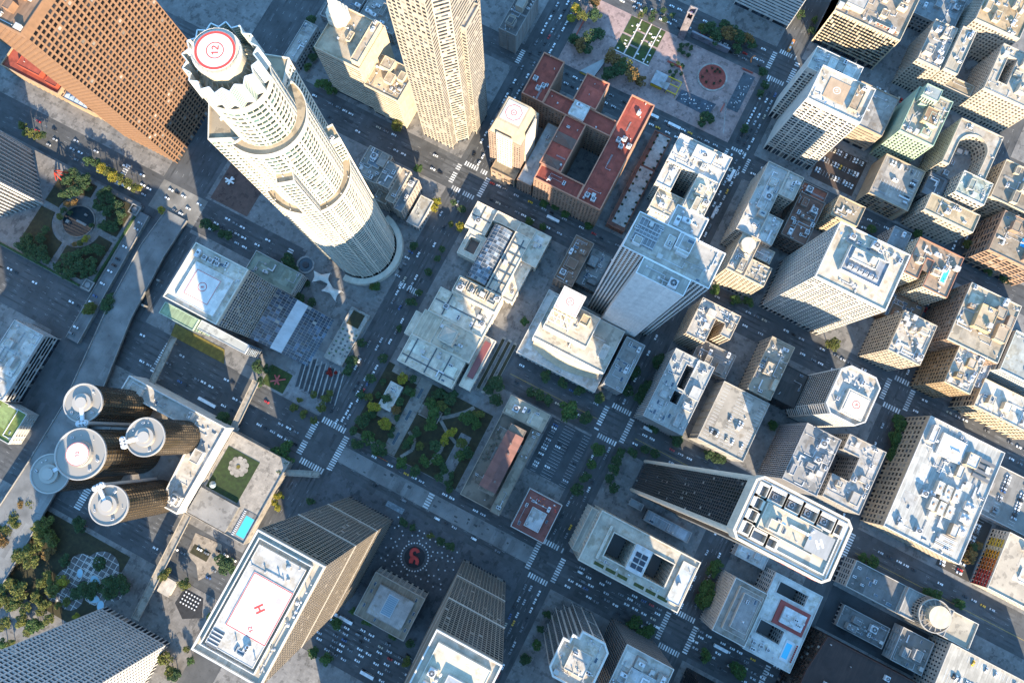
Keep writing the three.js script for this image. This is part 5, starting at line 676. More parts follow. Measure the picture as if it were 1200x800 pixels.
{ const [u0, u1, v0, v1, h] = [-47, -2, 141.7, 177.8, 24], b = building('square_pavilion_building', 'low square stone pavilion with raised roof and long glazed rooflight', u0, u1, v0, v1, {}); const c = [0.42, 0.38, 0.33]; b.block(rect(u0, u1, v0, v1), 0, h, withC('piers', c, { bw: 5, pw: 1.6 }), { color: c, roof: [0.36, 0.32, 0.27], ph: 0.6, eq: 0 }); b.house('raised_roof', u0 + 8, u1 - 6, v0 + 6, v1 - 6, h, 2, [0.3, 0.28, 0.26], [0.38, 0.38, 0.37], 0, 0.3); const r = new GB(); r.box(-29, -20, h + 2, h + 2.5, 151, 167, 0.6); const m = b.part('rooflight', r, plain([0.5, 0.52, 0.54])); for (let i = 0; i < 10; i++) { const s = new GB(); s.quad([-28.6, h + 2.6, 151.4 + i * 1.52], [-20.4, h + 2.6, 151.4 + i * 1.52], [-20.4, h + 3.1, 152.6 + i * 1.52], [-28.6, h + 3.1, 152.6 + i * 1.52], null, 1); s.build('pane', plain([0.2, 0.3, 0.36], { roughness: 0.1 }), m, b.o); } for (const [u, v] of [[-43, 150], [-43, 156], [-43, 168], [-8, 146], [-5, 156], [-5, 162], [-5, 170], [-30, 174]]) b.put('skylight', u, v, h, 1.57, 0.9); }
{ const b = building('stone_wing_building', 'old stone building with small stepped wings and blue-grey skylights beside the round tower', -224, -170, -168, -122, {}); const c = [0.44, 0.39, 0.33], st = withC('small', c); b.block(rect(-222, -200, -166, -138), 0, 32, st, { name: 'rear', color: c, roof: [0.3, 0.29, 0.28], eq: 8 }); b.block(rect(-200, -188, -160, -138), 0, 36, st, { name: 'middle', color: c, roof: [0.26, 0.28, 0.3], eq: 4 }); b.block(rect(-188, -180, -162, -130), 0, 30, st, { name: 'wing', color: c, roof: [0.34, 0.3, 0.25], eq: 3 }); b.block(rect(-180, -172, -160, -128), 0, 24, st, { name: 'front', color: c, roof: [0.2, 0.24, 0.28], eq: 3 }); b.block(rect(-200, -188, -138, -128), 0, 22, st, { name: 'low_wing', color: c, roof: [0.3, 0.25, 0.2], eq: 2 }); b.house('skylit_box', -216, -205, -160, -150, 32, 2, [0.5, 0.47, 0.42], [0.2, 0.24, 0.28], 2); }
std('flat_grey_pavilion', 'plain low grey-roofed pavilion at the kerb below the stone building', [-169, -156.5, -153.5, -126], 8, withC('small', [0.5, 0.48, 0.45]), { roof: [0.40, 0.42, 0.42], eq: 1 });
{ const b = building('art_deco_building', 'cream art deco block with stepped white tower and lower banded wing', -289, -212, -250, -205, {}); const c = [0.58, 0.49, 0.36], blk = withC('blank', c, { bw: 6, fh: 4 }), st = withC('bands', c, { sh: 2.1, bw: 2.5 }); b.block(rect(-288.7, -246, -250, -207), 0, 70, [blk, blk, st, st], { color: c, roof: [0.47, 0.40, 0.30], eq: 8, ph: 1.6, eqList: ['vent_pipe', 'vent_pipe', 'exhaust_fan'] }); b.house('upper_slab', -254, -247, -248, -209, 70, 7, c, [0.46, 0.38, 0.28], 3, 0.8); b.block(rect(-245.8, -213, -236, -205.2), 0, 50, [st, blk, st, blk], { name: 'wing', color: c, roof: [0.5, 0.42, 0.31], eq: 9 }); b.house('plant_room', -240, -230, -234, -224, 50, 6, c, [0.45, 0.4, 0.32], 2); for (let k = 0; k < 4; k++) { const r = 10 - k * 2, g = new GB(); g.prism(circle(-284, -240, r, 8, 0.39), 70 + k * 4.5, 75 + k * 4.5 + (k === 3 ? 5 : 0), 1); b.part('stepped_tower', g, wallM([0.68, 0.63, 0.52])); } }
std('roadside_garage', 'low dark-roofed garage beside the shaded road behind the art deco block', [-334, -304, -302, -262], 9, withC('deck', C.grey), { roof: [0.2, 0.2, 0.205], eq: 6 });
std('narrow_roadside_building', 'narrow grey building beyond the low garage', [-298, -262, -300, -272], 16, withC('small', C.grey), { roof: [0.3, 0.3, 0.3], eq: 8 });
std('small_rooftop_building', 'small white-roofed building with air units by the dark avenue', [-340, -327, -249, -209], 14, withC('small', C.grey), { roof: [0.5, 0.51, 0.52], eq: 7 });
{ const b = building('red_roofed_pavilion', 'long low pavilion with red roof, roof boxes and pyramid glass atrium', -560, -446, -112, -83, {}); const c = [0.40, 0.27, 0.17], rd = [0.36, 0.07, 0.035]; const st = withC('punched', c, { bw: 5 }); b.block(rect(-558, -497, -111, -83.5), 0, 18, st, { name: 'red', color: c, roof: rd, ph: 1.4, pt: 0.8 }); b.house('roof_box', -542, -518, -105, -90, 18, 5, rd, rd, 1, 0.4); b.house('roof_box', -512, -500, -100, -88, 18, 4, rd, rd, 0, 0.4); b.block(rect(-496.6, -470, -111, -83.5), 0, 14, withC('blank', c), { name: 'atrium', color: c, roof: [0.35, 0.36, 0.38], ph: 0.6 }); for (let i = 0; i < 5; i++) for (let j = 0; j < 4; j++) { const g = new GB(), u = -495 + i * 4.9, v = -107 + j * 5.6, a = rect(u, u + 4.6, v, v + 5.2); for (let k = 0; k < 4; k++) g.tri([a[k][0], 14.1, a[k][1]], [a[(k + 1) % 4][0], 14.1, a[(k + 1) % 4][1]], [u + 2.3, 16.8, v + 2.6], null, rr(0.8, 1.1)); b.part('glass_pyramid', g, M('glass', 0.22, 0.28, 0.36, { roughness: 0.15 })); } b.block(rect(-469.6, -452, -108, -84), 0, 15, st, { name: 'small_red', color: c, roof: rd, ph: 0.9 }); }
std('orange_corner_building', 'small orange stone building at the top left street corner', [-600, -568, -126, -106], 22, withC('punched', [0.42, 0.25, 0.13]), { roof: [0.4, 0.28, 0.17], eq: 3 });
{ const b = building('construction_site_building', 'unfinished concrete building with bare decks beside the avenue', -176, -158, -361, -312, {}); b.block(rect(-176, -159, -361, -316), 0, 28, withC('deck', [0.3, 0.28, 0.26]), { color: [0.3, 0.28, 0.26], roof: [0.14, 0.14, 0.15], eq: 8, ph: 0.2 }); b.house('core', -171, -164, -350, -338, 28, 7, [0.4, 0.36, 0.3], [0.3, 0.28, 0.25], 0); b.house('core', -172, -166, -330, -322, 28, 4, [0.36, 0.3, 0.22], [0.3, 0.25, 0.2], 0); }
{ const b = building('dark_slab_building', 'dark-windowed slab with white vent-dotted roof beside the viaduct', -416, -384, 104, 164, {}); const c = [0.5, 0.5, 0.49], bk = withC('bands', c, { tint: T_BLACK, sh: 0.8 }); b.block(rect(-416, -387, 104, 166), 0, 22, bk, { color: c, roof: [0.56, 0.56, 0.55], eq: 22, eqList: ['vent_pipe', 'vent_pipe', 'exhaust_fan', 'pipe_run'] }); }
std('green_roofed_deck', 'low deck with mossy green roof and white edge next to the dark slab', [-396, -368, 168, 196], 14, withC('deck', [0.56, 0.55, 0.52]), { roof: [0.22, 0.30, 0.12], roofTex: 'grass', eq: 4, eqList: ['vent_pipe', 'skylight'] });
{ const b = std('cafe_pavilion', 'small white-roofed cafe pavilion among the garden trees', [-113.5, -101.5, 3, 26.6], 5.5, withC('punched', [0.6, 0.58, 0.54], { base: 0 }), { roof: [0.62, 0.62, 0.61], eq: 0, ph: 0.5 }); b.clutter(rect(-112, -103, 4, 14), 5.5, 7, [], ['air_conditioner', 'vent_pipe', 'exhaust_fan']); }
std('roofed_ramp_house', 'slate-roofed kiosk with glazed canopy below the black tower', [112, 124, -4, 2], 5, withC('small', C.grey), { roof: [0.3, 0.36, 0.42], eq: 0 });
std('grey_lobby_building', 'long blue-grey roofed lobby building beside the black tower', [128, 168, -2, 7.5], 9, withC('curtain', C.grey), { roof: [0.3, 0.38, 0.46], eq: 2 });
std('white_arm_building', 'long white low building with lit end below the black tower', [205, 231, -34, -2], 12, withC('small', C.lgrey), { roof: [0.55, 0.56, 0.57], eq: 8 });
std('pale_low_wing', 'pale low wing with fan units against the black tower’s foot', [160, 182, -36, -12], 14, withC('small', C.lgrey), { roof: [0.5, 0.5, 0.49], eq: 8 });
std('striped_mural_building', 'low building wearing a wall of yellow, orange and red painted stripes', [392, 440, -121, -72], 20, withC('small', [0.56, 0.53, 0.46], { base: 0 }), { roof: [0.58, 0.53, 0.46], eq: 6 });
{ const b = building('raised_car_park', 'open raised car park with low concrete wall beside the department block', 358, 420, -170, -126, { category: 'car park' }); b.block(rect(358, 425, -170, -126), 0, 9, withC('deck', C.lgrey), { color: C.lgrey, roof: [0.36, 0.35, 0.34], roofTex: 'asphalt', ph: 1, eq: 1 }); }
// unseen towers added on the sun's side, off frame, to shade the lower streets
reseed(3);
std('added_glass_tower', 'unseen glass block added for shade west of the ribbed towers, out of the frame', [62, 112, 238, 284], 125, withC('curtain', [0.3, 0.28, 0.25]), { eq: 0, category: 'tower' });
std('added_brick_block', 'unseen brick block added for shade below the fan-roofed ribbed tower, out of the frame', [-14, 48, 236, 280], 84, withC('punched', C.brick), { eq: 0 });
std('added_grey_block', 'unseen grey block added for shade below the pinstriped tower, out of the frame', [124, 178, 236, 280], 110, withC('bands', C.grey), { eq: 0 });
std('added_stone_tower', 'unseen stone tower added for shade south of the black wedge office, out of the frame', [210, 262, 160, 215], 150, withC('punched', [0.42, 0.3, 0.24]), { eq: 0, category: 'tower' });
std('added_white_tower', 'unseen white block added for shade beyond the lower right corner, out of the frame', [296, 350, 100, 150], 90, withC('bands', C.offwhite), { eq: 0, category: 'tower' });
std('added_tall_tower', 'unseen tall glass tower added for shade further down the short street, out of the frame', [180, 264, 296, 350], 235, withC('curtain', [0.36, 0.38, 0.4]), { eq: 0, category: 'tower' });
std('added_corner_block', 'unseen beige block added for shade beyond the sunlit parking roof, out of the frame', [385, 450, 104, 160], 105, withC('punched', C.beige), { eq: 0 });

// ================================================================ ground, roads, pavements
reseed(4);
{ const g = new GB(); g.flat(rect(-2500, 2500, -2500, 2500), 0); struct('ground', g, M('asphalt', 0.13, 0.133, 0.137)); }
const PAINT = plain([0.62, 0.62, 0.60]), LANE = plain([0.42, 0.42, 0.41]), YELLOW = plain([0.50, 0.34, 0.06]), ASPH = M('asphalt', 0.13, 0.133, 0.137), CONC = M('asphalt', 0.34, 0.34, 0.335);
function road(u0, u1, v0, v1, along, lanes, o = {}) {
  const y = o.y ?? (along === 'u' ? 0.03 : 0.02), g = new GB(); g.flat(rect(u0, u1, v0, v1), y); const r = struct('road', g, o.mat ?? ASPH);
  const m = new GB(), yl = new GB(), a0 = along === 'u' ? u0 : v0, a1 = along === 'u' ? u1 : v1, c0 = along === 'u' ? v0 : u0, w = (along === 'u' ? v1 - v0 : u1 - u0) / lanes;
  const strip = (gb, c, a, b, t) => along === 'u' ? gb.flat(rect(a, b, c - t, c + t), y + 0.03) : gb.flat(rect(c - t, c + t, a, b), y + 0.03);
  const clear = (p) => !(o.skip ?? []).some(([s, e]) => p > s && p < e);
  for (let k = 1; k < lanes; k++) for (let p = a0 + 4; p < a1 - 6; p += 12) { if (!clear(p)) continue; if (o.double === k) { strip(yl, c0 + w * k - 0.16, p, p + 12, 0.06); strip(yl, c0 + w * k + 0.16, p, p + 12, 0.06); } else if (rnd() < 0.75) strip(m, c0 + w * k, p, p + 3, 0.06); }
  const A = (u1 - u0) * (v1 - v0), k1 = new GB(), k2 = new GB(), mh = new GB();
  for (let i = 0; i < A / 520; i++) { const L = rr(1.5, 14), W = rr(0.8, 3), a = rr(a0, a1 - L), c = rr(c0 + 1, c0 + w * lanes - W - 1), gb = rnd() < 0.6 ? k1 : k2; along === 'u' ? gb.flat(rect(a, a + L, c, c + W), y + 0.012) : gb.flat(rect(c, c + W, a, a + L), y + 0.012); if (rnd() < 0.5) { const q = rr(a0, a1), d = rr(c0 + 1, c0 + w * lanes - 1); along === 'u' ? mh.ring(q, d, 0, 0.5, y + 0.02, 8) : mh.ring(d, q, 0, 0.5, y + 0.02, 8); } }
  const tt = new GB(); for (let k = 0; k < lanes; k++) for (let p = a0 + rr(0, 20); p < a1 - 10;) { const L = Math.min(rr(14, 60), a1 - p), c = c0 + w * (k + 0.5) + rr(-0.3, 0.3), h = rr(0.5, 0.95); along === 'u' ? tt.flat(rect(p, p + L, c - h, c + h), y + 0.008) : tt.flat(rect(c - h, c + h, p, p + L), y + 0.008); p += L + rr(2, 30); }
  const base = o.mat ?? ASPH, tone = (f) => M('asphalt', +(base.color.r * f).toFixed(3), +(base.color.g * f).toFixed(3), +(base.color.b * f).toFixed(3));
  for (const [gb, n, f] of [[tt, 'tyre_track', 0.84], [k1, 'repair_patch', 0.72], [k2, 'worn_patch', 1.35], [mh, 'manhole_cover', 0.55]]) if (gb.i.length) { const q = gb.build(n, tone(f), r); q.userData.kind = 'stuff'; }
  if (m.i.length) m.build('lane_marking', LANE, r); if (yl.i.length) yl.build('centre_line', YELLOW, r);
  return r;
}
function crosswalk(parent, u0, u1, v0, v1, along, y = 0.075) {      // stripes run along 'along'
  const g = new GB(), L = along === 'u' ? v1 - v0 : u1 - u0, n = Math.round(L / 2.2);
  for (let i = 0; i < n; i++) { const a = (i + 0.22) / n, b = (i + 0.76) / n, k = rr(0.55, 1.05); if (rnd() < 0.05) continue; along === 'u' ? g.flat(rect(u0, u1, v0 + L * a, v0 + L * b), y, k) : g.flat(rect(u0 + L * a, u0 + L * b, v0, v1), y, k); }
  return g.build('crosswalk', M('vc', 0.62, 0.62, 0.6), parent);
}
function crossing(parent, u0, u1, v0, v1, sides = '1234', w = 4.2) {  // four crosswalks round an intersection box
  if (sides.includes('1')) crosswalk(parent, u1 + 0.8, u1 + 0.8 + w, v0, v1, 'u'); if (sides.includes('2')) crosswalk(parent, u0 - 0.8 - w, u0 - 0.8, v0, v1, 'u');
  if (sides.includes('3')) crosswalk(parent, u0, u1, v0 - 0.8 - w, v0 - 0.8, 'v'); if (sides.includes('4')) crosswalk(parent, u0, u1, v1 + 0.8, v1 + 0.8 + w, 'v');
}
const R = {
  fifth: road(-151, -128, -620, 190, 'v', 6, { skip: [[-435, -400], [-330, -303], [-204, -172], [58, 98]] }),
  sixth: road(64, 82, -200, 330, 'v', 5, { skip: [[-70, -34], [58, 94], [184, 228]] }), sixthUp: road(57, 74, -620, -200, 'v', 5, { skip: [[-430, -400], [-330, -303]] }),
  wilshire: road(184, 203, -38, 330, 'v', 5, { skip: [[58, 94], [184, 228]] }), seventhUp: road(268, 281, -620, -200, 'v', 4, { skip: [[-330, -303]] }), seventh: road(274, 288, -200, 330, 'v', 4, { skip: [[-70, -34], [58, 94]] }), eighth: road(475, 492, -620, 330, 'v', 4),
  flower: road(-124, 620, 63, 89, 'u', 6, { skip: [[58, 90], [178, 208], [268, 294]] }), flowerW: road(-620, -154, 60, 97, 'u', 7, {}), flowerX: road(-154, -124, 61, 94, 'u', 1),
  hope: road(-30, 620, -65, -40, 'u', 5, { skip: [[56, 92], [266, 296]], double: 3 }), hopeW: road(-620, -236, -60, -36, 'u', 5, { skip: [[-390, -340]] }),
  grand: road(-620, 620, -199, -177, 'u', 5, { skip: [[-160, -120], [56, 90], [262, 292]] }), olive: road(-620, 620, -324, -307, 'u', 4, { skip: [[-160, -120], [50, 80], [262, 290]] }), hill: road(-620, 620, -430, -405, 'u', 6, { skip: [[-160, -120], [50, 80]] }), fig: road(-620, 620, 190, 224, 'u', 8, { skip: [[56, 90], [178, 208]] }), fourth: road(-384, -344, -330, -62, 'v', 6),
};
{ const g = new GB(); g.flat([[-122, 70], [10, 70], [60, 70], [60, 84], [-30, 84], [-122, 84]], 0.075); g.build('concrete_surface', CONC, R.flower); const pt = new GB(); for (let i = 0; i < 22; i++) { const u = rr(-118, 52), v = rr(70.5, 81), w = rr(1, 3.5); pt.flat(rect(u, u + w, v, v + rr(1, 2.6)), 0.085); } pt.build('repair_patch', ASPH, R.flower); }
crossing(R.fifth, -151, -128, 62, 94, '1234', 5); crossing(R.fifth, -151, -128, -198, -178, '1234'); crossing(R.fifth, -151, -128, -323, -308, '12'); crosswalk(R.fifth, -150, -129, -78, -73, 'v');
crossing(R.sixth, 64, 82, -64, -41); crossing(R.sixth, 64, 82, 64, 88); crossing(R.sixth, 60, 78, -198, -178, '1234'); crossing(R.sixthUp, 57, 74, -323, -308, '1234', 3); crossing(R.sixthUp, 57, 74, -429, -406, '1234');
crossing(R.wilshire, 184, 203, 64, 88); crossing(R.seventh, 270, 286, -198, -178); crossing(R.seventh, 274, 288, -64, -41); crossing(R.seventh, 274, 288, 64, 88); crosswalk(R.hopeW, -422, -417, -59, -37, 'u', 0.08); crosswalk(R.hopeW, -252, -247, -59, -37, 'u', 0.08); crosswalk(R.flower, -40, -35, 70, 84, 'u', 0.09); crosswalk(R.flowerW, -304, -299, 64, 92, 'u', 0.08); crossing(R.fig, 64, 82, 192, 222); crossing(R.fig, 184, 203, 192, 222); crosswalk(R.fig, -300, -294, 194, 220, 'u', 0.08);
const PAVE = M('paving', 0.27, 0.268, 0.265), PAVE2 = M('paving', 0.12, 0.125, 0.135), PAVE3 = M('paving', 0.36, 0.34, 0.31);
function slab(poly, mat = PAVE, y = 0.15, name = 'pavement') { const g = new GB(); g.prism(poly, 0.0, y); return struct(name, g, mat); }
for (const [u0, u1, v0, v1, m] of [
  [-620, -156, -620, -434], [-620, -156, -401, -328], [-620, -386, -303, -203], [-342, -156, -303, -203], [-620, -386, -173, -64], [-342, -240, -173, -64], [-236, -155, -173, 58], [-620, -390, -33, 57], [-338, -240, -33, 57], [-620, -398, 101, 186], [-338, -155, 101, 186], [-620, -155, 228, 420], [-240, -236, -173, -62], [-240, -236, -34, 57],
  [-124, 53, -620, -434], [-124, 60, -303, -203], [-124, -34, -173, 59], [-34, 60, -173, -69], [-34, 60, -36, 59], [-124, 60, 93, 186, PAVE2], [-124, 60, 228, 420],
  [78, 264, -620, -434], [78, 264, -401, -328], [78, 264, -303, -203], [86, 270, -173, -69], [86, 180, -36, 59], [207, 270, -36, 59], [86, 180, 93, 186], [207, 270, 93, 186], [86, 270, 228, 420],
  [285, 470, -620, -434], [285, 470, -401, -328], [285, 470, -303, -203], [292, 470, -173, -69], [292, 470, -36, 59], [292, 470, 93, 186], [496, 640, -620, 420]]) slab(rect(u0, u1, v0, v1), m);
// car parks and yards laid on the blocks
function yard(name, poly, mat, y = 0.19) { const g = new GB(); g.flat(poly, y); return struct(name, g, mat); }
function stalls(parent, u0, u1, v0, v1, along, pitch, y = 0.22) { const g = new GB(); if (along === 'u') for (let u = u0; u <= u1; u += pitch) g.flat(rect(u - 0.07, u + 0.07, v0, v1), y); else for (let v = v0; v <= v1; v += pitch) g.flat(rect(u0, u1, v - 0.07, v + 0.07), y); g.build('bay_line', PAINT, parent); }
{ const a = yard('parking_lot', rect(131, 172, -369, -333), M('asphalt', 0.11, 0.075, 0.06)); stalls(a, 133, 170, -368, -363, 'u', 2.7); stalls(a, 133, 170, -356, -351, 'u', 2.7); stalls(a, 133, 170, -344, -339, 'u', 2.7); }
{ const a = yard('parking_lot', rect(23, 62, -34, 15), M('asphalt', 0.10, 0.11, 0.12)); stalls(a, 26, 31, -32, 14, 'v', 2.7); stalls(a, 36, 46, -32, 14, 'v', 2.7); stalls(a, 54, 60, -32, 14, 'v', 2.7); }
{ const a = yard('parking_lot', rect(361, 391, -124, -72), M('asphalt', 0.08, 0.07, 0.06)); stalls(a, 363, 368, -122, -74, 'v', 2.7); stalls(a, 374, 384, -122, -74, 'v', 2.7); }
yard('yard', rect(292, 378, -18, 18), M('asphalt', 0.07, 0.08, 0.09)); yard('yard', rect(150, 182, -328, -303.6 - 24), M('asphalt', 0.07, 0.07, 0.07), 0.18);

// ---------------------------------------------------------------- viaduct and its ramps
{
  const t = thing('viaduct', 'pale concrete road viaduct running from the sunlit crossing past the cylinder hotel', 'bridge', -355, 0, 90), o = [-355, 0, 90];
  const path = [[-366, -344, -38], [-366, -342, 0], [-362, -338, 60], [-356, -330, 105], [-350, -322, 150], [-350, -316, 205], [-352, -314, 260], [-356, -314, 330]]; const yy = (v) => 7.5 - 5.5 * sm(10, -40, v);
  const g = new GB(), p = [new GB(), new GB()];
  for (let i = 0; i < path.length - 1; i++) { const [a, b, v] = path[i], [c, d, w] = path[i + 1], y0 = yy(v), y1 = yy(w); g.quad([a, y0, v], [b, y0, v], [d, y1, w], [c, y1, w], [0, 1, 0], 1); g.quad([a, y0 - 1.4, v], [c, y1 - 1.4, w], [c, y1, w], [a, y0, v], null, 0.9); g.quad([b, y0 - 1.4, v], [d, y1 - 1.4, w], [d, y1, w], [b, y0, v], null, 0.9); g.quad([a, y0 - 1.4, v], [b, y0 - 1.4, v], [d, y1 - 1.4, w], [c, y1 - 1.4, w], [0, -1, 0], 0.9); p[0].bar([a + 0.3, y0 + 0.5, v], [c + 0.3, y1 + 0.5, w], 0.5, 1.1); p[1].bar([b - 0.3, y0 + 0.5, v], [d - 0.3, y1 + 0.5, w], 0.5, 1.1); }
  g.build('deck', M('asphalt', 0.30, 0.30, 0.295), t, o); for (const q of p) q.build('parapet', M('paving', 0.42, 0.41, 0.39), t, o);
  for (const v of [20, 45, 105, 135, 165, 195, 225, 255, 290]) { const k = new GB(); k.box(-352, -349, 0, yy(v) - 1.4, v - 0.8, v + 0.8); k.box(-338, -335, 0, yy(v) - 1.4, v - 0.8, v + 0.8); k.build('pier', M('paving', 0.36, 0.35, 0.33), t, o); }
  const r = thing('ramp', 'narrow ramp road lined with parked cars between the square garden and viaduct', 'road', -380, 0, 20); const q = new GB(), e = new GB(); q.flat([[-386, -26], [-376, -26], [-370, 100], [-382, 100]], 3.2); e.bar([-386, 3.5, -26], [-382, 3.5, 100], 0.5, 1.2); e.bar([-376, 3.5, -26], [-370, 3.5, 100], 0.5, 1.2); for (const [a, b] of [[-386, -382], [-376, -370]]) { e.quad([a, 0, -26], [b, 0, 100], [b, 3.2, 100], [a, 3.2, -26], null, 0.9); } q.build('deck', M('asphalt', 0.24, 0.245, 0.25), r, [-380, 0, 20]); e.build('retaining_wall', M('paving', 0.42, 0.41, 0.39), r, [-380, 0, 20]);
  road(-343, -330, -30, 58, 'v', 3, { y: 0.2 }); { const h = new GB(); h.flat([[-384, -62], [-338, -62], [-338, -34], [-384, -34]], 0.05); struct('concrete_crossing', h, M('asphalt', 0.30, 0.285, 0.26)); }
}
function skywalk(label, a, b, w, y, cover) {
  const t = thing('skywalk', label, 'footbridge', (a[0] + b[0]) / 2, 0, (a[1] + b[1]) / 2), o = [t.position.x, 0, t.position.z], d = [b[0] - a[0], b[1] - a[1]], l = Math.hypot(...d), s = [-d[1] / l * w / 2, d[0] / l * w / 2];
  const g = new GB(); g.bar([a[0], y, a[1]], [b[0], y, b[1]], w, 0.8); g.build('deck', M('paving', 0.44, 0.40, 0.34), t, o); for (const k of [-1, 1]) { const e = new GB(); e.bar([a[0] + k * s[0], y + 0.9, a[1] + k * s[1]], [b[0] + k * s[0], y + 0.9, b[1] + k * s[1]], 0.3, 1.2); e.build('parapet', M('paving', 0.50, 0.46, 0.40), t, o); } for (const k of [0.12, 0.88]) { const p = new GB(), u = a[0] + d[0] * k, v = a[1] + d[1] * k; p.box(u - 0.6, u + 0.6, 0, y - 0.4, v - 0.6, v + 0.6); p.build('pier', M('paving', 0.36, 0.34, 0.31), t, o); } void cover;
}
skywalk('pale footbridge over the dark road near the viaduct, by the hotel’s far podium corner', [-296, 56], [-292, 100], 5.2, 8.5); skywalk('pale footbridge over the dark road between the chevron plaza and hotel podium', [-214.5, 56], [-211, 100], 5.6, 8.5); skywalk('long beige footbridge crossing the avenue toward the white gridded tower', [-208, 178], [-203, 268], 6.4, 9); skywalk('short footbridge leaving the hotel garden deck beside the street crossing', [-157, 112], [-128, 99], 5, 8.5);

// ---------------------------------------------------------------- squares and gardens
const GRASS = M('grass', 0.055, 0.095, 0.022), SOIL = M('grass', 0.055, 0.05, 0.028);
{ // the square with the red disc
  slab([[-122, -401], [52, -401], [52, -328], [-122, -328]], M('paving', 0.46, 0.335, 0.315), 0.16, 'square_paving');
  const lawn = (r, m = GRASS, y = 0.35) => { const g = new GB(); g.prism(rect(...r), 0, y); const s = struct('lawn', g, m); s.userData.kind = 'structure'; };
  for (const r of [[-80, -71, -400, -382], [-80, -71, -380, -363], [-69, -61, -400, -390], [-69, -61, -388, -374], [-69, -61, -372, -363], [-59, -51, -400, -384], [-59, -51, -382, -363], [-49.5, -45, -400, -382], [-49.5, -45, -380, -363]]) lawn(r);
  { const g = new GB(); for (let i = 0; i < 26; i++) { const u = rr(-79, -47), v = rr(-398, -364); g.box(u, u + rr(0.8, 2.6), 0.35, rr(0.7, 1.1), v, v + rr(0.6, 1.4)); } for (const u of [-70, -60, -50.2]) g.box(u - 0.3, u + 0.3, 0.1, 0.5, -401, -362); g.box(-81, -44, 0.1, 0.6, -362, -361.4); struct('lawn_kerbs', g, plain([0.6, 0.57, 0.52])); }
  { const t = thing('red_disc_plaza', 'round raised red plaza with pale rim and dark planted spheres', 'plaza', 12.6, 0.16, -379); const g = new GB(); g.cyl(0, 0, 13.2, 13.2, 0, 0.5, 48, 1, false); g.ring(0, 0, 0, 12.4, 0.45, 48); g.build('disc', M('paving', 0.42, 0.085, 0.06), t); const r = new GB(); r.ring(0, 0, 12.4, 14, 0.55, 48); r.cyl(0, 0, 14, 14, 0, 0.55, 48, 1, false); r.build('rim', M('paving', 0.5, 0.46, 0.42), t); for (const [x, z] of [[-7, -2], [-4, -7], [0, -5], [4, -7], [8, 1], [4, 6], [-3, 8], [-8, 5], [1, -8]]) { const p = new GB(); p.cyl(x, z, 0.6, 0.6, 0.45, 1.1, 10, [0.2, 0.15, 0.12]); for (let i = 0; i < 90; i++) { const a = rr(0, 6.28), b = Math.acos(rr(-1, 1)), q = rr(0.7, 1.3), c = [x + q * Math.sin(b) * Math.cos(a), 2 + q * Math.cos(b), z + q * Math.sin(b) * Math.sin(a)], s = 0.35, k = rr(0.6, 1.4); p.tri([c[0] - s, c[1], c[2]], [c[0] + s, c[1] + rr(-0.3, 0.3), c[2] + rr(-0.3, 0.3)], [c[0], c[1] + 0.4, c[2] + rr(-0.4, 0.4)], null, [0.02 * k, 0.045 * k, 0.02 * k]); } p.build('planted_sphere', METAL, t); } }
  { const t = thing('campanile', 'slender grey-violet square tower standing on the square', 'tower', -30, 0.16, -405 + 2); const c = M('paving', 0.32, 0.30, 0.34), g = new GB(); g.box(-3.2, -2.2, 0, 38, -3.2, 3.2); g.box(2.2, 3.2, 0, 38, -3.2, 3.2); g.box(-2.2, 2.2, 0, 38, -3.2, -2.2); g.box(-2.2, 2.2, 0, 30, 2.2, 3.2); g.build('shaft', c, t); const r = new GB(); r.box(-3.6, 3.6, 38, 39, -3.6, -2.6); r.box(-3.6, 3.6, 38, 39, 2.6, 3.6); r.box(-3.6, -2.6, 38, 39, -2.6, 2.6); r.box(2.6, 3.6, 38, 39, -2.6, 2.6); r.build('cap', M('paving', 0.4, 0.38, 0.40), t); const w = new GB(); w.cyl(0, 0, 1, 1, 33, 36, 12); w.build('ball', plain([0.4, 0.2, 0.3]), t); const a = thing('aqueduct_wall', 'long grey-blue wall running from the slender square tower', 'wall', -3, 0.16, -407), h = new GB(); h.box(-20, 18, 0, 7, -0.6, 0.6); h.build('wall', M('paving', 0.26, 0.27, 0.33), a); const q = new GB(); q.box(-20.2, 18.2, 7, 7.5, -0.9, 0.9); q.build('coping', M('paving', 0.34, 0.35, 0.40), a); }
  { const t = thing('yellow_pavilion', 'flat-roofed pavilion with yellow walls and open yellow frame', 'pavilion', -22, 0.16, -350), y = plain([0.55, 0.36, 0.02]), g = new GB(); g.box(-13, -2, 0, 5, -8, 4.5); g.build('wall', y, t); const r = new GB(); r.box(-13.5, -1.5, 5, 5.6, -8.5, 5); r.box(-1.4, 3, 5, 5.6, -2, 5); r.build('roof', M('roof', 0.42, 0.43, 0.45), t); const f = new GB(); for (const [a, b] of [[[3, -8], [12, -8]], [[12, -8], [12, 5]], [[3, 5], [12, 5]], [[-1.4, -8], [3, -8]], [[3, -2], [12, -2]]]) f.bar([a[0], 5.2, a[1]], [b[0], 5.2, b[1]], 0.7, 0.7); for (const [x, z] of [[12, -8], [12, 5], [3, 5], [3, -8], [12, -2]]) f.box(x - 0.3, x + 0.3, 0, 5, z - 0.3, z + 0.3); f.build('frame', y, t); }
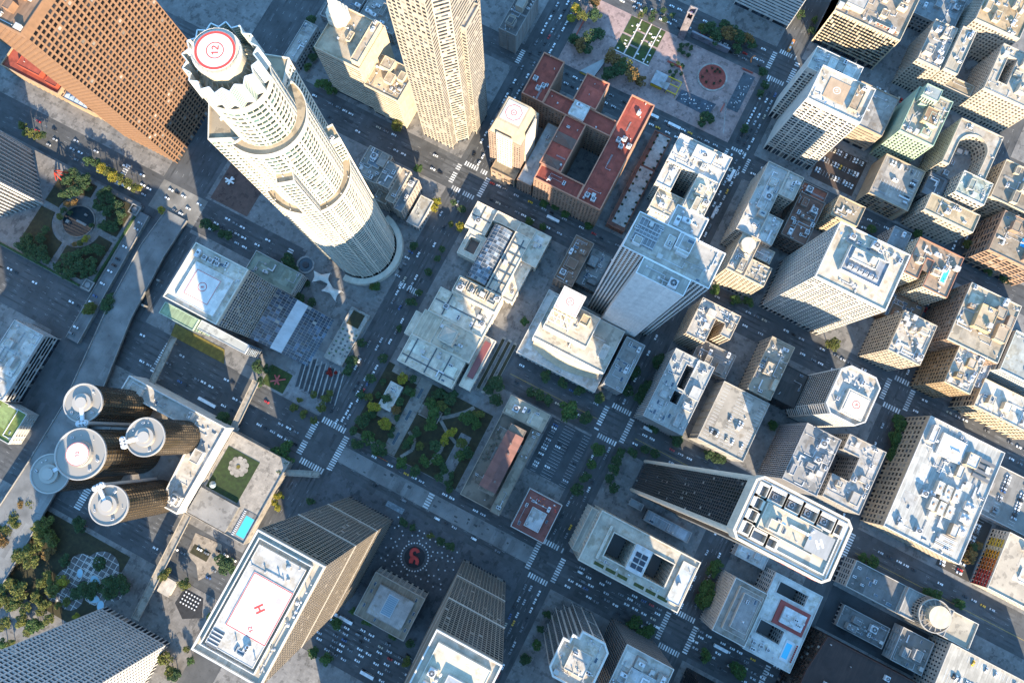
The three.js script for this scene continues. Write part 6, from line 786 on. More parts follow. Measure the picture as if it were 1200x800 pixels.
  { const g = new GB(); g.prism([[-7, -355], [27, -356.5], [25, -342], [-8, -343]], 0, 0.4); const s = struct('sunken_court', g, M('paving', 0.10, 0.13, 0.17)); void s; const h = new GB(); h.prism(rect(36.2, 47.8, -397, -358), 0, 0.4); struct('sunken_court', h, M('paving', 0.12, 0.15, 0.18)); for (let i = 0; i < 46; i++) { const t = new GB(), inB = i < 24, u = inB ? rr(-5, 24) : rr(37.5, 46.5), v = inB ? rr(-353, -345) : rr(-395, -360); t.cyl(u, v, 0.55, 0.55, 1.05, 1.12, 8, 0.5); t.cyl(u, v, 0.06, 0.06, 0.4, 1.05, 5, 0.2); tag(t.build(numbered('cafe_table'), METAL, scene), inB ? 'small round table on the dark court beside the yellow pavilion' : 'small round table in the dark strip court beside the red disc', 'table', inB ? 'tables on the court by the yellow pavilion' : 'tables in the strip court'); } }
  { const t = thing('curved_bench_wall', 'curved orange bench wall at the square’s corner', 'bench', 42, 0.16, -412), g = new GB(); for (let i = 0; i < 12; i++) { const a = 2.4 + i * 0.14, b = 2.4 + (i + 1) * 0.14; g.bar([5 * Math.cos(a), 0.6, 5 * Math.sin(a)], [5 * Math.cos(b), 0.6, 5 * Math.sin(b)], 0.9, 1.2); } g.build('seat', plain([0.5, 0.16, 0.05]), t); }
  const bench = (u0, u1, v0, v1, label) => { const t = thing('bench_wall', label, 'bench', (u0 + u1) / 2, 0.16, (v0 + v1) / 2), g = new GB(); const a = (u1 - u0) / 2, b = (v1 - v0) / 2; g.box(-a, a, 0, 0.9, -b, b); g.build('seat', plain([0.40, 0.09, 0.06]), t); const h = new GB(); h.box(-a, a, 0.9, 1.5, -b, -b + 0.3); h.build('back', plain([0.36, 0.08, 0.055]), t); };
  bench(-31, -17, -374.6, -373.4, 'straight red bench wall between lawn and red disc'); bench(33, 34, -360, -352, 'short red bench wall at the near end of the strip court'); bench(33.5, 44, -399.8, -399, 'red bench wall at the far end of the strip court'); bench(-96, -70, -327.4 - 1, -327.4, 'long red bench wall at the edge facing the red-roofed hotel'); bench(-118, -117, -386, -356, 'red bench wall along the square’s street side');
  { const t = thing('glass_pavilion', 'wedge-roofed glass pavilion beside the square’s trees', 'pavilion', -89, 0.16, -336), g = new GB(); g.quad([-9, 3, 9], [5, 3, 9], [8, 6, -9], [5, 6, -9], null, 1); g.quad([-9, 0, 9], [5, 0, 9], [5, 3, 9], [-9, 3, 9], null, 1); g.quad([5, 0, 9], [8, 0, -9], [8, 6, -9], [5, 3, 9], null, 1); g.quad([-9, 0, 9], [5, 0, -9], [5, 6, -9], [-9, 3, 9], null, 0.9); g.build('shell', M('wall', 0.36, 0.36, 0.36), t); const y = new GB(); y.box(-9, 5, 0, 1.2, 9.1, 9.5); y.build('yellow_plinth', plain([0.5, 0.33, 0.04]), t); }
  { const g = new GB(); g.flat([[33, -365], [34, -365.5], [45.5, -334], [44.4, -334]], 0.185); struct('paving_inlay', g, M('paving', 0.5, 0.46, 0.44)); }
}
{ // library gardens
  slab(rect(-124, -22, -11, 58.5), SOIL, 0.2, 'garden_bed'); const W = M('paving', 0.33, 0.31, 0.28);
  const path = (pts, w) => { const g = new GB(); for (let i = 0; i < pts.length - 1; i++) { const a = pts[i], b = pts[i + 1], l = Math.hypot(b[0] - a[0], b[1] - a[1]), s = [-(b[1] - a[1]) / l * w / 2, (b[0] - a[0]) / l * w / 2]; g.quad([a[0] - s[0], 0.26, a[1] - s[1]], [a[0] + s[0], 0.26, a[1] + s[1]], [b[0] + s[0], 0.26, b[1] + s[1]], [b[0] - s[0], 0.26, b[1] - s[1]], [0, 1, 0]); } struct('garden_path', g, W); };
  path([[-87, -12], [-87, 58]], 11.5); path([[-112, 30], [-93, 30]], 9); path([[-120, 57], [-93, 57]], 4); path([[-81, 12], [-62, 12]], 8); path([[-62, 12], [-52, 4], [-44, -4], [-40, -10]], 3.2); path([[-62, 12], [-50, 20], [-40, 24], [-30, 18]], 2.8); path([[-80, 34], [-72, 38], [-70, 46], [-76, 56]], 2.8); path([[-50, 20], [-48, 36], [-52, 50]], 2.6); path([[-118, -8], [-93, -8]], 7);
  for (const [a, b] of [[-4, 6], [17, 27], [38, 50]]) { const t = thing('reflecting_pool', 'narrow dark reflecting pool set along the garden’s central path', 'pool', -87, 0.26, (a + b) / 2, 0, 'pools along the central path'); const l = (b - a) / 2, g = new GB(); g.box(-1.6, -1.2, 0, 0.4, -l, l); g.box(1.2, 1.6, 0, 0.4, -l, l); g.box(-1.2, 1.2, 0, 0.4, -l, -l + 0.4); g.box(-1.2, 1.2, 0, 0.4, l - 0.4, l); g.build('kerb', M('paving', 0.4, 0.38, 0.35), t); const w = new GB(); w.flat(rect(-1.2, 1.2, -l + 0.4, l - 0.4), 0.25); w.build('water', plain([0.02, 0.035, 0.045], { roughness: 0.05 }), t); }
  { const t = thing('garden_walls', 'pale low walls of the court beside the library garden path', 'wall', -70, 0.26, 12), g = new GB(); g.bar([-10, 0.8, -5], [8, 0.8, -5], 0.6, 1.6); g.bar([8, 0.8, -5], [8, 0.8, 5], 0.6, 1.6); g.bar([-10, 0.8, 5], [8, 0.8, 5], 0.6, 1.6); g.build('wall', M('paving', 0.46, 0.43, 0.38), t); const d = new GB(); d.flat(rect(-9, 7, -4.6, 4.6), 0.05); d.build('floor', M('paving', 0.2, 0.17, 0.14), t); }
  { yard('driveway', rect(-40, -30, 14, 58), M('paving', 0.3, 0.3, 0.3), 0.27); for (let i = 0; i < 3; i++) { const t = thing('planted_trough', 'long planted trough between pale walkways beside the library', 'planter', -42 + i * 5.5 - 3, 0.15, -50, 0, 'planted troughs beside the library'), g = new GB(); g.box(-1.7, 1.7, 0, 0.8, -26, -24); g.box(-1.7, 1.7, 0, 0.8, 24, 26); g.box(-1.7, -1.3, 0, 0.8, -24, 24); g.box(1.3, 1.7, 0, 0.8, -24, 24); g.build('kerb', M('paving', 0.5, 0.46, 0.4), t); const s = new GB(); s.flat(rect(-1.3, 1.3, -24, 24), 0.6); s.build('soil', SOIL, t); } }
}
{ // square garden on the podium at the left
  const Y = 4, G = [[-470, -31], [-392, -31], [-386, -24], [-386, 50], [-392, 57], [-480, 57], [-480, 40], [-440, 12], [-462, -10]];
  const p = new GB(); p.prism(rect(-540, -386, -31, 57.4), 0, Y); struct('podium', p, M('paving', 0.27, 0.26, 0.255)); void G;
  const cx = -428, cz = 7, D = M('paving', 0.24, 0.225, 0.21); { const g = new GB(); g.ring(cx, cz, 15, 20.5, Y + 0.05, 48); struct('ring_path', g, D); }
  const quad = (sx, sz) => { const pts = []; for (let i = 0; i <= 8; i++) { const a = Math.PI / 2 * i / 8; pts.push([cx + sx * (2.6 + 20.5 * Math.cos(a) * 0.999), cz + sz * (2.6 + 20.5 * Math.sin(a))]); } pts.push([cx + sx * 3, cz + sz * 44], [cx + sx * 30, cz + sz * 44], [cx + sx * 37, cz + sz * 36], [cx + sx * 37, cz + sz * 3]); return pts; };
  for (const [a, b] of [[1, 1], [1, -1], [-1, 1], [-1, -1]]) { const pts = quad(a, b).map(([x, z]) => [Math.min(x, -388.5), Math.max(-28, Math.min(54, z))]); const g = new GB(); g.prism(ccw(pts), Y, Y + 0.5); struct('planting_bed', g, SOIL); }
  { const t = thing('round_fountain', 'round dark sunken fountain with planted islands in the square garden', 'fountain', cx, Y, cz), g = new GB(); g.cyl(0, 0, 15, 15, 0, 0.8, 40, 1, false); g.ring(0, 0, 13.9, 15, 0.8, 40); g.build('rim', M('paving', 0.28, 0.25, 0.22), t); const w = new GB(); w.ring(0, 0, 0, 13.9, 0.3, 40); w.build('water', plain([0.015, 0.025, 0.03], { roughness: 0.06 }), t); const b = new GB(); b.box(-2, 8, 0.3, 0.9, -1, 1); b.box(-9, -6, 0.3, 2.4, 3, 6); b.box(2, 4.4, 0.3, 1.8, -9, -7); b.build('stone_steps', M('paving', 0.36, 0.35, 0.34), t); }
  for (const [u, v, l] of [[-389.5, -25, 'small square stone basin with round bowl at the garden corner by the crossing'], [-389.5, 52, 'small square stone basin with round bowl at the garden corner by the sunken road']]) { const t = thing('corner_basin', l, 'fountain', u, Y, v), g = new GB(); g.box(-4.5, 4.5, 0, 1, -4.5, -3.6); g.box(-4.5, 4.5, 0, 1, 3.6, 4.5); g.box(-4.5, -3.6, 0, 1, -3.6, 3.6); g.box(3.6, 4.5, 0, 1, -3.6, 3.6); g.build('kerb', M('paving', 0.42, 0.41, 0.39), t); const b = new GB(); b.cyl(0, 0, 2.2, 2.6, 0, 1.2, 20, 1, false); b.ring(0, 0, 0, 2.6, 1.05, 20); b.build('bowl', M('paving', 0.34, 0.35, 0.36), t); }
  for (const [x0, x1, z0, z1, l] of [[-386.9, -385.2, -20, 47, 'long clipped hedge along the podium edge above the ramp'], [-480, -396, 55, 56.8, 'long clipped hedge along the podium edge above the sunken road']]) { const g = new GB(), a = (x0 + x1) / 2, b = (z0 + z1) / 2; g.box(x0 - a, x1 - a, 0, 1.4, z0 - b, z1 - b, 0.8); for (let i = 0; i < 900; i++) { const u = rr(x0, x1) - a, v = rr(z0, z1) - b, s = rr(0.2, 0.45), y = rr(0.9, 1.6), k = rr(0.6, 1.5); g.tri([u - s, y, v], [u + s, y + rr(-0.2, 0.2), v + s], [u, y + 0.3, v - s], null, k); } const m = g.build(numbered('hedge'), M('vc', 0.035, 0.075, 0.02), scene); m.position.set(a, Y, b); tag(m, l, 'hedge'); }
  { const t = thing('red_arch_sculpture', 'large red steel sculpture of curved legs on the plaza beside the finned tower', 'sculpture', -462, Y, -22), red = plain([0.30, 0.025, 0.012]); for (const [ax, az, bx, bz, h] of [[-7, -3, 6, 5, 12], [-5, 6, 5, -6, 10], [-9, 2, 8, -1, 9]]) { const g = new GB(); for (let i = 0; i < 14; i++) { const P = (t2) => [ax + (bx - ax) * t2, h * Math.sin(Math.PI * t2), az + (bz - az) * t2]; g.bar(P(i / 14), P((i + 1) / 14), 1.7 - 1.1 * Math.sin(Math.PI * i / 14), 0.5); } g.build('arch', red, t); } }
}
{ const k = new GB(); k.prism([[-306, 46], [-256, 46], [-250, 57], [-304, 57]], 0, 0.5); struct('golden_planting', k, M('grass', 0.24, 0.19, 0.055)); }
{ // chevron plaza, sculptures, canopies around the round tower
  const g = new GB(); g.flat([[-198, 8], [-154, 8], [-154, 57.5], [-198, 57.5]], 0.18); struct('plaza_paving', g, M('paving', 0.30, 0.31, 0.32));
  for (let i = 0; i < 9; i++) { const h = new GB(); const u = -192 + i * 4.4; h.prism([[u, 18 + (i % 2) * 4], [u + 2.4, 16 + (i % 2) * 4], [u + 9, 44], [u + 6.6, 46]], 0.18, 0.5); struct('dark_paving_strip', h, M('paving', 0.075, 0.085, 0.095)); const w = new GB(); w.prism([[u + 2.6, 16], [u + 3.4, 15.6], [u + 10, 43.6], [u + 9.2, 44]], 0.18, 0.6); struct('white_paving_strip', w, M('paving', 0.55, 0.55, 0.54)); }
  { const t = thing('red_star_sculpture', 'pinkish red angular steel sculpture on the dark lawn by the chevron plaza', 'sculpture', -201, 0.2, 47), r = plain([0.45, 0.10, 0.09]); for (const [a, b] of [[[-5, 0, -2], [4, 6, 3]], [[-4, 5, 4], [5, 0, -3]], [[-1, 0, 5], [1, 7, -4]]]) { const s = new GB(); s.bar(a, b, 1.1, 1.1); s.build('beam', r, t); } const l = new GB(); l.flat(rect(-213, -192, 38, 56), 0.2); struct('lawn', l, GRASS); }
  { const t = thing('red_umbrella_cluster', 'cluster of dark red parasols at the edge of the chevron plaza', 'parasols', -161, 0.18, 22); for (let i = 0; i < 7; i++) { const s = new GB(), x = rr(-5, 5), z = rr(-4, 4); s.cyl(x, z, 0.08, 0.08, 0, 2.6, 6, 0.3); s.cyl(x, z, 1.7, 0.1, 2.6, 3.3, 8, [0.30, 0.03, 0.025]); s.build('parasol', METAL, t); } }
  { const t = thing('roof_garden_terrace', 'white-walled terrace with square planters and a leafy bed above the street', 'terrace', -166, 0, -12), w = M('paving', 0.52, 0.5, 0.46), s = new GB(); s.box(-9, 9, 0, 5, -26, 24); s.build('base', w, t); for (let i = 0; i < 26; i++) { const p = new GB(), x = -7 + (i % 4) * 4.4, z = -6 + Math.floor(i / 4) * 4; p.box(x, x + 1.5, 5, 5.7, z, z + 1.5, i % 3 ? [0.08, 0.08, 0.08] : [0.05, 0.09, 0.03]); p.build('planter', METAL, t); } const q = new GB(); q.box(-6, 5, 5, 5.6, -24, -11); q.build('bed', SOIL, t); const pp = new GB(); pp.box(-9, 9, 5, 5.9, -26, -25.5); pp.box(-9, 9, 5, 5.9, 23.5, 24); pp.box(-9, -8.5, 5, 5.9, -25.5, 23.5); pp.box(8.5, 9, 5, 5.9, -25.5, 23.5); pp.build('parapet', w, t); }
  { const t = thing('round_plaza_fountain', 'round pale stone fountain ring at the foot of the round tower', 'fountain', -231, 0.2, -52), s = new GB(); s.cyl(0, 0, 8, 8, 0, 1, 36, 1, false); s.ring(0, 0, 6.4, 8, 1, 36); s.cyl(0, 0, 6.4, 6.4, 0.2, 1, 36, 1, false); s.build('rim', M('paving', 0.44, 0.43, 0.42), t); const w = new GB(); w.ring(0, 0, 0, 6.4, 0.4, 36); w.build('water', plain([0.02, 0.03, 0.04], { roughness: 0.06 }), t); const c = new GB(); c.cyl(0, 0, 2.8, 2.8, 0.2, 1.3, 20); c.build('centre', M('paving', 0.08, 0.08, 0.09), t); }
  for (const [u, v, a] of [[-212, -48, 0.2], [-198, -42, -0.3]]) { const t = thing('fabric_canopy', 'white tensile fabric canopy beside the round tower’s base', 'canopy', u, 0.2, v, a, 'white fabric canopies at the round tower'); const P = [[-8, 4, -4], [7, 5, -6], [9, 3.6, 4], [-6, 5.4, 6]], s = new GB(), N = 10, f = (i, j) => { const x = i / N, y = j / N, b = (k) => (P[0][k] * (1 - x) + P[1][k] * x) * (1 - y) + (P[3][k] * (1 - x) + P[2][k] * x) * y, pinch = 1 - 0.45 * Math.sin(Math.PI * x) * Math.abs(y - 0.5) * 2 - 0.35 * Math.sin(Math.PI * y) * Math.abs(x - 0.5); return [b(0) * pinch, b(1) + 3 * Math.sin(Math.PI * x) * Math.sin(Math.PI * y), b(2) * pinch]; }; for (let i = 0; i < N; i++) for (let j = 0; j < N; j++) s.quad(f(i, j), f(i + 1, j), f(i + 1, j + 1), f(i, j + 1), null, 1); s.build('membrane', M('wall', 0.68, 0.66, 0.62), t); for (const p of P) { const m = new GB(); m.bar([p[0], 0, p[2]], p, 0.25, 0.25); m.build('mast', plain([0.5, 0.5, 0.5]), t); } }
  { const t = thing('white_dove_sculpture', 'small white winged sculpture on the brown plaza behind the round tower', 'sculpture', -330, 0.2, -88); const s = new GB(); for (const [a, b] of [[[-5, 1, 0], [5, 2.5, 1]], [[0, 1, -4], [1, 2, 4]], [[-3, 1, 3], [3, 2, -3]]]) s.bar(a, b, 1.5, 0.6); s.build('wings', plain([0.66, 0.64, 0.6]), t); const p = new GB(); p.flat(rect(-338, -300, -108, -66), 0.19); struct('brown_plaza', p, M('paving', 0.17, 0.10, 0.08)); }
}
{ // plaza between the ribbed towers
  const cx = -26, cz = 122.5, t = thing('red_spiral_sculpture', 'red S-shaped sculpture on a round black pool in the dark plaza', 'sculpture', cx, 0.15, cz); const k = new GB(); k.cyl(0, 0, 8.6, 8.6, 0, 0.5, 40, 1, false); k.ring(0, 0, 0, 8.6, 0.5, 40); k.build('black_base', plain([0.008, 0.008, 0.01], { roughness: 0.6 }), t);
  const s = new GB(), P = (q) => { const a = q * 2 * Math.PI; return q < 0.5 ? [2.6 * Math.cos(-a * 1.55 - 1.2) - 1.2, 0, 2.3 * Math.sin(-a * 1.55 - 1.2) - 2.2] : [0, 0, 0]; }; void P; const cur = []; for (let i = 0; i <= 12; i++) { const a = -0.2 - i / 12 * 4.2; cur.push([2.2 * Math.cos(a) * 0.9, -2.2 + 2.2 * Math.sin(a)]); } for (let i = 0; i <= 12; i++) { const a = Math.PI + 1.35 - 4.2 + i / 12 * 4.2 + 2.5; cur.push([2.2 * Math.cos(a) * 0.9, 2.2 + 2.2 * Math.sin(a)]); } for (let i = 0; i < cur.length - 1; i++) s.bar([cur[i][0], 0.9 + i * 0.12, cur[i][1]], [cur[i + 1][0], 0.9 + (i + 1) * 0.12, cur[i + 1][1]], 1.9, 0.8); const m = s.build('red_spiral', plain([0.48, 0.05, 0.04]), t); m.rotation.y = 0.45; m.scale.set(1.45, 1, 1.45);
  for (let i = 0; i < 30; i++) { const a = i / 30 * 6.283, b = new GB(); b.box(-0.5, 0.5, 0, 0.6, -0.5, 0.5, 0.62); const q = b.build(numbered('stone_cube'), METAL, scene); q.position.set(cx + 11.4 * Math.cos(a), 0.15, cz + 11.4 * Math.sin(a)); q.rotation.y = a; tag(q, 'small white stone cube ringing the round black pool', 'stone block', 'stone cubes around the round black pool'); }
  const tb = new GB(); tb.cyl(0, 0, 0.6, 0.6, 0.72, 0.8, 10, 0.62); tb.cyl(0, 0, 0.07, 0.07, 0, 0.72, 5, 0.3); for (let i = 0; i < 4; i++) { const a = i * 1.571; tb.box(1.15 * Math.cos(a) - 0.22, 1.15 * Math.cos(a) + 0.22, 0.4, 0.46, 1.15 * Math.sin(a) - 0.22, 1.15 * Math.sin(a) + 0.22, 0.12); tb.box(1.3 * Math.cos(a) - 0.12, 1.3 * Math.cos(a) + 0.12, 0.46, 0.9, 1.3 * Math.sin(a) - 0.12, 1.3 * Math.sin(a) + 0.12, 0.1); } const tg = tb.geo();
  const spots = []; for (let i = 0; i < 700 && spots.length < 62; i++) { const u = rr(-54, 8), v = rr(100, 138), d = Math.hypot(u - cx, v - cz); if (d < 13.5 || spots.some((p) => Math.hypot(p[0] - u, p[1] - v) < 3.4) || (u > -30 && v > 139)) continue; spots.push([u, v]); const q = mesh(numbered('cafe_table'), tg, METAL, scene); q.position.set(u, 0.15, v); q.rotation.y = rr(0, 6); tag(q, 'white cafe table with chairs on the plaza around the round black pool', 'table', 'cafe tables around the round black pool'); }
  const sl = new GB(); sl.box(-68, -52, 0.15, 0.5, 92.5, 97, 1); struct('ramp_roof', sl, M('paving', 0.3, 0.38, 0.44));
}
{ // hotel garden deck with lawn and pool
  const t = thing('garden_deck', 'raised deck with square lawn, circular stone terrace, grey roof and turquoise pool', 'deck', -183, 0, 139), o = [-183, 0, 139], W = M('paving', 0.44, 0.41, 0.37); const g = new GB(); g.prism(rect(-209, -154, 101, 176), 0, 12); g.build('base', W, t, o); const p = new GB(); for (const [a, b, c, d] of [[-209, -154, 101, 101.7], [-209, -154, 175.3, 176], [-154.7, -154, 101.7, 175.3], [-209, -208.3, 101.7, 175.3]]) p.box(a, b, 12, 13.2, c, d); p.build('parapet', W, t, o);
  const l = new GB(); l.box(-206, -176, 12, 12.3, 113, 150); l.build('lawn', M('grass', 0.03, 0.065, 0.018), t, o); const c = new GB(); for (let i = 0; i < 10; i++) { const a = i / 10 * 6.283; c.cyl(-190 + 6.2 * Math.cos(a), 124 + 6.2 * Math.sin(a), 2.5, 2.5, 12.2, 12.5, 12); } c.cyl(-190, 124, 6.4, 6.4, 12.2, 12.52, 24); c.build('round_terrace', M('paving', 0.42, 0.40, 0.37), t, o); const b = new GB(); b.cyl(-190, 124, 1.6, 1.6, 12.5, 13, 12); b.build('flower_bed', M('grass', 0.2, 0.17, 0.04), t, o);
  const r = new GB(); r.box(-208, -172, 12, 15.5, 151.5, 174); r.build('grey_roof', M('gravel', 0.30, 0.30, 0.30), t, o); const s = new GB(); s.box(-168, -155, 12, 12.3, 151, 174); s.build('pool_surround', M('paving', 0.3, 0.3, 0.3), t, o); const w = new GB(); w.box(-164, -156.6, 12.3, 12.34, 155, 172); w.build('pool_water', plain([0.06, 0.42, 0.58], { roughness: 0.05 }), t, o); for (let i = 0; i < 14; i++) { const q = new GB(), v = 152 + i * 1.6; q.box(-167.4, -165.6, 12.3, 12.7, v, v + 0.7, 0.55); q.build('sun_lounger', METAL, t, o); } const tn = new GB(); tn.cyl(-201, 146, 3, 0.3, 14, 16, 8); tn.build('blue_tent', plain([0.3, 0.4, 0.48]), t, o);
}
{ // leafy plaza lower left: paved circles, ponds, sunken court
  slab(rect(-330, -236, 232, 300), SOIL, 0.2, 'planting_ground'); const P = M('paving', 0.20, 0.20, 0.205), Q = plain([0.5, 0.49, 0.46]); let k = 0;
  for (const [u, v, r] of [[-252, 252, 15], [-268, 258, 11], [-272, 272, 10], [-262, 282, 10], [-246, 268, 11], [-236, 258, 12], [-276, 284, 8]]) { const g = new GB(); g.cyl(u, v, r, r, 0.2, 0.3 + 0.012 * k++, 40); const m = struct('round_paving', g, P); const l = new GB(); for (let i = -2; i <= 2; i++) { const q = Math.sqrt(Math.max(0, r * r - i * i * 25)); if (q > 1) { l.flat(rect(u + i * 5 - 0.25, u + i * 5 + 0.25, v - q, v + q), 0.4); l.flat(rect(u - q, u + q, v + i * 5 - 0.25, v + i * 5 + 0.25), 0.41); } } l.build('joint', Q, m); }
  for (const [u, v, a, b] of [[-251, 262, 6, 4], [-245, 274, 5.5, 3.4], [-237, 276, 4.5, 3], [-266, 262, 4, 2.6]]) { const t = thing('pond', 'pale blue curved pond among the round paved terraces', 'pond', u, 0.3, v, rr(0, 3), 'ponds on the leafy plaza'), g = new GB(), pts = circle(0, 0, 1, 28).map(([x, z]) => [x * a, z * b]); g.prism(pts, 0, 0.55); g.build('kerb', M('paving', 0.55, 0.53, 0.5), t); const w = new GB(); w.flat(pts.map(([x, z]) => [x * 0.9, z * 0.9]), 0.57); w.build('water', plain([0.26, 0.42, 0.50], { roughness: 0.06 }), t); }
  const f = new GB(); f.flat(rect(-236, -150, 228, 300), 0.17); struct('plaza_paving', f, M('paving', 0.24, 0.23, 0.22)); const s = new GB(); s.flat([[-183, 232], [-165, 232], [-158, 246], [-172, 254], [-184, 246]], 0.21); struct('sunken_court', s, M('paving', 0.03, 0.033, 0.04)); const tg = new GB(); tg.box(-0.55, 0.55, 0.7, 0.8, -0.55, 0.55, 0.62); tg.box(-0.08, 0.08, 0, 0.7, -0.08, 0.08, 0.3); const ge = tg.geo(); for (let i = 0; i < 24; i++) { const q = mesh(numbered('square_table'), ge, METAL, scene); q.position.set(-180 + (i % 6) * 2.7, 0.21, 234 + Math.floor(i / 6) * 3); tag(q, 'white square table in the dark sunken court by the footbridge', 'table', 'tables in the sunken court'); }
  const kk = thing('corner_kiosk', 'pale flat-roofed kiosk beside the long footbridge', 'kiosk', -195, 0.17, 236), kg = new GB(); kg.box(-5, 5, 0, 5, -6, 6); kg.build('wall', M('wall', 0.5, 0.46, 0.4), kk); const kr = new GB(); kr.box(-5.6, 5.6, 5, 5.5, -6.6, 6.6); kr.build('roof', M('roof', 0.5, 0.46, 0.4), kk);
  const tr = thing('traffic_island', 'pale paved traffic island between the garden deck and footbridge', 'traffic island', -180, 0.02, 198), tl = new GB(); tl.prism([[-18, -8], [6, -10], [16, 6], [4, 24], [-4, 14], [-16, 10]], 0, 0.18); tl.build('paving', M('paving', 0.42, 0.36, 0.29), tr); const rf = new GB(); rf.box(-14, 2, 0.18, 0.24, 0, 8); rf.build('planting', SOIL, tr);
}
{ const b = scene.children.find((c) => c.name === 'striped_mural_building'), cols = [[0.5, 0.48, 0.42], [0.5, 0.36, 0.04], [0.52, 0.46, 0.3], [0.52, 0.25, 0.02], [0.5, 0.15, 0.03], [0.45, 0.06, 0.03], [0.42, 0.04, 0.03]]; for (let i = 0; i < 14; i++) { const g = new GB(), c = cols[Math.min(6, Math.floor(i / 2 + rr(0, 0.9)))]; for (const y of [2, 5.4, 8.8, 12.2, 15.6]) g.box(-24.1, -24.02, y + 1.5, y + 3.4, -24 + i * 3.45, -20.7 + i * 3.45); g.box(-24.1, -24.03, 0, 20, -21.2 + i * 3.45, -20.6 + i * 3.45); g.build('painted_stripe', plain(c), b); } }
{ // painted bays on the parking roofs
  const bays = (name, rows, y) => { const b = scene.children.find((c) => c.name === name), g = new GB(); for (const [u0, u1, v0, v1, along] of rows) { if (along === 'u') for (let u = u0; u <= u1; u += 2.7) g.box(u - 0.09, u + 0.09, y, y + 0.03, v0, v1); else for (let v = v0; v <= v1; v += 2.7) g.box(u0, u1, y, y + 0.03, v - 0.09, v + 0.09); } const m = g.build('bay_line', PAINT, b, [b.position.x, 0, b.position.z]); m.userData.kind = 'stuff'; };
  bays('parking_structure', [[136.5, 141.5, -121, -74, 'v'], [150, 155, -121, -74, 'v'], [155.6, 160.6, -121, -74, 'v'], [168.5, 173.5, -121, -74, 'v']], 28.08); bays('deck_parking_building', [[396, 460, -17, -12, 'u'], [384, 460, -1, 4, 'u'], [384, 460, 4.4, 9.4, 'u'], [384, 460, 16, 21, 'u']], 25.08); bays('parking_deck_building', [[179, 211, -367, -362, 'u'], [206, 211, -359, -333, 'v'], [182, 204, -347, -342, 'u']], 24.08); bays('raised_car_park', [[366, 371, -167, -129, 'v'], [380, 385, -167, -129, 'v'], [396, 401, -167, -129, 'v']], 9.08);
}

// ================================================================ trees
reseed(5);
function crownGeo(n, flat) {
  const g = new GB(), clumps = []; for (let i = 0; i < 13; i++) { const a = rr(0, 6.283), e = Math.acos(rr(-0.5, 1)), q = 0.35 + 0.4 * rnd(); clumps.push([q * Math.sin(e) * Math.cos(a), q * Math.cos(e) * flat, q * Math.sin(e) * Math.sin(a), rr(0.26, 0.46), rr(0.75, 1.2)]); }
  for (let i = 0; i < n; i++) { const c = pick(clumps), a = rr(0, 6.283), e = Math.acos(rr(-1, 1)), q = c[3] * Math.cbrt(rr(0.25, 1)), p = [c[0] + q * Math.sin(e) * Math.cos(a), c[1] + q * Math.cos(e) * 0.8, c[2] + q * Math.sin(e) * Math.sin(a)], s = rr(0.05, 0.095), k = c[4] * rr(0.55, 1.45), t = rr(0, 6.283), w = rr(-0.9, 0.9), dx = s * Math.cos(t), dz = s * Math.sin(t); g.quad([p[0] - dx, p[1] - s * w, p[2] - dz], [p[0] + dz, p[1] + s * 0.4, p[2] - dx], [p[0] + dx, p[1] + s * w, p[2] + dz], [p[0] - dz, p[1] - s * 0.4, p[2] + dx], null, [k * rr(0.85, 1.2), k, k * rr(0.7, 1.1)]); }
  return g.geo();
}
const crowns = Array.from({ length: 7 }, (_, i) => crownGeo(1000, i % 2 ? 0.8 : 1)), sparse = crownGeo(380, 0.7);
const trunkGeo = (() => { const g = new GB(); g.cyl(0, 0, 0.07, 0.04, -1, 0.05, 7, 1, false); for (let i = 0; i < 5; i++) { const a = i * 1.26; g.bar([0, -0.25, 0], [0.42 * Math.cos(a), 0.25, 0.42 * Math.sin(a)], 0.035, 0.035); } return g.geo(); })();
const BARK = plain([0.10, 0.075, 0.055]), LEAF = { dark: M('vc', 0.036, 0.068, 0.026, { roughness: 1 }), green: M('vc', 0.045, 0.085, 0.022, { roughness: 1 }), olive: M('vc', 0.085, 0.095, 0.022, { roughness: 1 }), yellow: M('vc', 0.22, 0.19, 0.02, { roughness: 1 }), rust: M('vc', 0.15, 0.09, 0.03, { roughness: 1 }) };
function tree(u, v, r, kind, label, group, y = 0.2, h) {
  const t = thing({ dark: 'broadleaf_tree', green: 'broadleaf_tree', olive: 'olive_tree', yellow: 'yellow_tree', rust: 'rust_tree' }[kind], label, 'tree', u, y, v, rr(0, 6.28), group); h = h ?? r * 1.25; const lift = h;
  const c = mesh('crown', pick(crowns), LEAF[kind], t); c.scale.set(r, r * 0.85, r); c.position.y = lift; const k = mesh('trunk', trunkGeo, BARK, t); k.scale.set(r, lift * 1.0, r); k.position.y = lift; return t;
}
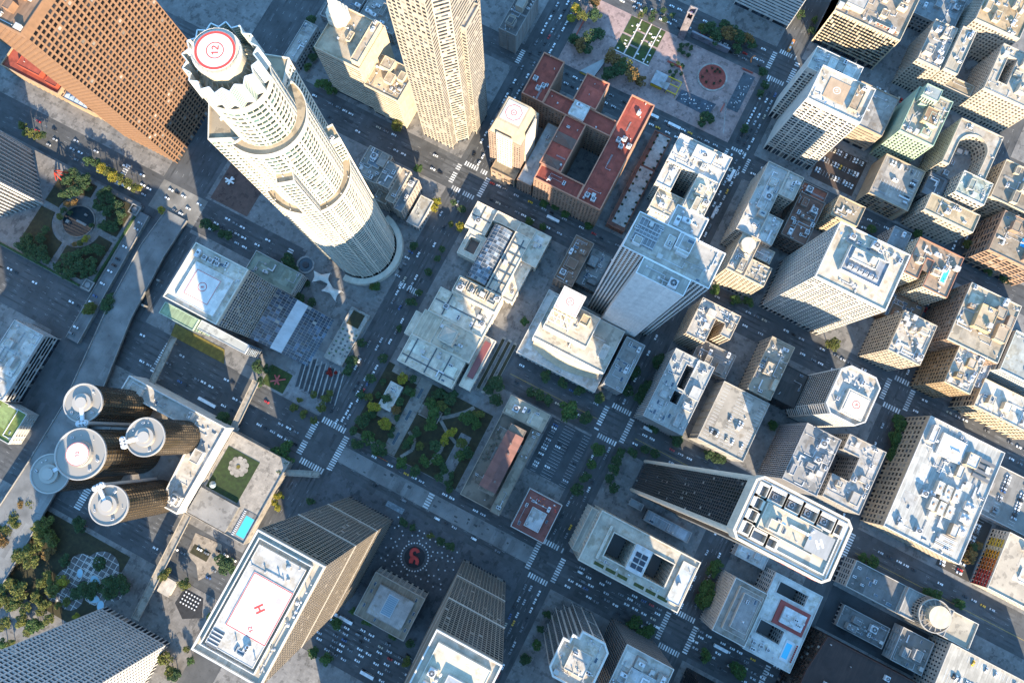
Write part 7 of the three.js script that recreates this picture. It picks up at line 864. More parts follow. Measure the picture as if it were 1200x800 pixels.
const MARKS = [[-62, -380, 'near the square’s lawn panels'], [12, -379, 'near the red disc'], [-22, -350, 'near the yellow pavilion'], [-89, -336, 'near the glass pavilion'], [-30, -403, 'near the slender square tower'], [30, -412, 'near the curved orange bench'], [-107, 15, 'near the white cafe pavilion'], [-87, 5, 'near the path’s upper pool'], [-87, 45, 'near the path’s lower pool'], [-66, 12, 'near the low-walled court'], [-40, 30, 'near the garden driveway'], [-45, -8, 'near the library’s corner'], [-408, -10, 'in the bed toward the sunlit crossing'], [-448, -10, 'in the bed toward the red arches'], [-408, 30, 'in the bed toward the ramp'], [-448, 30, 'in the bed toward the finned tower'], [-428, 7, 'beside the round fountain'], [45, -10, 'near the car park’s middle'], [20, -50, 'near the club’s street end'], [95, -20, 'near the black tower’s foot'], [110, -62, 'near the slotted office'], [150, -60, 'near the striped parking roof'], [45, 20, 'near the red roof terrace'], [-252, 258, 'near the largest pond'], [-285, 245, 'near the viaduct end'], [-280, 285, 'near the outermost round terrace'], [-240, 285, 'against the white gridded tower'], [-200, 235, 'near the corner kiosk'], [-150, 300, 'near the street behind the gridded tower'], [200, -5, 'near the terraced office'], [280, -120, 'near the department block'], [380, -100, 'near the striped wall'], [190, 60, 'near the short street’s crossing'], [-220, -205, 'near the art deco wing'], [-60, -190, 'near the brick hotel'], [250, -320, 'near the beige arcade building'], [300, -320, 'near the orange-piered building'], [100, -200, 'near the rounded-corner office'], [330, -50, 'near the drum tower'], [-20, 190, 'near the square stone pavilion']];
const markOf = (u, v) => { let b = ['', 60]; for (const [a, c, t] of MARKS) { const d = Math.hypot(u - a, v - c); if (d < b[1]) b = [', ' + t, d]; } return b[0]; };
const grove = (list, where, group, y, kinds = 'green') => { for (const [u, v, r, k] of list) { const kd = k ?? kinds; where = where.split(',')[0] + markOf(u, v); tree(u + rr(-0.4, 0.4), v + rr(-0.4, 0.4), r * (/podium/.test(where) ? 0.95 : /library garden/.test(where) ? 1.06 : 1.2) * rr(0.9, 1.1), kd, `${{ dark: 'dark green', green: 'green', olive: 'olive-green', yellow: 'yellow-leaved', rust: 'rust-brown' }[kd]} tree ${where}`, `${kd} trees ${group ?? where}`, y); } };
const TREES = {'library':[[-115.4,29.6,5.5,'yellow'],[-99.9,36.8,6,'yellow'],[-117.7,44.1,6,'dark'],[-106.7,54.5,6.5],[-95.6,55.8,6,'dark'],[-113.0,61.8,5,'dark'],[-119.6,7.1,3,'dark'],[-105.5,-3.4,5,'yellow'],[-96.9,-6.8,4,'dark'],[-96.6,3.3,5,'dark'],[-92.4,3.3,4],[-74.8,3.3,5.5],[-65.4,1.5,5,'olive'],[-68.4,9.2,6],[-66.9,19.6,6.5],[-48.9,24.4,5,'yellow'],[-47.0,16.4,5,'yellow'],[-41.7,1.4,6],[-34.1,-5.6,5.5,'olive'],[-33.1,2.0,5],[-35.2,21.3,5,'olive'],[-27.4,26.3,5,'dark'],[-47.3,42.7,6],[-56.0,49.3,5.5],[-53.9,34.1,5.5,'dark'],[-59.4,60.0,5.5,'dark'],[-71.1,59.1,5.5],[-38.9,56.3,4.5,'dark'],[-98.4,22.8,4,'rust'],[-93.3,28.3,3,'dark'],[-31.8,-36.5,7,'dark'],[-25.5,-24.4,6,'dark'],[-36.2,-29.1,5,'dark'],[-70.1,-7.3,5,'dark'],[-61.5,-6.7,5.5,'dark'],[-60.0,-11.6,4,'dark'],[-26.0,59.5,3.5,'dark'],[-29.3,55.3,3.5,'dark'],[-30.6,49.0,3.5,'dark'],[-114.4,35.2,4,'dark'],[-121.0,54.9,4,'dark'],[-95.4,61.8,4],[-89.8,58.8,4,'dark'],[-92.9,38.3,3,'dark'],[-91.1,43.4,3,'dark'],[-74.6,-4.0,4,'dark'],[-58.0,3.8,4,'dark'],[-65.2,40.0,4,'olive'],[-38.3,48.0,4,'dark'],[-123.4,24.5,4,'olive'],[-118.3,18.8,3,'dark'],[-116.6,31.2,4,'yellow'],[-49.2,27.6,4,'yellow']],'hope':[[32.0,-44.1,9,'green'],[48.6,-45.6,5.5],[69.1,-26.9,5.5,'green'],[69.4,-14.0,4.5,'green'],[69.4,-2.1,5],[69.0,11.1,5.5],[4.0,-44.9,5],[12.6,-44.2,5],[3.4,-62.1,4.5],[18.1,-63.6,4.5],[33.6,-63.4,4.5],[50.6,-66.1,5],[-2.5,-43.6,4],[87.9,-33.7,4],[96.5,-38.6,4],[87.8,-25.6,4],[87.8,-17.6,4.2],[88.5,-10.0,4],[96.0,-5.0,4],[105.1,-45.7,4],[113.9,-46.2,4],[82.6,-81.7,6],[81.8,-87.4,5],[83.4,-94.5,5],[82.4,-119.9,6],[82.8,-114.9,5],[121.7,-65.4,6],[103.3,-65.9,5],[124.9,-65.0,5],[153.5,-65.8,4],[164.6,-67.6,4],[159.0,-66.7,4],[69.6,-83.2,5],[68.1,-96.8,5],[68.1,-103.1,4]],'fifth':[[-150.9,3.6,4.5],[-150.1,12.6,4.5],[-129.4,-10.7,4],[-129.5,8.1,4],[-151.3,-13.9,4],[-130.4,25.1,4,'dark'],[-130.4,-119.2,3],[-130.1,-110.6,3],[-130.3,-95.3,3.5],[-129.5,-76.3,3.5],[-130.4,-66.2,4],[-128.9,-40.3,3],[-133.9,-143.7,3,'olive'],[-124.5,-144.2,4,'yellow'],[-131.6,-159.4,3.5],[-154.2,-155.4,4,'yellow'],[-153.4,-149.1,3.5,'yellow'],[-106.9,-44.4,3,'dark'],[-140.7,-162.4,3]],'square':[[-104.3,-357.2,6],[-107.3,-346.5,6,'rust'],[-98.8,-363.1,6],[-109.5,-378.9,6],[-74.9,-348.3,7,'rust'],[-65.7,-341.1,7],[-54.6,-340.9,7,'rust'],[-72.2,-331.7,6],[-43.5,-340.7,5,'rust'],[-63.7,-348.1,6,'olive'],[-10.3,-415.3,6],[-0.2,-411.4,6],[7.6,-418.4,6,'rust'],[17.6,-420.6,6],[25.3,-421.6,6,'rust'],[19.9,-409.7,5],[-15.8,-415.4,4,'olive'],[1.9,-424.6,6],[9.7,-425.7,5],[23.7,-337.2,5],[58.5,-343.7,4],[-115.6,-391.1,5,'rust'],[-114.1,-349.0,5],[-117.6,-350.3,5],[-101.7,-346.4,5],[-25.5,-392.1,2.2],[-21.7,-395.6,2.2],[-16.6,-393.7,2.2],[-21.6,-386.6,2.2],[-16.0,-386.5,2.2],[-26.0,-387.3,2.2],[-25.2,-371.2,2],[-21.4,-374.7,2],[-15.8,-374.6,2],[-24.5,-364.0,2],[-19.0,-366.9,2],[-13.5,-366.8,2],[-19.5,-362.1,2],[-71.9,-407.7,3],[-62.9,-409.3,3],[-56.3,-415.8,3],[-72.9,-401.0,3,'olive'],[-62.2,-402.0,3],[-51.0,-407.8,3],[-46.1,-414.9,3],[50.8,-401.7,4],[29.1,-337.2,4],[23.7,-331.4,4],[-120.6,-373.1,5,'olive'],[-128.8,-378.1,5,'yellow'],[-127.8,-367.8,4,'yellow'],[30.9,-421.5,5],[58.5,-390.8,4],[57.4,-381.3,4]],'podium':[[-450.3,-28.6,6],[-452.2,-20.9,6],[-442.1,-26.2,6],[-433.8,-23.8,5.5],[-444.0,-11.8,6],[-438.4,-16.9,6],[-439.8,-29.6,5],[-450.8,-8.3,5],[-417.8,-23.2,6],[-409.0,-23.4,6],[-414.2,-14.0,6],[-404.3,-12.5,6.5],[-400.8,-21.0,6],[-393.3,-16.1,5.5],[-401.4,-0.8,6],[-393.7,-2.6,6],[-393.5,-9.3,5],[-416.6,-28.3,5],[-455.0,40.2,6.5],[-455.2,46.8,6],[-445.8,44.1,6.5],[-437.0,43.9,6],[-445.0,35.0,6],[-446.0,26.8,5],[-445.9,50.7,6],[-437.2,50.5,5.5],[-429.5,48.7,5],[-411.3,39.2,6.5],[-406.8,32.5,6],[-402.2,25.8,6],[-396.6,20.7,6],[-413.8,49.1,6],[-404.5,46.4,6.5],[-398.3,38.9,6.5],[-393.7,32.2,6],[-392.3,20.6,5],[-406.8,53.0,5],[-392.5,44.5,5],[-388.0,37.8,5],[-442.1,-1.7,4,'rust'],[-438.1,-6.0,4,'rust'],[-441.5,11.3,3.5,'olive'],[-411.0,17.3,4.5,'yellow'],[-413.0,22.7,3.5,'olive'],[-442.2,5.0,3.5,'dark'],[-436.1,4.0,3],[-417.0,26.9,3,'rust'],[-413.1,5.3,3],[-422.5,49.3,3]],'podiumStreet':[[-516.1,-44.8,4,'olive'],[-507.6,-42.3,4.5,'olive'],[-500.0,-42.9,4],[-497.1,-45.5,3.5,'dark'],[-445.2,-44.1,4.5,'dark'],[-439.6,-45.9,4,'dark'],[-431.3,-43.5,4.5,'yellow'],[-425.2,-44.4,4,'olive'],[-418.3,-42.4,4.5,'yellow'],[-410.8,-42.9,4.5,'olive'],[-403.6,-42.2,4,'olive'],[-396.4,-41.4,4,'olive'],[-394.4,-43.6,3,'yellow']],'leafy':[[-310.3,237.8,6],[-311.6,245.5,6],[-298.2,246.7,6],[-305.4,249.3,5],[-309.9,265.5,6.5],[-307.5,259.6,5],[-314.5,270.2,6],[-302.8,268.8,5.5],[-307.1,292.8,5],[-295.9,292.7,6.5],[-285.3,291.7,5],[-276.9,293.1,4.5],[-306.6,305.1,5],[-296.1,301.9,5],[-300.1,307.4,5],[-298.8,305.5,5,'green'],[-275.0,311.3,5,'green'],[-285.6,312.3,5],[-311.1,298.3,5,'dark'],[-276.3,282.5,5],[-275.5,274.1,6,'olive'],[-271.4,270.8,5,'yellow'],[-278.4,256.0,4.5,'dark'],[-266.6,301.3,4.5],[-286.7,274.2,4],[-287.7,280.4,4],[-266.0,290.7,3],[-294.1,255.0,4,'rust'],[-296.6,260.9,4,'rust'],[-257.6,272.8,5,'dark'],[-251.2,267.2,6,'dark'],[-245.8,262.0,6,'dark'],[-245.3,268.6,5,'dark'],[-252.8,245.1,5,'dark'],[-281.6,227.5,5,'dark'],[-287.6,226.0,4,'dark'],[-237.7,253.2,5,'dark'],[-230.7,256.5,5,'dark'],[-230.2,249.4,5,'dark'],[-223.2,252.6,5,'dark'],[-233.3,260.1,5,'dark'],[-201.6,227.6,5,'olive'],[-182.3,226.7,5,'olive'],[-165.0,283.0,5.5],[-158.0,290.5,5,'olive'],[-153.3,290.2,5,'dark'],[-155.2,271.3,3,'olive'],[-335.3,257.8,5,'olive'],[-335.0,250.6,5,'olive'],[-334.5,266.7,5,'rust'],[-328.2,231.8,4,'olive'],[-335.4,246.1,4,'olive'],[-296.6,320.2,5,'olive'],[-288.3,302.4,5,'olive'],[-309.2,308.7,5,'olive'],[-289.6,334.5,5,'green'],[-284.0,331.6,4,'olive'],[-275.0,299.9,4,'olive'],[-270.2,311.0,4,'green'],[-276.6,316.5,4],[-260.7,283.5,4,'olive'],[-248.6,290.7,3,'yellow'],[-315.5,302.9,5,'dark'],[-311.6,303.1,5],[-330.0,250.4,4],[-336.4,234.9,4,'rust'],[-339.3,257.6,4]],'streets':[[198.2,12.9,5],[195.7,18.1,5],[198.3,35.8,6],[199.6,40.8,6],[197.7,30.4,5],[198.0,43.5,5],[170.1,84.4,5],[158.7,82.8,5],[156.4,85.9,5],[167.0,87.9,5],[218.4,80.7,5],[248.9,78.6,5],[244.5,77.2,5],[284.2,-165.2,5],[287.1,-151.5,5.5],[290.3,-137.0,5],[287.6,-161.9,5],[290.0,-146.9,5],[208.1,-198.9,6,'olive'],[192.3,-113.3,4],[302.7,-49.1,4],[310.3,-49.2,5],[360.1,-48.4,4],[367.0,-50.1,4],[385.1,-52.0,4],[388.9,-52.0,4],[377.9,-88.3,5,'rust'],[379.7,-93.1,5,'rust'],[383.4,-102.8,4,'rust'],[381.6,-97.9,4,'dark'],[313.5,2.3,2.5,'olive'],[318.8,1.4,2.5,'olive'],[323.2,2.8,2.5,'dark'],[-56.3,196.6,4.5],[-62.6,224.1,4],[-50.9,223.6,4.5],[7.1,196.2,4,'olive'],[-184.5,-175.1,4],[-296.3,-205.0,5],[-288.1,-202.3,4.5],[-219.4,-200.8,5.5,'olive'],[-302.6,-204.1,5],[-35.4,-95.4,4],[-24.7,-198.4,4],[-47.6,-197.5,4],[-59.6,-200.2,4],[-69.0,-197.5,4],[128.5,-199.9,5],[117.8,-196.5,5],[97.3,-196.5,5],[-60.4,-178.7,3],[-73.5,-177.4,3.5],[74.3,-459.7,4,'dark'],[59.4,-468.9,4,'dark'],[73.4,-471.4,3],[198.4,-310.1,4],[236.0,-325.3,4],[279.1,-336.7,4,'olive'],[302.8,-322.9,4],[318.9,-322.6,5]],'hotel':[[-163.7,93.3,5.5],[-164.2,99.5,5],[-169.9,100.5,5],[-159.5,111.1,5.5],[-159.8,121.2,5],[-161.9,128.3,5],[-158.3,102.5,5],[-165.7,118.3,5],[-151.0,136.4,3,'yellow'],[-146.7,140.1,3,'yellow'],[-124.5,121.6,3.5,'dark'],[-150.4,130.2,4,'yellow'],[-166.6,197.1,5,'dark'],[-158.6,196.7,5,'dark'],[-159.9,201.3,5,'dark'],[-154.8,199.6,4,'dark'],[-222.6,96.6,6,'dark'],[-218.8,97.7,5,'dark'],[-226.0,101.4,5,'dark']],'chevron':[[-176.0,61.1,3.5],[-164.8,62.4,3.5],[-155.2,62.6,3.5],[-175.6,52.7,2.5],[-166.9,44.1,3],[-155.4,42.2,4],[-155.0,50.2,4],[-155.2,37.0,3],[-212.1,42.8,4,'dark'],[-219.5,44.6,5,'dark'],[-211.4,54.8,4,'dark']],'plaza':[[-47.9,101.4,3.5],[-38.7,101.5,3.2],[-12.9,100.7,3.5],[-3.8,100.8,3.5],[-22.1,100.6,3,'olive']],'usb':[[-243.9,-44.8,6],[-236.8,-42.0,5],[-244.6,-49.9,4.5],[-165.0,-63.2,3.5,'green'],[-168.3,-61.5,3,'olive'],[-153.5,-110.4,4],[-207.6,-24.9,4],[-235.6,-23.2,4],[-217.7,-23.9,4],[-220.3,-37.6,3],[-324.9,-43.2,4.5],[-317.0,-42.9,4],[-309.1,-42.6,4],[-301.8,-43.1,4],[-362.6,57.9,5],[-362.2,62.0,5],[-364.0,52.2,4.5],[-376.3,69.3,5,'olive'],[-374.8,66.4,4,'olive'],[-367.8,-35.3,3.5,'yellow']]};
TREES.library.push(...Array.from({ length: 8 }, (_, i) => { const q = [[-118, -95, 14, 56], [-80, -62, 16, 56], [-60, -26, -8, 56]][i % 3]; return [rr(q[0], q[1]), rr(q[2], q[3]), rr(3.2, 4.8), pick(['dark', 'dark', 'green'])]; }));
grove(TREES.library, 'in the library garden', 'in the library garden', 0.2); grove(TREES.hope, 'by the street car park', 'by the street car park', 0.2, 'dark'); grove(TREES.fifth, 'on the wide street', 'along the library street', 0.15, 'dark'); grove(TREES.square, 'on the square with the red disc', 'on the red-disc square', 0.3, 'dark');
grove(TREES.podium, 'in the podium garden', 'in the podium garden', 4.4, 'dark'); grove(TREES.podiumStreet, 'in the roadside row', 'in the row by the podium garden', 4, 'olive'); grove(TREES.leafy, 'on the leafy plaza', 'on the leafy plaza', 0.25, 'olive'); TREES.streets.push(...[[-321, -252], [-321, -243], [-320, -234], [-321, -224], [-320, -214], [-296, -256], [-340, -255], [-240, -242], [-206, -240], [-206, -250], [92, 112], [92, 124], [94, 136], [92, 150], [-50, 182], [-36, 183], [-12, 183], [4, 183], [-150, 240], [-146, 252], [-142, 262], [-148, 276], [100, 182], [112, 182], [124, 182]].map(([a, c]) => [a, c, rr(3, 4.6), pick(['dark', 'dark', 'green'])]));
grove(TREES.streets, 'at a shaded kerb', 'at shaded street kerbs', 0.15, 'green'); grove(TREES.hotel, 'behind the garden deck', 'behind the garden deck', 0.15, 'green'); grove(TREES.chevron, 'between the chevron paving strips', 'on the chevron plaza', 0.2, 'olive'); grove(TREES.plaza, 'between the ribbed towers', 'on the ribbed towers plaza', 0.15, 'dark'); grove(TREES.usb, 'at the foot of the round tower', 'round tower foot', 0.2, 'dark');

// ================================================================ cars, vans, buses
reseed(6);
const PAINTS = { white: [0.72, 0.72, 0.71], silver: [0.42, 0.43, 0.44], grey: [0.16, 0.165, 0.17], black: [0.02, 0.02, 0.022], red: [0.40, 0.03, 0.025], blue: [0.05, 0.10, 0.22], beige: [0.45, 0.40, 0.31], yellow: [0.62, 0.34, 0.02] };
const glassC = [0.03, 0.04, 0.05];
function carGeo(l, h, van) {                 // lower body, bonnet, glass house with painted roof, wheels; colours in the vertices
  const g = new GB(), w = 0.9, L = l / 2, b = 0.28, s = h * 0.55, hood = van ? L * 0.78 : L * 0.42, tail = van ? -L * 0.97 : -L * 0.62, P = (x, y, z) => [x, y, z], k = 1;
  const sec = [[-L, s * 0.55, 0.92], [-L, s, 0.94], [tail, s + 0.03, 1], [hood, s + 0.02, 1], [L - 0.15, s * 0.86, 0.94], [L, s * 0.5, 0.88], [L, b, 0.86], [-L, b, 0.9]];
  for (let i = 0; i < sec.length; i++) { const a = sec[i], c = sec[(i + 1) % sec.length]; g.quad(P(a[0], a[1], -w * a[2]), P(c[0], c[1], -w * c[2]), P(c[0], c[1], w * c[2]), P(a[0], a[1], w * a[2]), null, i === 6 ? 0.1 : k); }
  for (const z of [-1, 1]) for (let i = 1; i < sec.length - 1; i++) { const a = sec[0], c = sec[i], d = sec[i + 1]; g.tri(P(a[0], a[1], z * w * a[2]), P(c[0], c[1], z * w * c[2]), P(d[0], d[1], z * w * d[2]), [0, 0, z], k); }
  const r0 = van ? tail + 0.1 : tail + 0.55, r1 = van ? hood - 0.55 : hood - 0.75, y0 = s + 0.02, y1 = h, wt = w * 0.78, wb = w * 0.97;
  g.quad(P(r0, y1, -wt), P(r1, y1, -wt), P(r1, y1, wt), P(r0, y1, wt), [0, 1, 0], k); g.quad(P(tail, y0, -wb), P(tail, y0, wb), P(r0, y1, wt), P(r0, y1, -wt), null, glassC); g.quad(P(hood, y0, -wb), P(hood, y0, wb), P(r1, y1, wt), P(r1, y1, -wt), null, glassC);
  for (const z of [-1, 1]) { const q = van ? k : glassC; g.quad(P(tail, y0, z * wb), P(hood, y0, z * wb), P(r1, y1, z * wt), P(r0, y1, z * wt), null, q); if (!van) g.quad(P((r0 + r1) / 2 - 0.06, y0, z * (wb + 0.01)), P((r0 + r1) / 2 + 0.06, y0, z * (wb + 0.01)), P((r0 + r1) / 2 + 0.06, y1, z * (wt + 0.01)), P((r0 + r1) / 2 - 0.06, y1, z * (wt + 0.01)), null, k); for (const x of [-L * 0.62, L * 0.62]) for (let i = 0; i < 8; i++) { const a = i / 8 * 6.283, c = (i + 1) / 8 * 6.283; g.tri(P(x, 0.32, z * (w + 0.02)), P(x + 0.32 * Math.cos(a), 0.32 + 0.32 * Math.sin(a), z * (w + 0.02)), P(x + 0.32 * Math.cos(c), 0.32 + 0.32 * Math.sin(c), z * (w + 0.02)), [0, 0, z], 0.02); } }
  return g.geo();
}
const CARS = [carGeo(4.6, 1.45), carGeo(4.3, 1.5), carGeo(4.8, 1.75), carGeo(5.1, 2.0, true)];
const carMats = Object.fromEntries(Object.entries(PAINTS).map(([n, c]) => [n, M('vc', ...c, { roughness: 0.32 })]));
let nCars = 0; const extra = [];
const carColor = () => { const q = rnd(); return q < 0.42 ? 'white' : q < 0.58 ? 'silver' : q < 0.74 ? 'grey' : q < 0.9 ? 'black' : q < 0.935 ? 'red' : q < 0.96 ? 'blue' : q < 0.985 ? 'beige' : 'yellow'; };
function car(u, v, ang, where, y = 0.05, verb = 'driving') {
  const q = rnd(), i = q < 0.4 ? 0 : q < 0.7 ? 1 : q < 0.92 ? 2 : 3, col = i === 3 ? pick(['white', 'white', 'silver', 'grey']) : carColor(), kind = i === 3 ? 'van' : 'car';
  if (nCars++ >= 300) { extra.push([u, y, v, ang, PAINTS[col]]); return; }
  const m = mesh(numbered(verb === 'parked' ? 'parked_' + kind : kind), CARS[i], carMats[col], scene); m.position.set(u, y, v); m.rotation.y = ang; tag(m, `${col === 'grey' ? 'dark grey' : col} ${kind} ${verb} ${where}`, kind, `${col} ${kind}s ${verb} ${where}`);
}
function lane(along, c, a0, a1, dir, gap, where, y = 0.06, skip = []) {
  for (let p = a0 + rr(0, gap); p < a1; p += rnd() < 0.45 ? rr(6.2, 8.5) : rr(gap * 0.5, gap * 1.3)) { if (skip.some(([s, e]) => p > s - 3 && p < e + 3)) continue; const j = rr(-0.3, 0.3); along === 'u' ? car(p, c + j, (dir > 0 ? 0 : Math.PI) + rr(-0.03, 0.03), where, y) : car(c + j, p, (dir > 0 ? -Math.PI / 2 : Math.PI / 2) + rr(-0.03, 0.03), where, y); }
}
function lot(along, u0, u1, v0, v1, fill, where, y = 0.2, pitch = 2.7) { if (along === 'u') for (let u = u0 + pitch / 2; u < u1; u += pitch) { if (rnd() < fill) car(u, (v0 + v1) / 2 + rr(-0.3, 0.3), Math.PI / 2 * (rnd() < 0.5 ? 1 : -1), where, y, 'parked'); } else for (let v = v0 + pitch / 2; v < v1; v += pitch) if (rnd() < fill) car((u0 + u1) / 2 + rr(-0.3, 0.3), v, rnd() < 0.5 ? 0 : Math.PI, where, y, 'parked'); }
{
  lot('v', -379.5, -379.4, -20, 95, 0.6, 'on the ramp beside the podium garden', 3.25, 6.2); lot('u', 132, 171, -368, -363, 0.8, 'in the brown surface car park'); lot('u', 132, 171, -356, -351, 0.75, 'in the brown surface car park'); lot('u', 132, 171, -344, -339, 0.7, 'in the brown surface car park');
  const K2 = 'in the rectangular street car park'; lot('v', 26, 31, -30, 13, 0.7, K2, 0.22); lot('v', 36, 41, -28, 8, 0.35, K2, 0.22); lot('v', 55, 60, -30, 13, 0.4, K2, 0.22); const K3 = 'in the dark lot beside the striped wall'; lot('v', 363, 368, -122, -74, 0.6, K3, 0.22); lot('v', 378, 383, -122, -74, 0.55, K3, 0.22);
  const K4 = 'on the raised car park deck'; lot('v', 366, 371, -166, -130, 0.45, K4, 9.05); lot('v', 380, 385, -166, -130, 0.6, K4, 9.05); lot('v', 396, 401, -166, -130, 0.6, K4, 9.05); const K5 = 'on the sunlit parking roof behind the round drum'; lot('u', 396, 440, -16, -11, 0.5, K5, 25.05); lot('u', 386, 440, 0, 5, 0.5, K5, 25.05); lot('u', 384, 440, 16, 21, 0.5, K5, 25.05); const K6 = 'on the tan parking structure’s roof'; lot('u', 180, 210, -366, -361, 0.2, K6, 24.05); lot('v', 205, 210, -358, -334, 0.5, K6, 24.05); lot('u', 184, 206, -346, -341, 0.15, K6, 24.05); const K7 = 'on the striped grey parking roof'; lot('u', 138, 172, -84, -79, 0.35, K7, 28.05); lot('u', 150, 170, -100, -95, 0.2, K7, 28.05);
  const K8 = 'in the yard behind the white-columned tower'; lot('u', 150, 180, -440, -436, 0.8, K8, 0.2);
  const A = 'on the wide street between round tower and library'; lane('v', -147, -170, 56, 1, 34, A); lane('v', -139, -170, 56, 1, 30, A); lane('v', -131.5, -60, 56, -1, 13, A); lane('v', -135, 10, 56, -1, 12, A);
  const P = 'at the round tower’s kerb'; lot('v', -154.5, -154.4, -108, -72, 0.75, P, 0.16, 6);
  const F = 'on the street beside the double-court building'; for (const [c, d] of [[66, 1], [70, 1], [75, -1], [79.5, -1], [84.5, -1]]) lane('u', c, 88, 275, d, 20, F, 0.07, [[180, 206]]);
  const G = 'on the pale concrete street below the library garden'; lane('u', 66, -110, 20, 1, 30, G, 0.09); lane('u', 86.5, -110, 55, -1, 26, G, 0.09);
  const H = 'on the avenue below the square stone pavilion'; for (const [c, d] of [[193, 1], [197.5, 1], [202, 1], [207, -1], [211, -1], [215.5, -1], [220, -1]]) lane('u', c, -70, 58, d, 17, H, 0.07);
  const H2 = 'on the avenue between hotel and leafy plaza'; for (const c of [194, 200, 209, 216]) lane('u', c, -300, -150, 1, 45, H2, 0.07);
  const S = 'on the street beside the rectangular car park'; lane('v', 68, -35, 55, 1, 20, S); lane('v', 78, -35, 55, -1, 24, S); lane('v', 72, -170, -70, 1, 20, S); lane('v', 66, 96, 185, 1, 10, S); lane('v', 71, 96, 185, 1, 10, S); lane('v', 79, 96, 185, -1, 12, S);
  const Hp = 'on the street between the slotted office and black tower'; lane('u', -61, -25, 60, 1, 26, Hp, 0.07); lane('u', -46, -25, 265, -1, 26, Hp, 0.07, [[60, 90]]); lane('u', -56, 92, 265, 1, 34, Hp, 0.07); const Hq = 'on the dark street below the department block'; lane('u', -60, 296, 430, 1, 30, Hq, 0.07);
  const W = 'on the short street beside the terraced office'; lane('v', 188, -30, 58, 1, 16, W); lane('v', 198, -30, 58, -1, 16, W);
  const Gr = 'on the avenue past the brick hotel'; lane('u', -182, -330, -155, 1, 34, Gr, 0.07); lane('u', -194, -330, -155, -1, 34, Gr, 0.07); lane('u', -181, -120, 55, 1, 22, Gr, 0.07); lane('u', -195, -120, 55, -1, 16, Gr, 0.07); const G2 = 'on the avenue by the helipad corner tower'; lane('u', -182, 92, 440, 1, 20, G2, 0.07, [[262, 292]]); lane('u', -194, 92, 440, -1, 18, G2, 0.07, [[262, 292]]);
  const O = 'on the street along the square’s hotel side'; lane('u', -320, -120, 50, 1, 14, O, 0.07); lane('u', -311, -120, 50, -1, 14, O, 0.07); const O2 = 'on the street behind the broad white tower'; lane('u', -320, 82, 262, 1, 15, O2, 0.07); lane('u', -311, 82, 262, -1, 15, O2, 0.07);
  const Hi = 'on the road at the far side of the square'; lane('u', -409, -110, 50, 1, 12, Hi, 0.07); lane('u', -414, -110, 50, 1, 12, Hi, 0.07); lane('u', -426, -100, 50, -1, 14, Hi, 0.07);
  const X = 'on the street between square and helipad tower'; lane('v', 60, -400, -205, 1, 13, X); lane('v', 66, -400, -205, 1, 13, X); lane('v', 71, -400, -205, -1, 12, X); const X5 = 'on the street beside the construction site'; lane('v', -147, -420, -205, 1, 13, X5); lane('v', -139, -420, -205, 1, 13, X5); lane('v', -131, -420, -205, -1, 14, X5);
  const Sv = 'on the street between brick loft and pool hotel'; lane('v', 271, -400, -205, 1, 13, Sv); lane('v', 278, -400, -205, -1, 13, Sv); lane('v', 277, -170, -70, 1, 14, Sv);
  const Fw = 'on the dark sunken road beside the hotel podium'; for (const [c, d] of [[68, 1], [79, 1], [88, -1]]) lane('u', c, -330, -160, d, 44, Fw, 0.07); lane('u', 72, -480, -390, 1, 30, Fw, 0.07);
  const Hw = 'on the road above the podium garden'; for (const [c, d] of [[-56, 1], [-48, 1], [-41, -1]]) lane('u', c, -520, -260, d, 26, Hw, 0.07);
}
if (extra.length) { const im = new THREE.InstancedMesh(CARS[0], M('vc', 1, 1, 1, { roughness: 0.32 }), extra.length), o = new THREE.Object3D(), c = new THREE.Color(); extra.forEach(([x, y, z, a, p], i) => { o.position.set(x, y, z); o.rotation.y = a; o.updateMatrix(); im.setMatrixAt(i, o.matrix); im.setColorAt(i, c.setRGB(...p)); }); im.name = 'street_traffic'; im.castShadow = im.receiveShadow = true; scene.add(im); tag(im, 'the remaining small cars in traffic on the shaded streets', 'cars'); im.userData.kind = 'stuff'; }
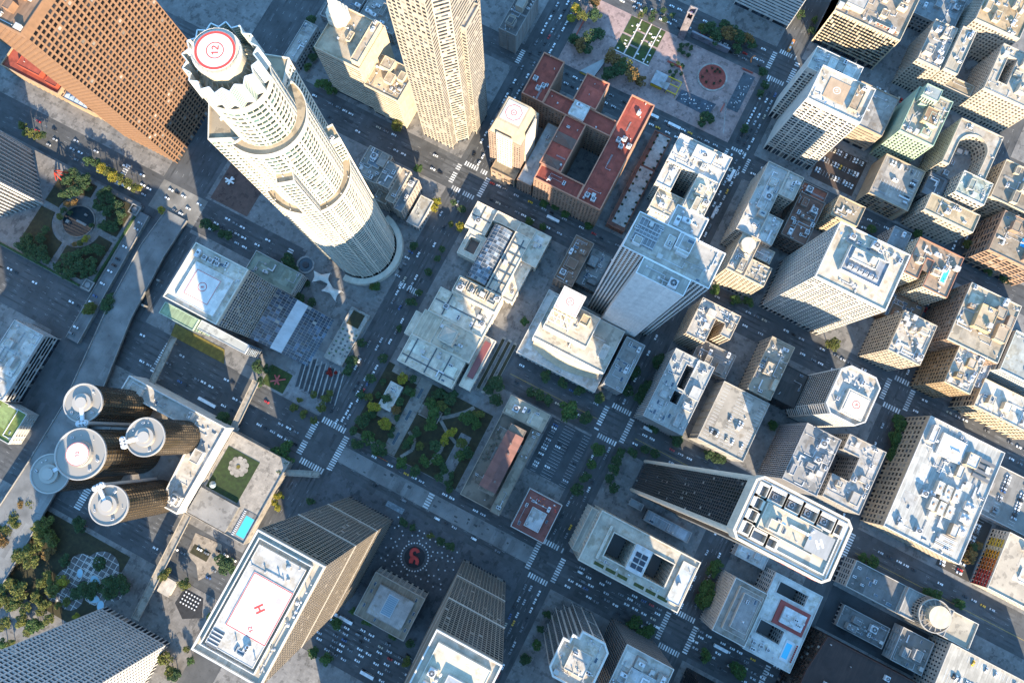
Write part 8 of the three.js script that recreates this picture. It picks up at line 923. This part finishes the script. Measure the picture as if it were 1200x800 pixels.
function bus(u, v, ang, label, paint = [0.68, 0.68, 0.67], len = 12, y = 0.07) {
  const t = thing('bus', label, 'bus', u, y, v, ang), L = len / 2, g = new GB(); g.box(-L, L, 0.35, 3.1, -1.27, 1.27, 1); g.build('body', plain(paint, { roughness: 0.4 }), t); const w = new GB(); w.box(-L + 0.4, L - 0.3, 1.5, 2.4, -1.3, 1.3, glassC); w.box(L - 0.05, L + 0.03, 1.3, 2.6, -1.1, 1.1, glassC); w.build('windows', METAL, t); const r = new GB(); r.box(-L * 0.7, -L * 0.3, 3.1, 3.4, -0.8, 0.8, 0.6); r.box(L * 0.1, L * 0.5, 3.1, 3.35, -0.8, 0.8, 0.6); r.build('roof_units', METAL, t);
  for (const x of [-L * 0.62, L * 0.62]) for (const z of [-1.2, 1.2]) { const q = new THREE.Mesh(wheelGeo, TYRE); q.name = 'wheel'; q.position.set(x, 0.5, z); q.castShadow = q.receiveShadow = true; t.add(q); }
}
const wheelGeo = new THREE.CylinderGeometry(0.5, 0.5, 0.3, 14).rotateX(Math.PI / 2), TYRE = plain([0.02, 0.02, 0.02]);
bus(-116 + 60, -190, 0, 'white bus on the avenue beside the brick hotel front'); bus(-20, -319, 0, 'white bus on the street below the yellow pavilion'); bus(2, -319, 0, 'white bus stopped behind another by the square'); bus(-262, -41, 0, 'long white bus on the road behind the skirted glass tower', undefined, 17); bus(-245, 92, 0, 'long white bus on the dark sunken road', undefined, 17); bus(-352 - 60, -40, 0, 'white bus beside the granite tower plaza'); bus(68, -300, 1.57, 'white bus at the corner across from the white office complex'); bus(60, -280, 1.57, 'white bus on the street beside the white-roofed office'); bus(69, -262, 1.57, 'silver bus on the street beside the white-roofed office', [0.45, 0.46, 0.47]); bus(-16, 221, 0, 'white bus on the avenue near the fan-roofed ribbed tower'); bus(-52, 192, 0, 'white bus at the kerb by the square stone pavilion'); bus(-66, 192, 0, 'white bus by the H-marked ribbed tower'); bus(64, -440, 1.57, 'orange and white bus at the square’s far corner', [0.5, 0.2, 0.05]); bus(188, 102, 1.57, 'white bus near the bottom crossing'); bus(100, -62, 0, 'white van-bus by the slotted office', undefined, 8); bus(230, 70, 0, 'white bus passing the courtyard apartments');
{ const t = thing('street_barrier', 'line of orange and red barriers along the garden kerb', 'barrier', -90, 0.1, 64.5); for (let i = 0; i < 7; i++) { const g = new GB(); g.box(-6 + i * 1.8, -4.6 + i * 1.8, 0, 1, -0.2, 0.2); g.build('barrier', plain(i % 2 ? [0.5, 0.06, 0.03] : [0.5, 0.2, 0.03]), t); } }

renderer.render(scene, camera);
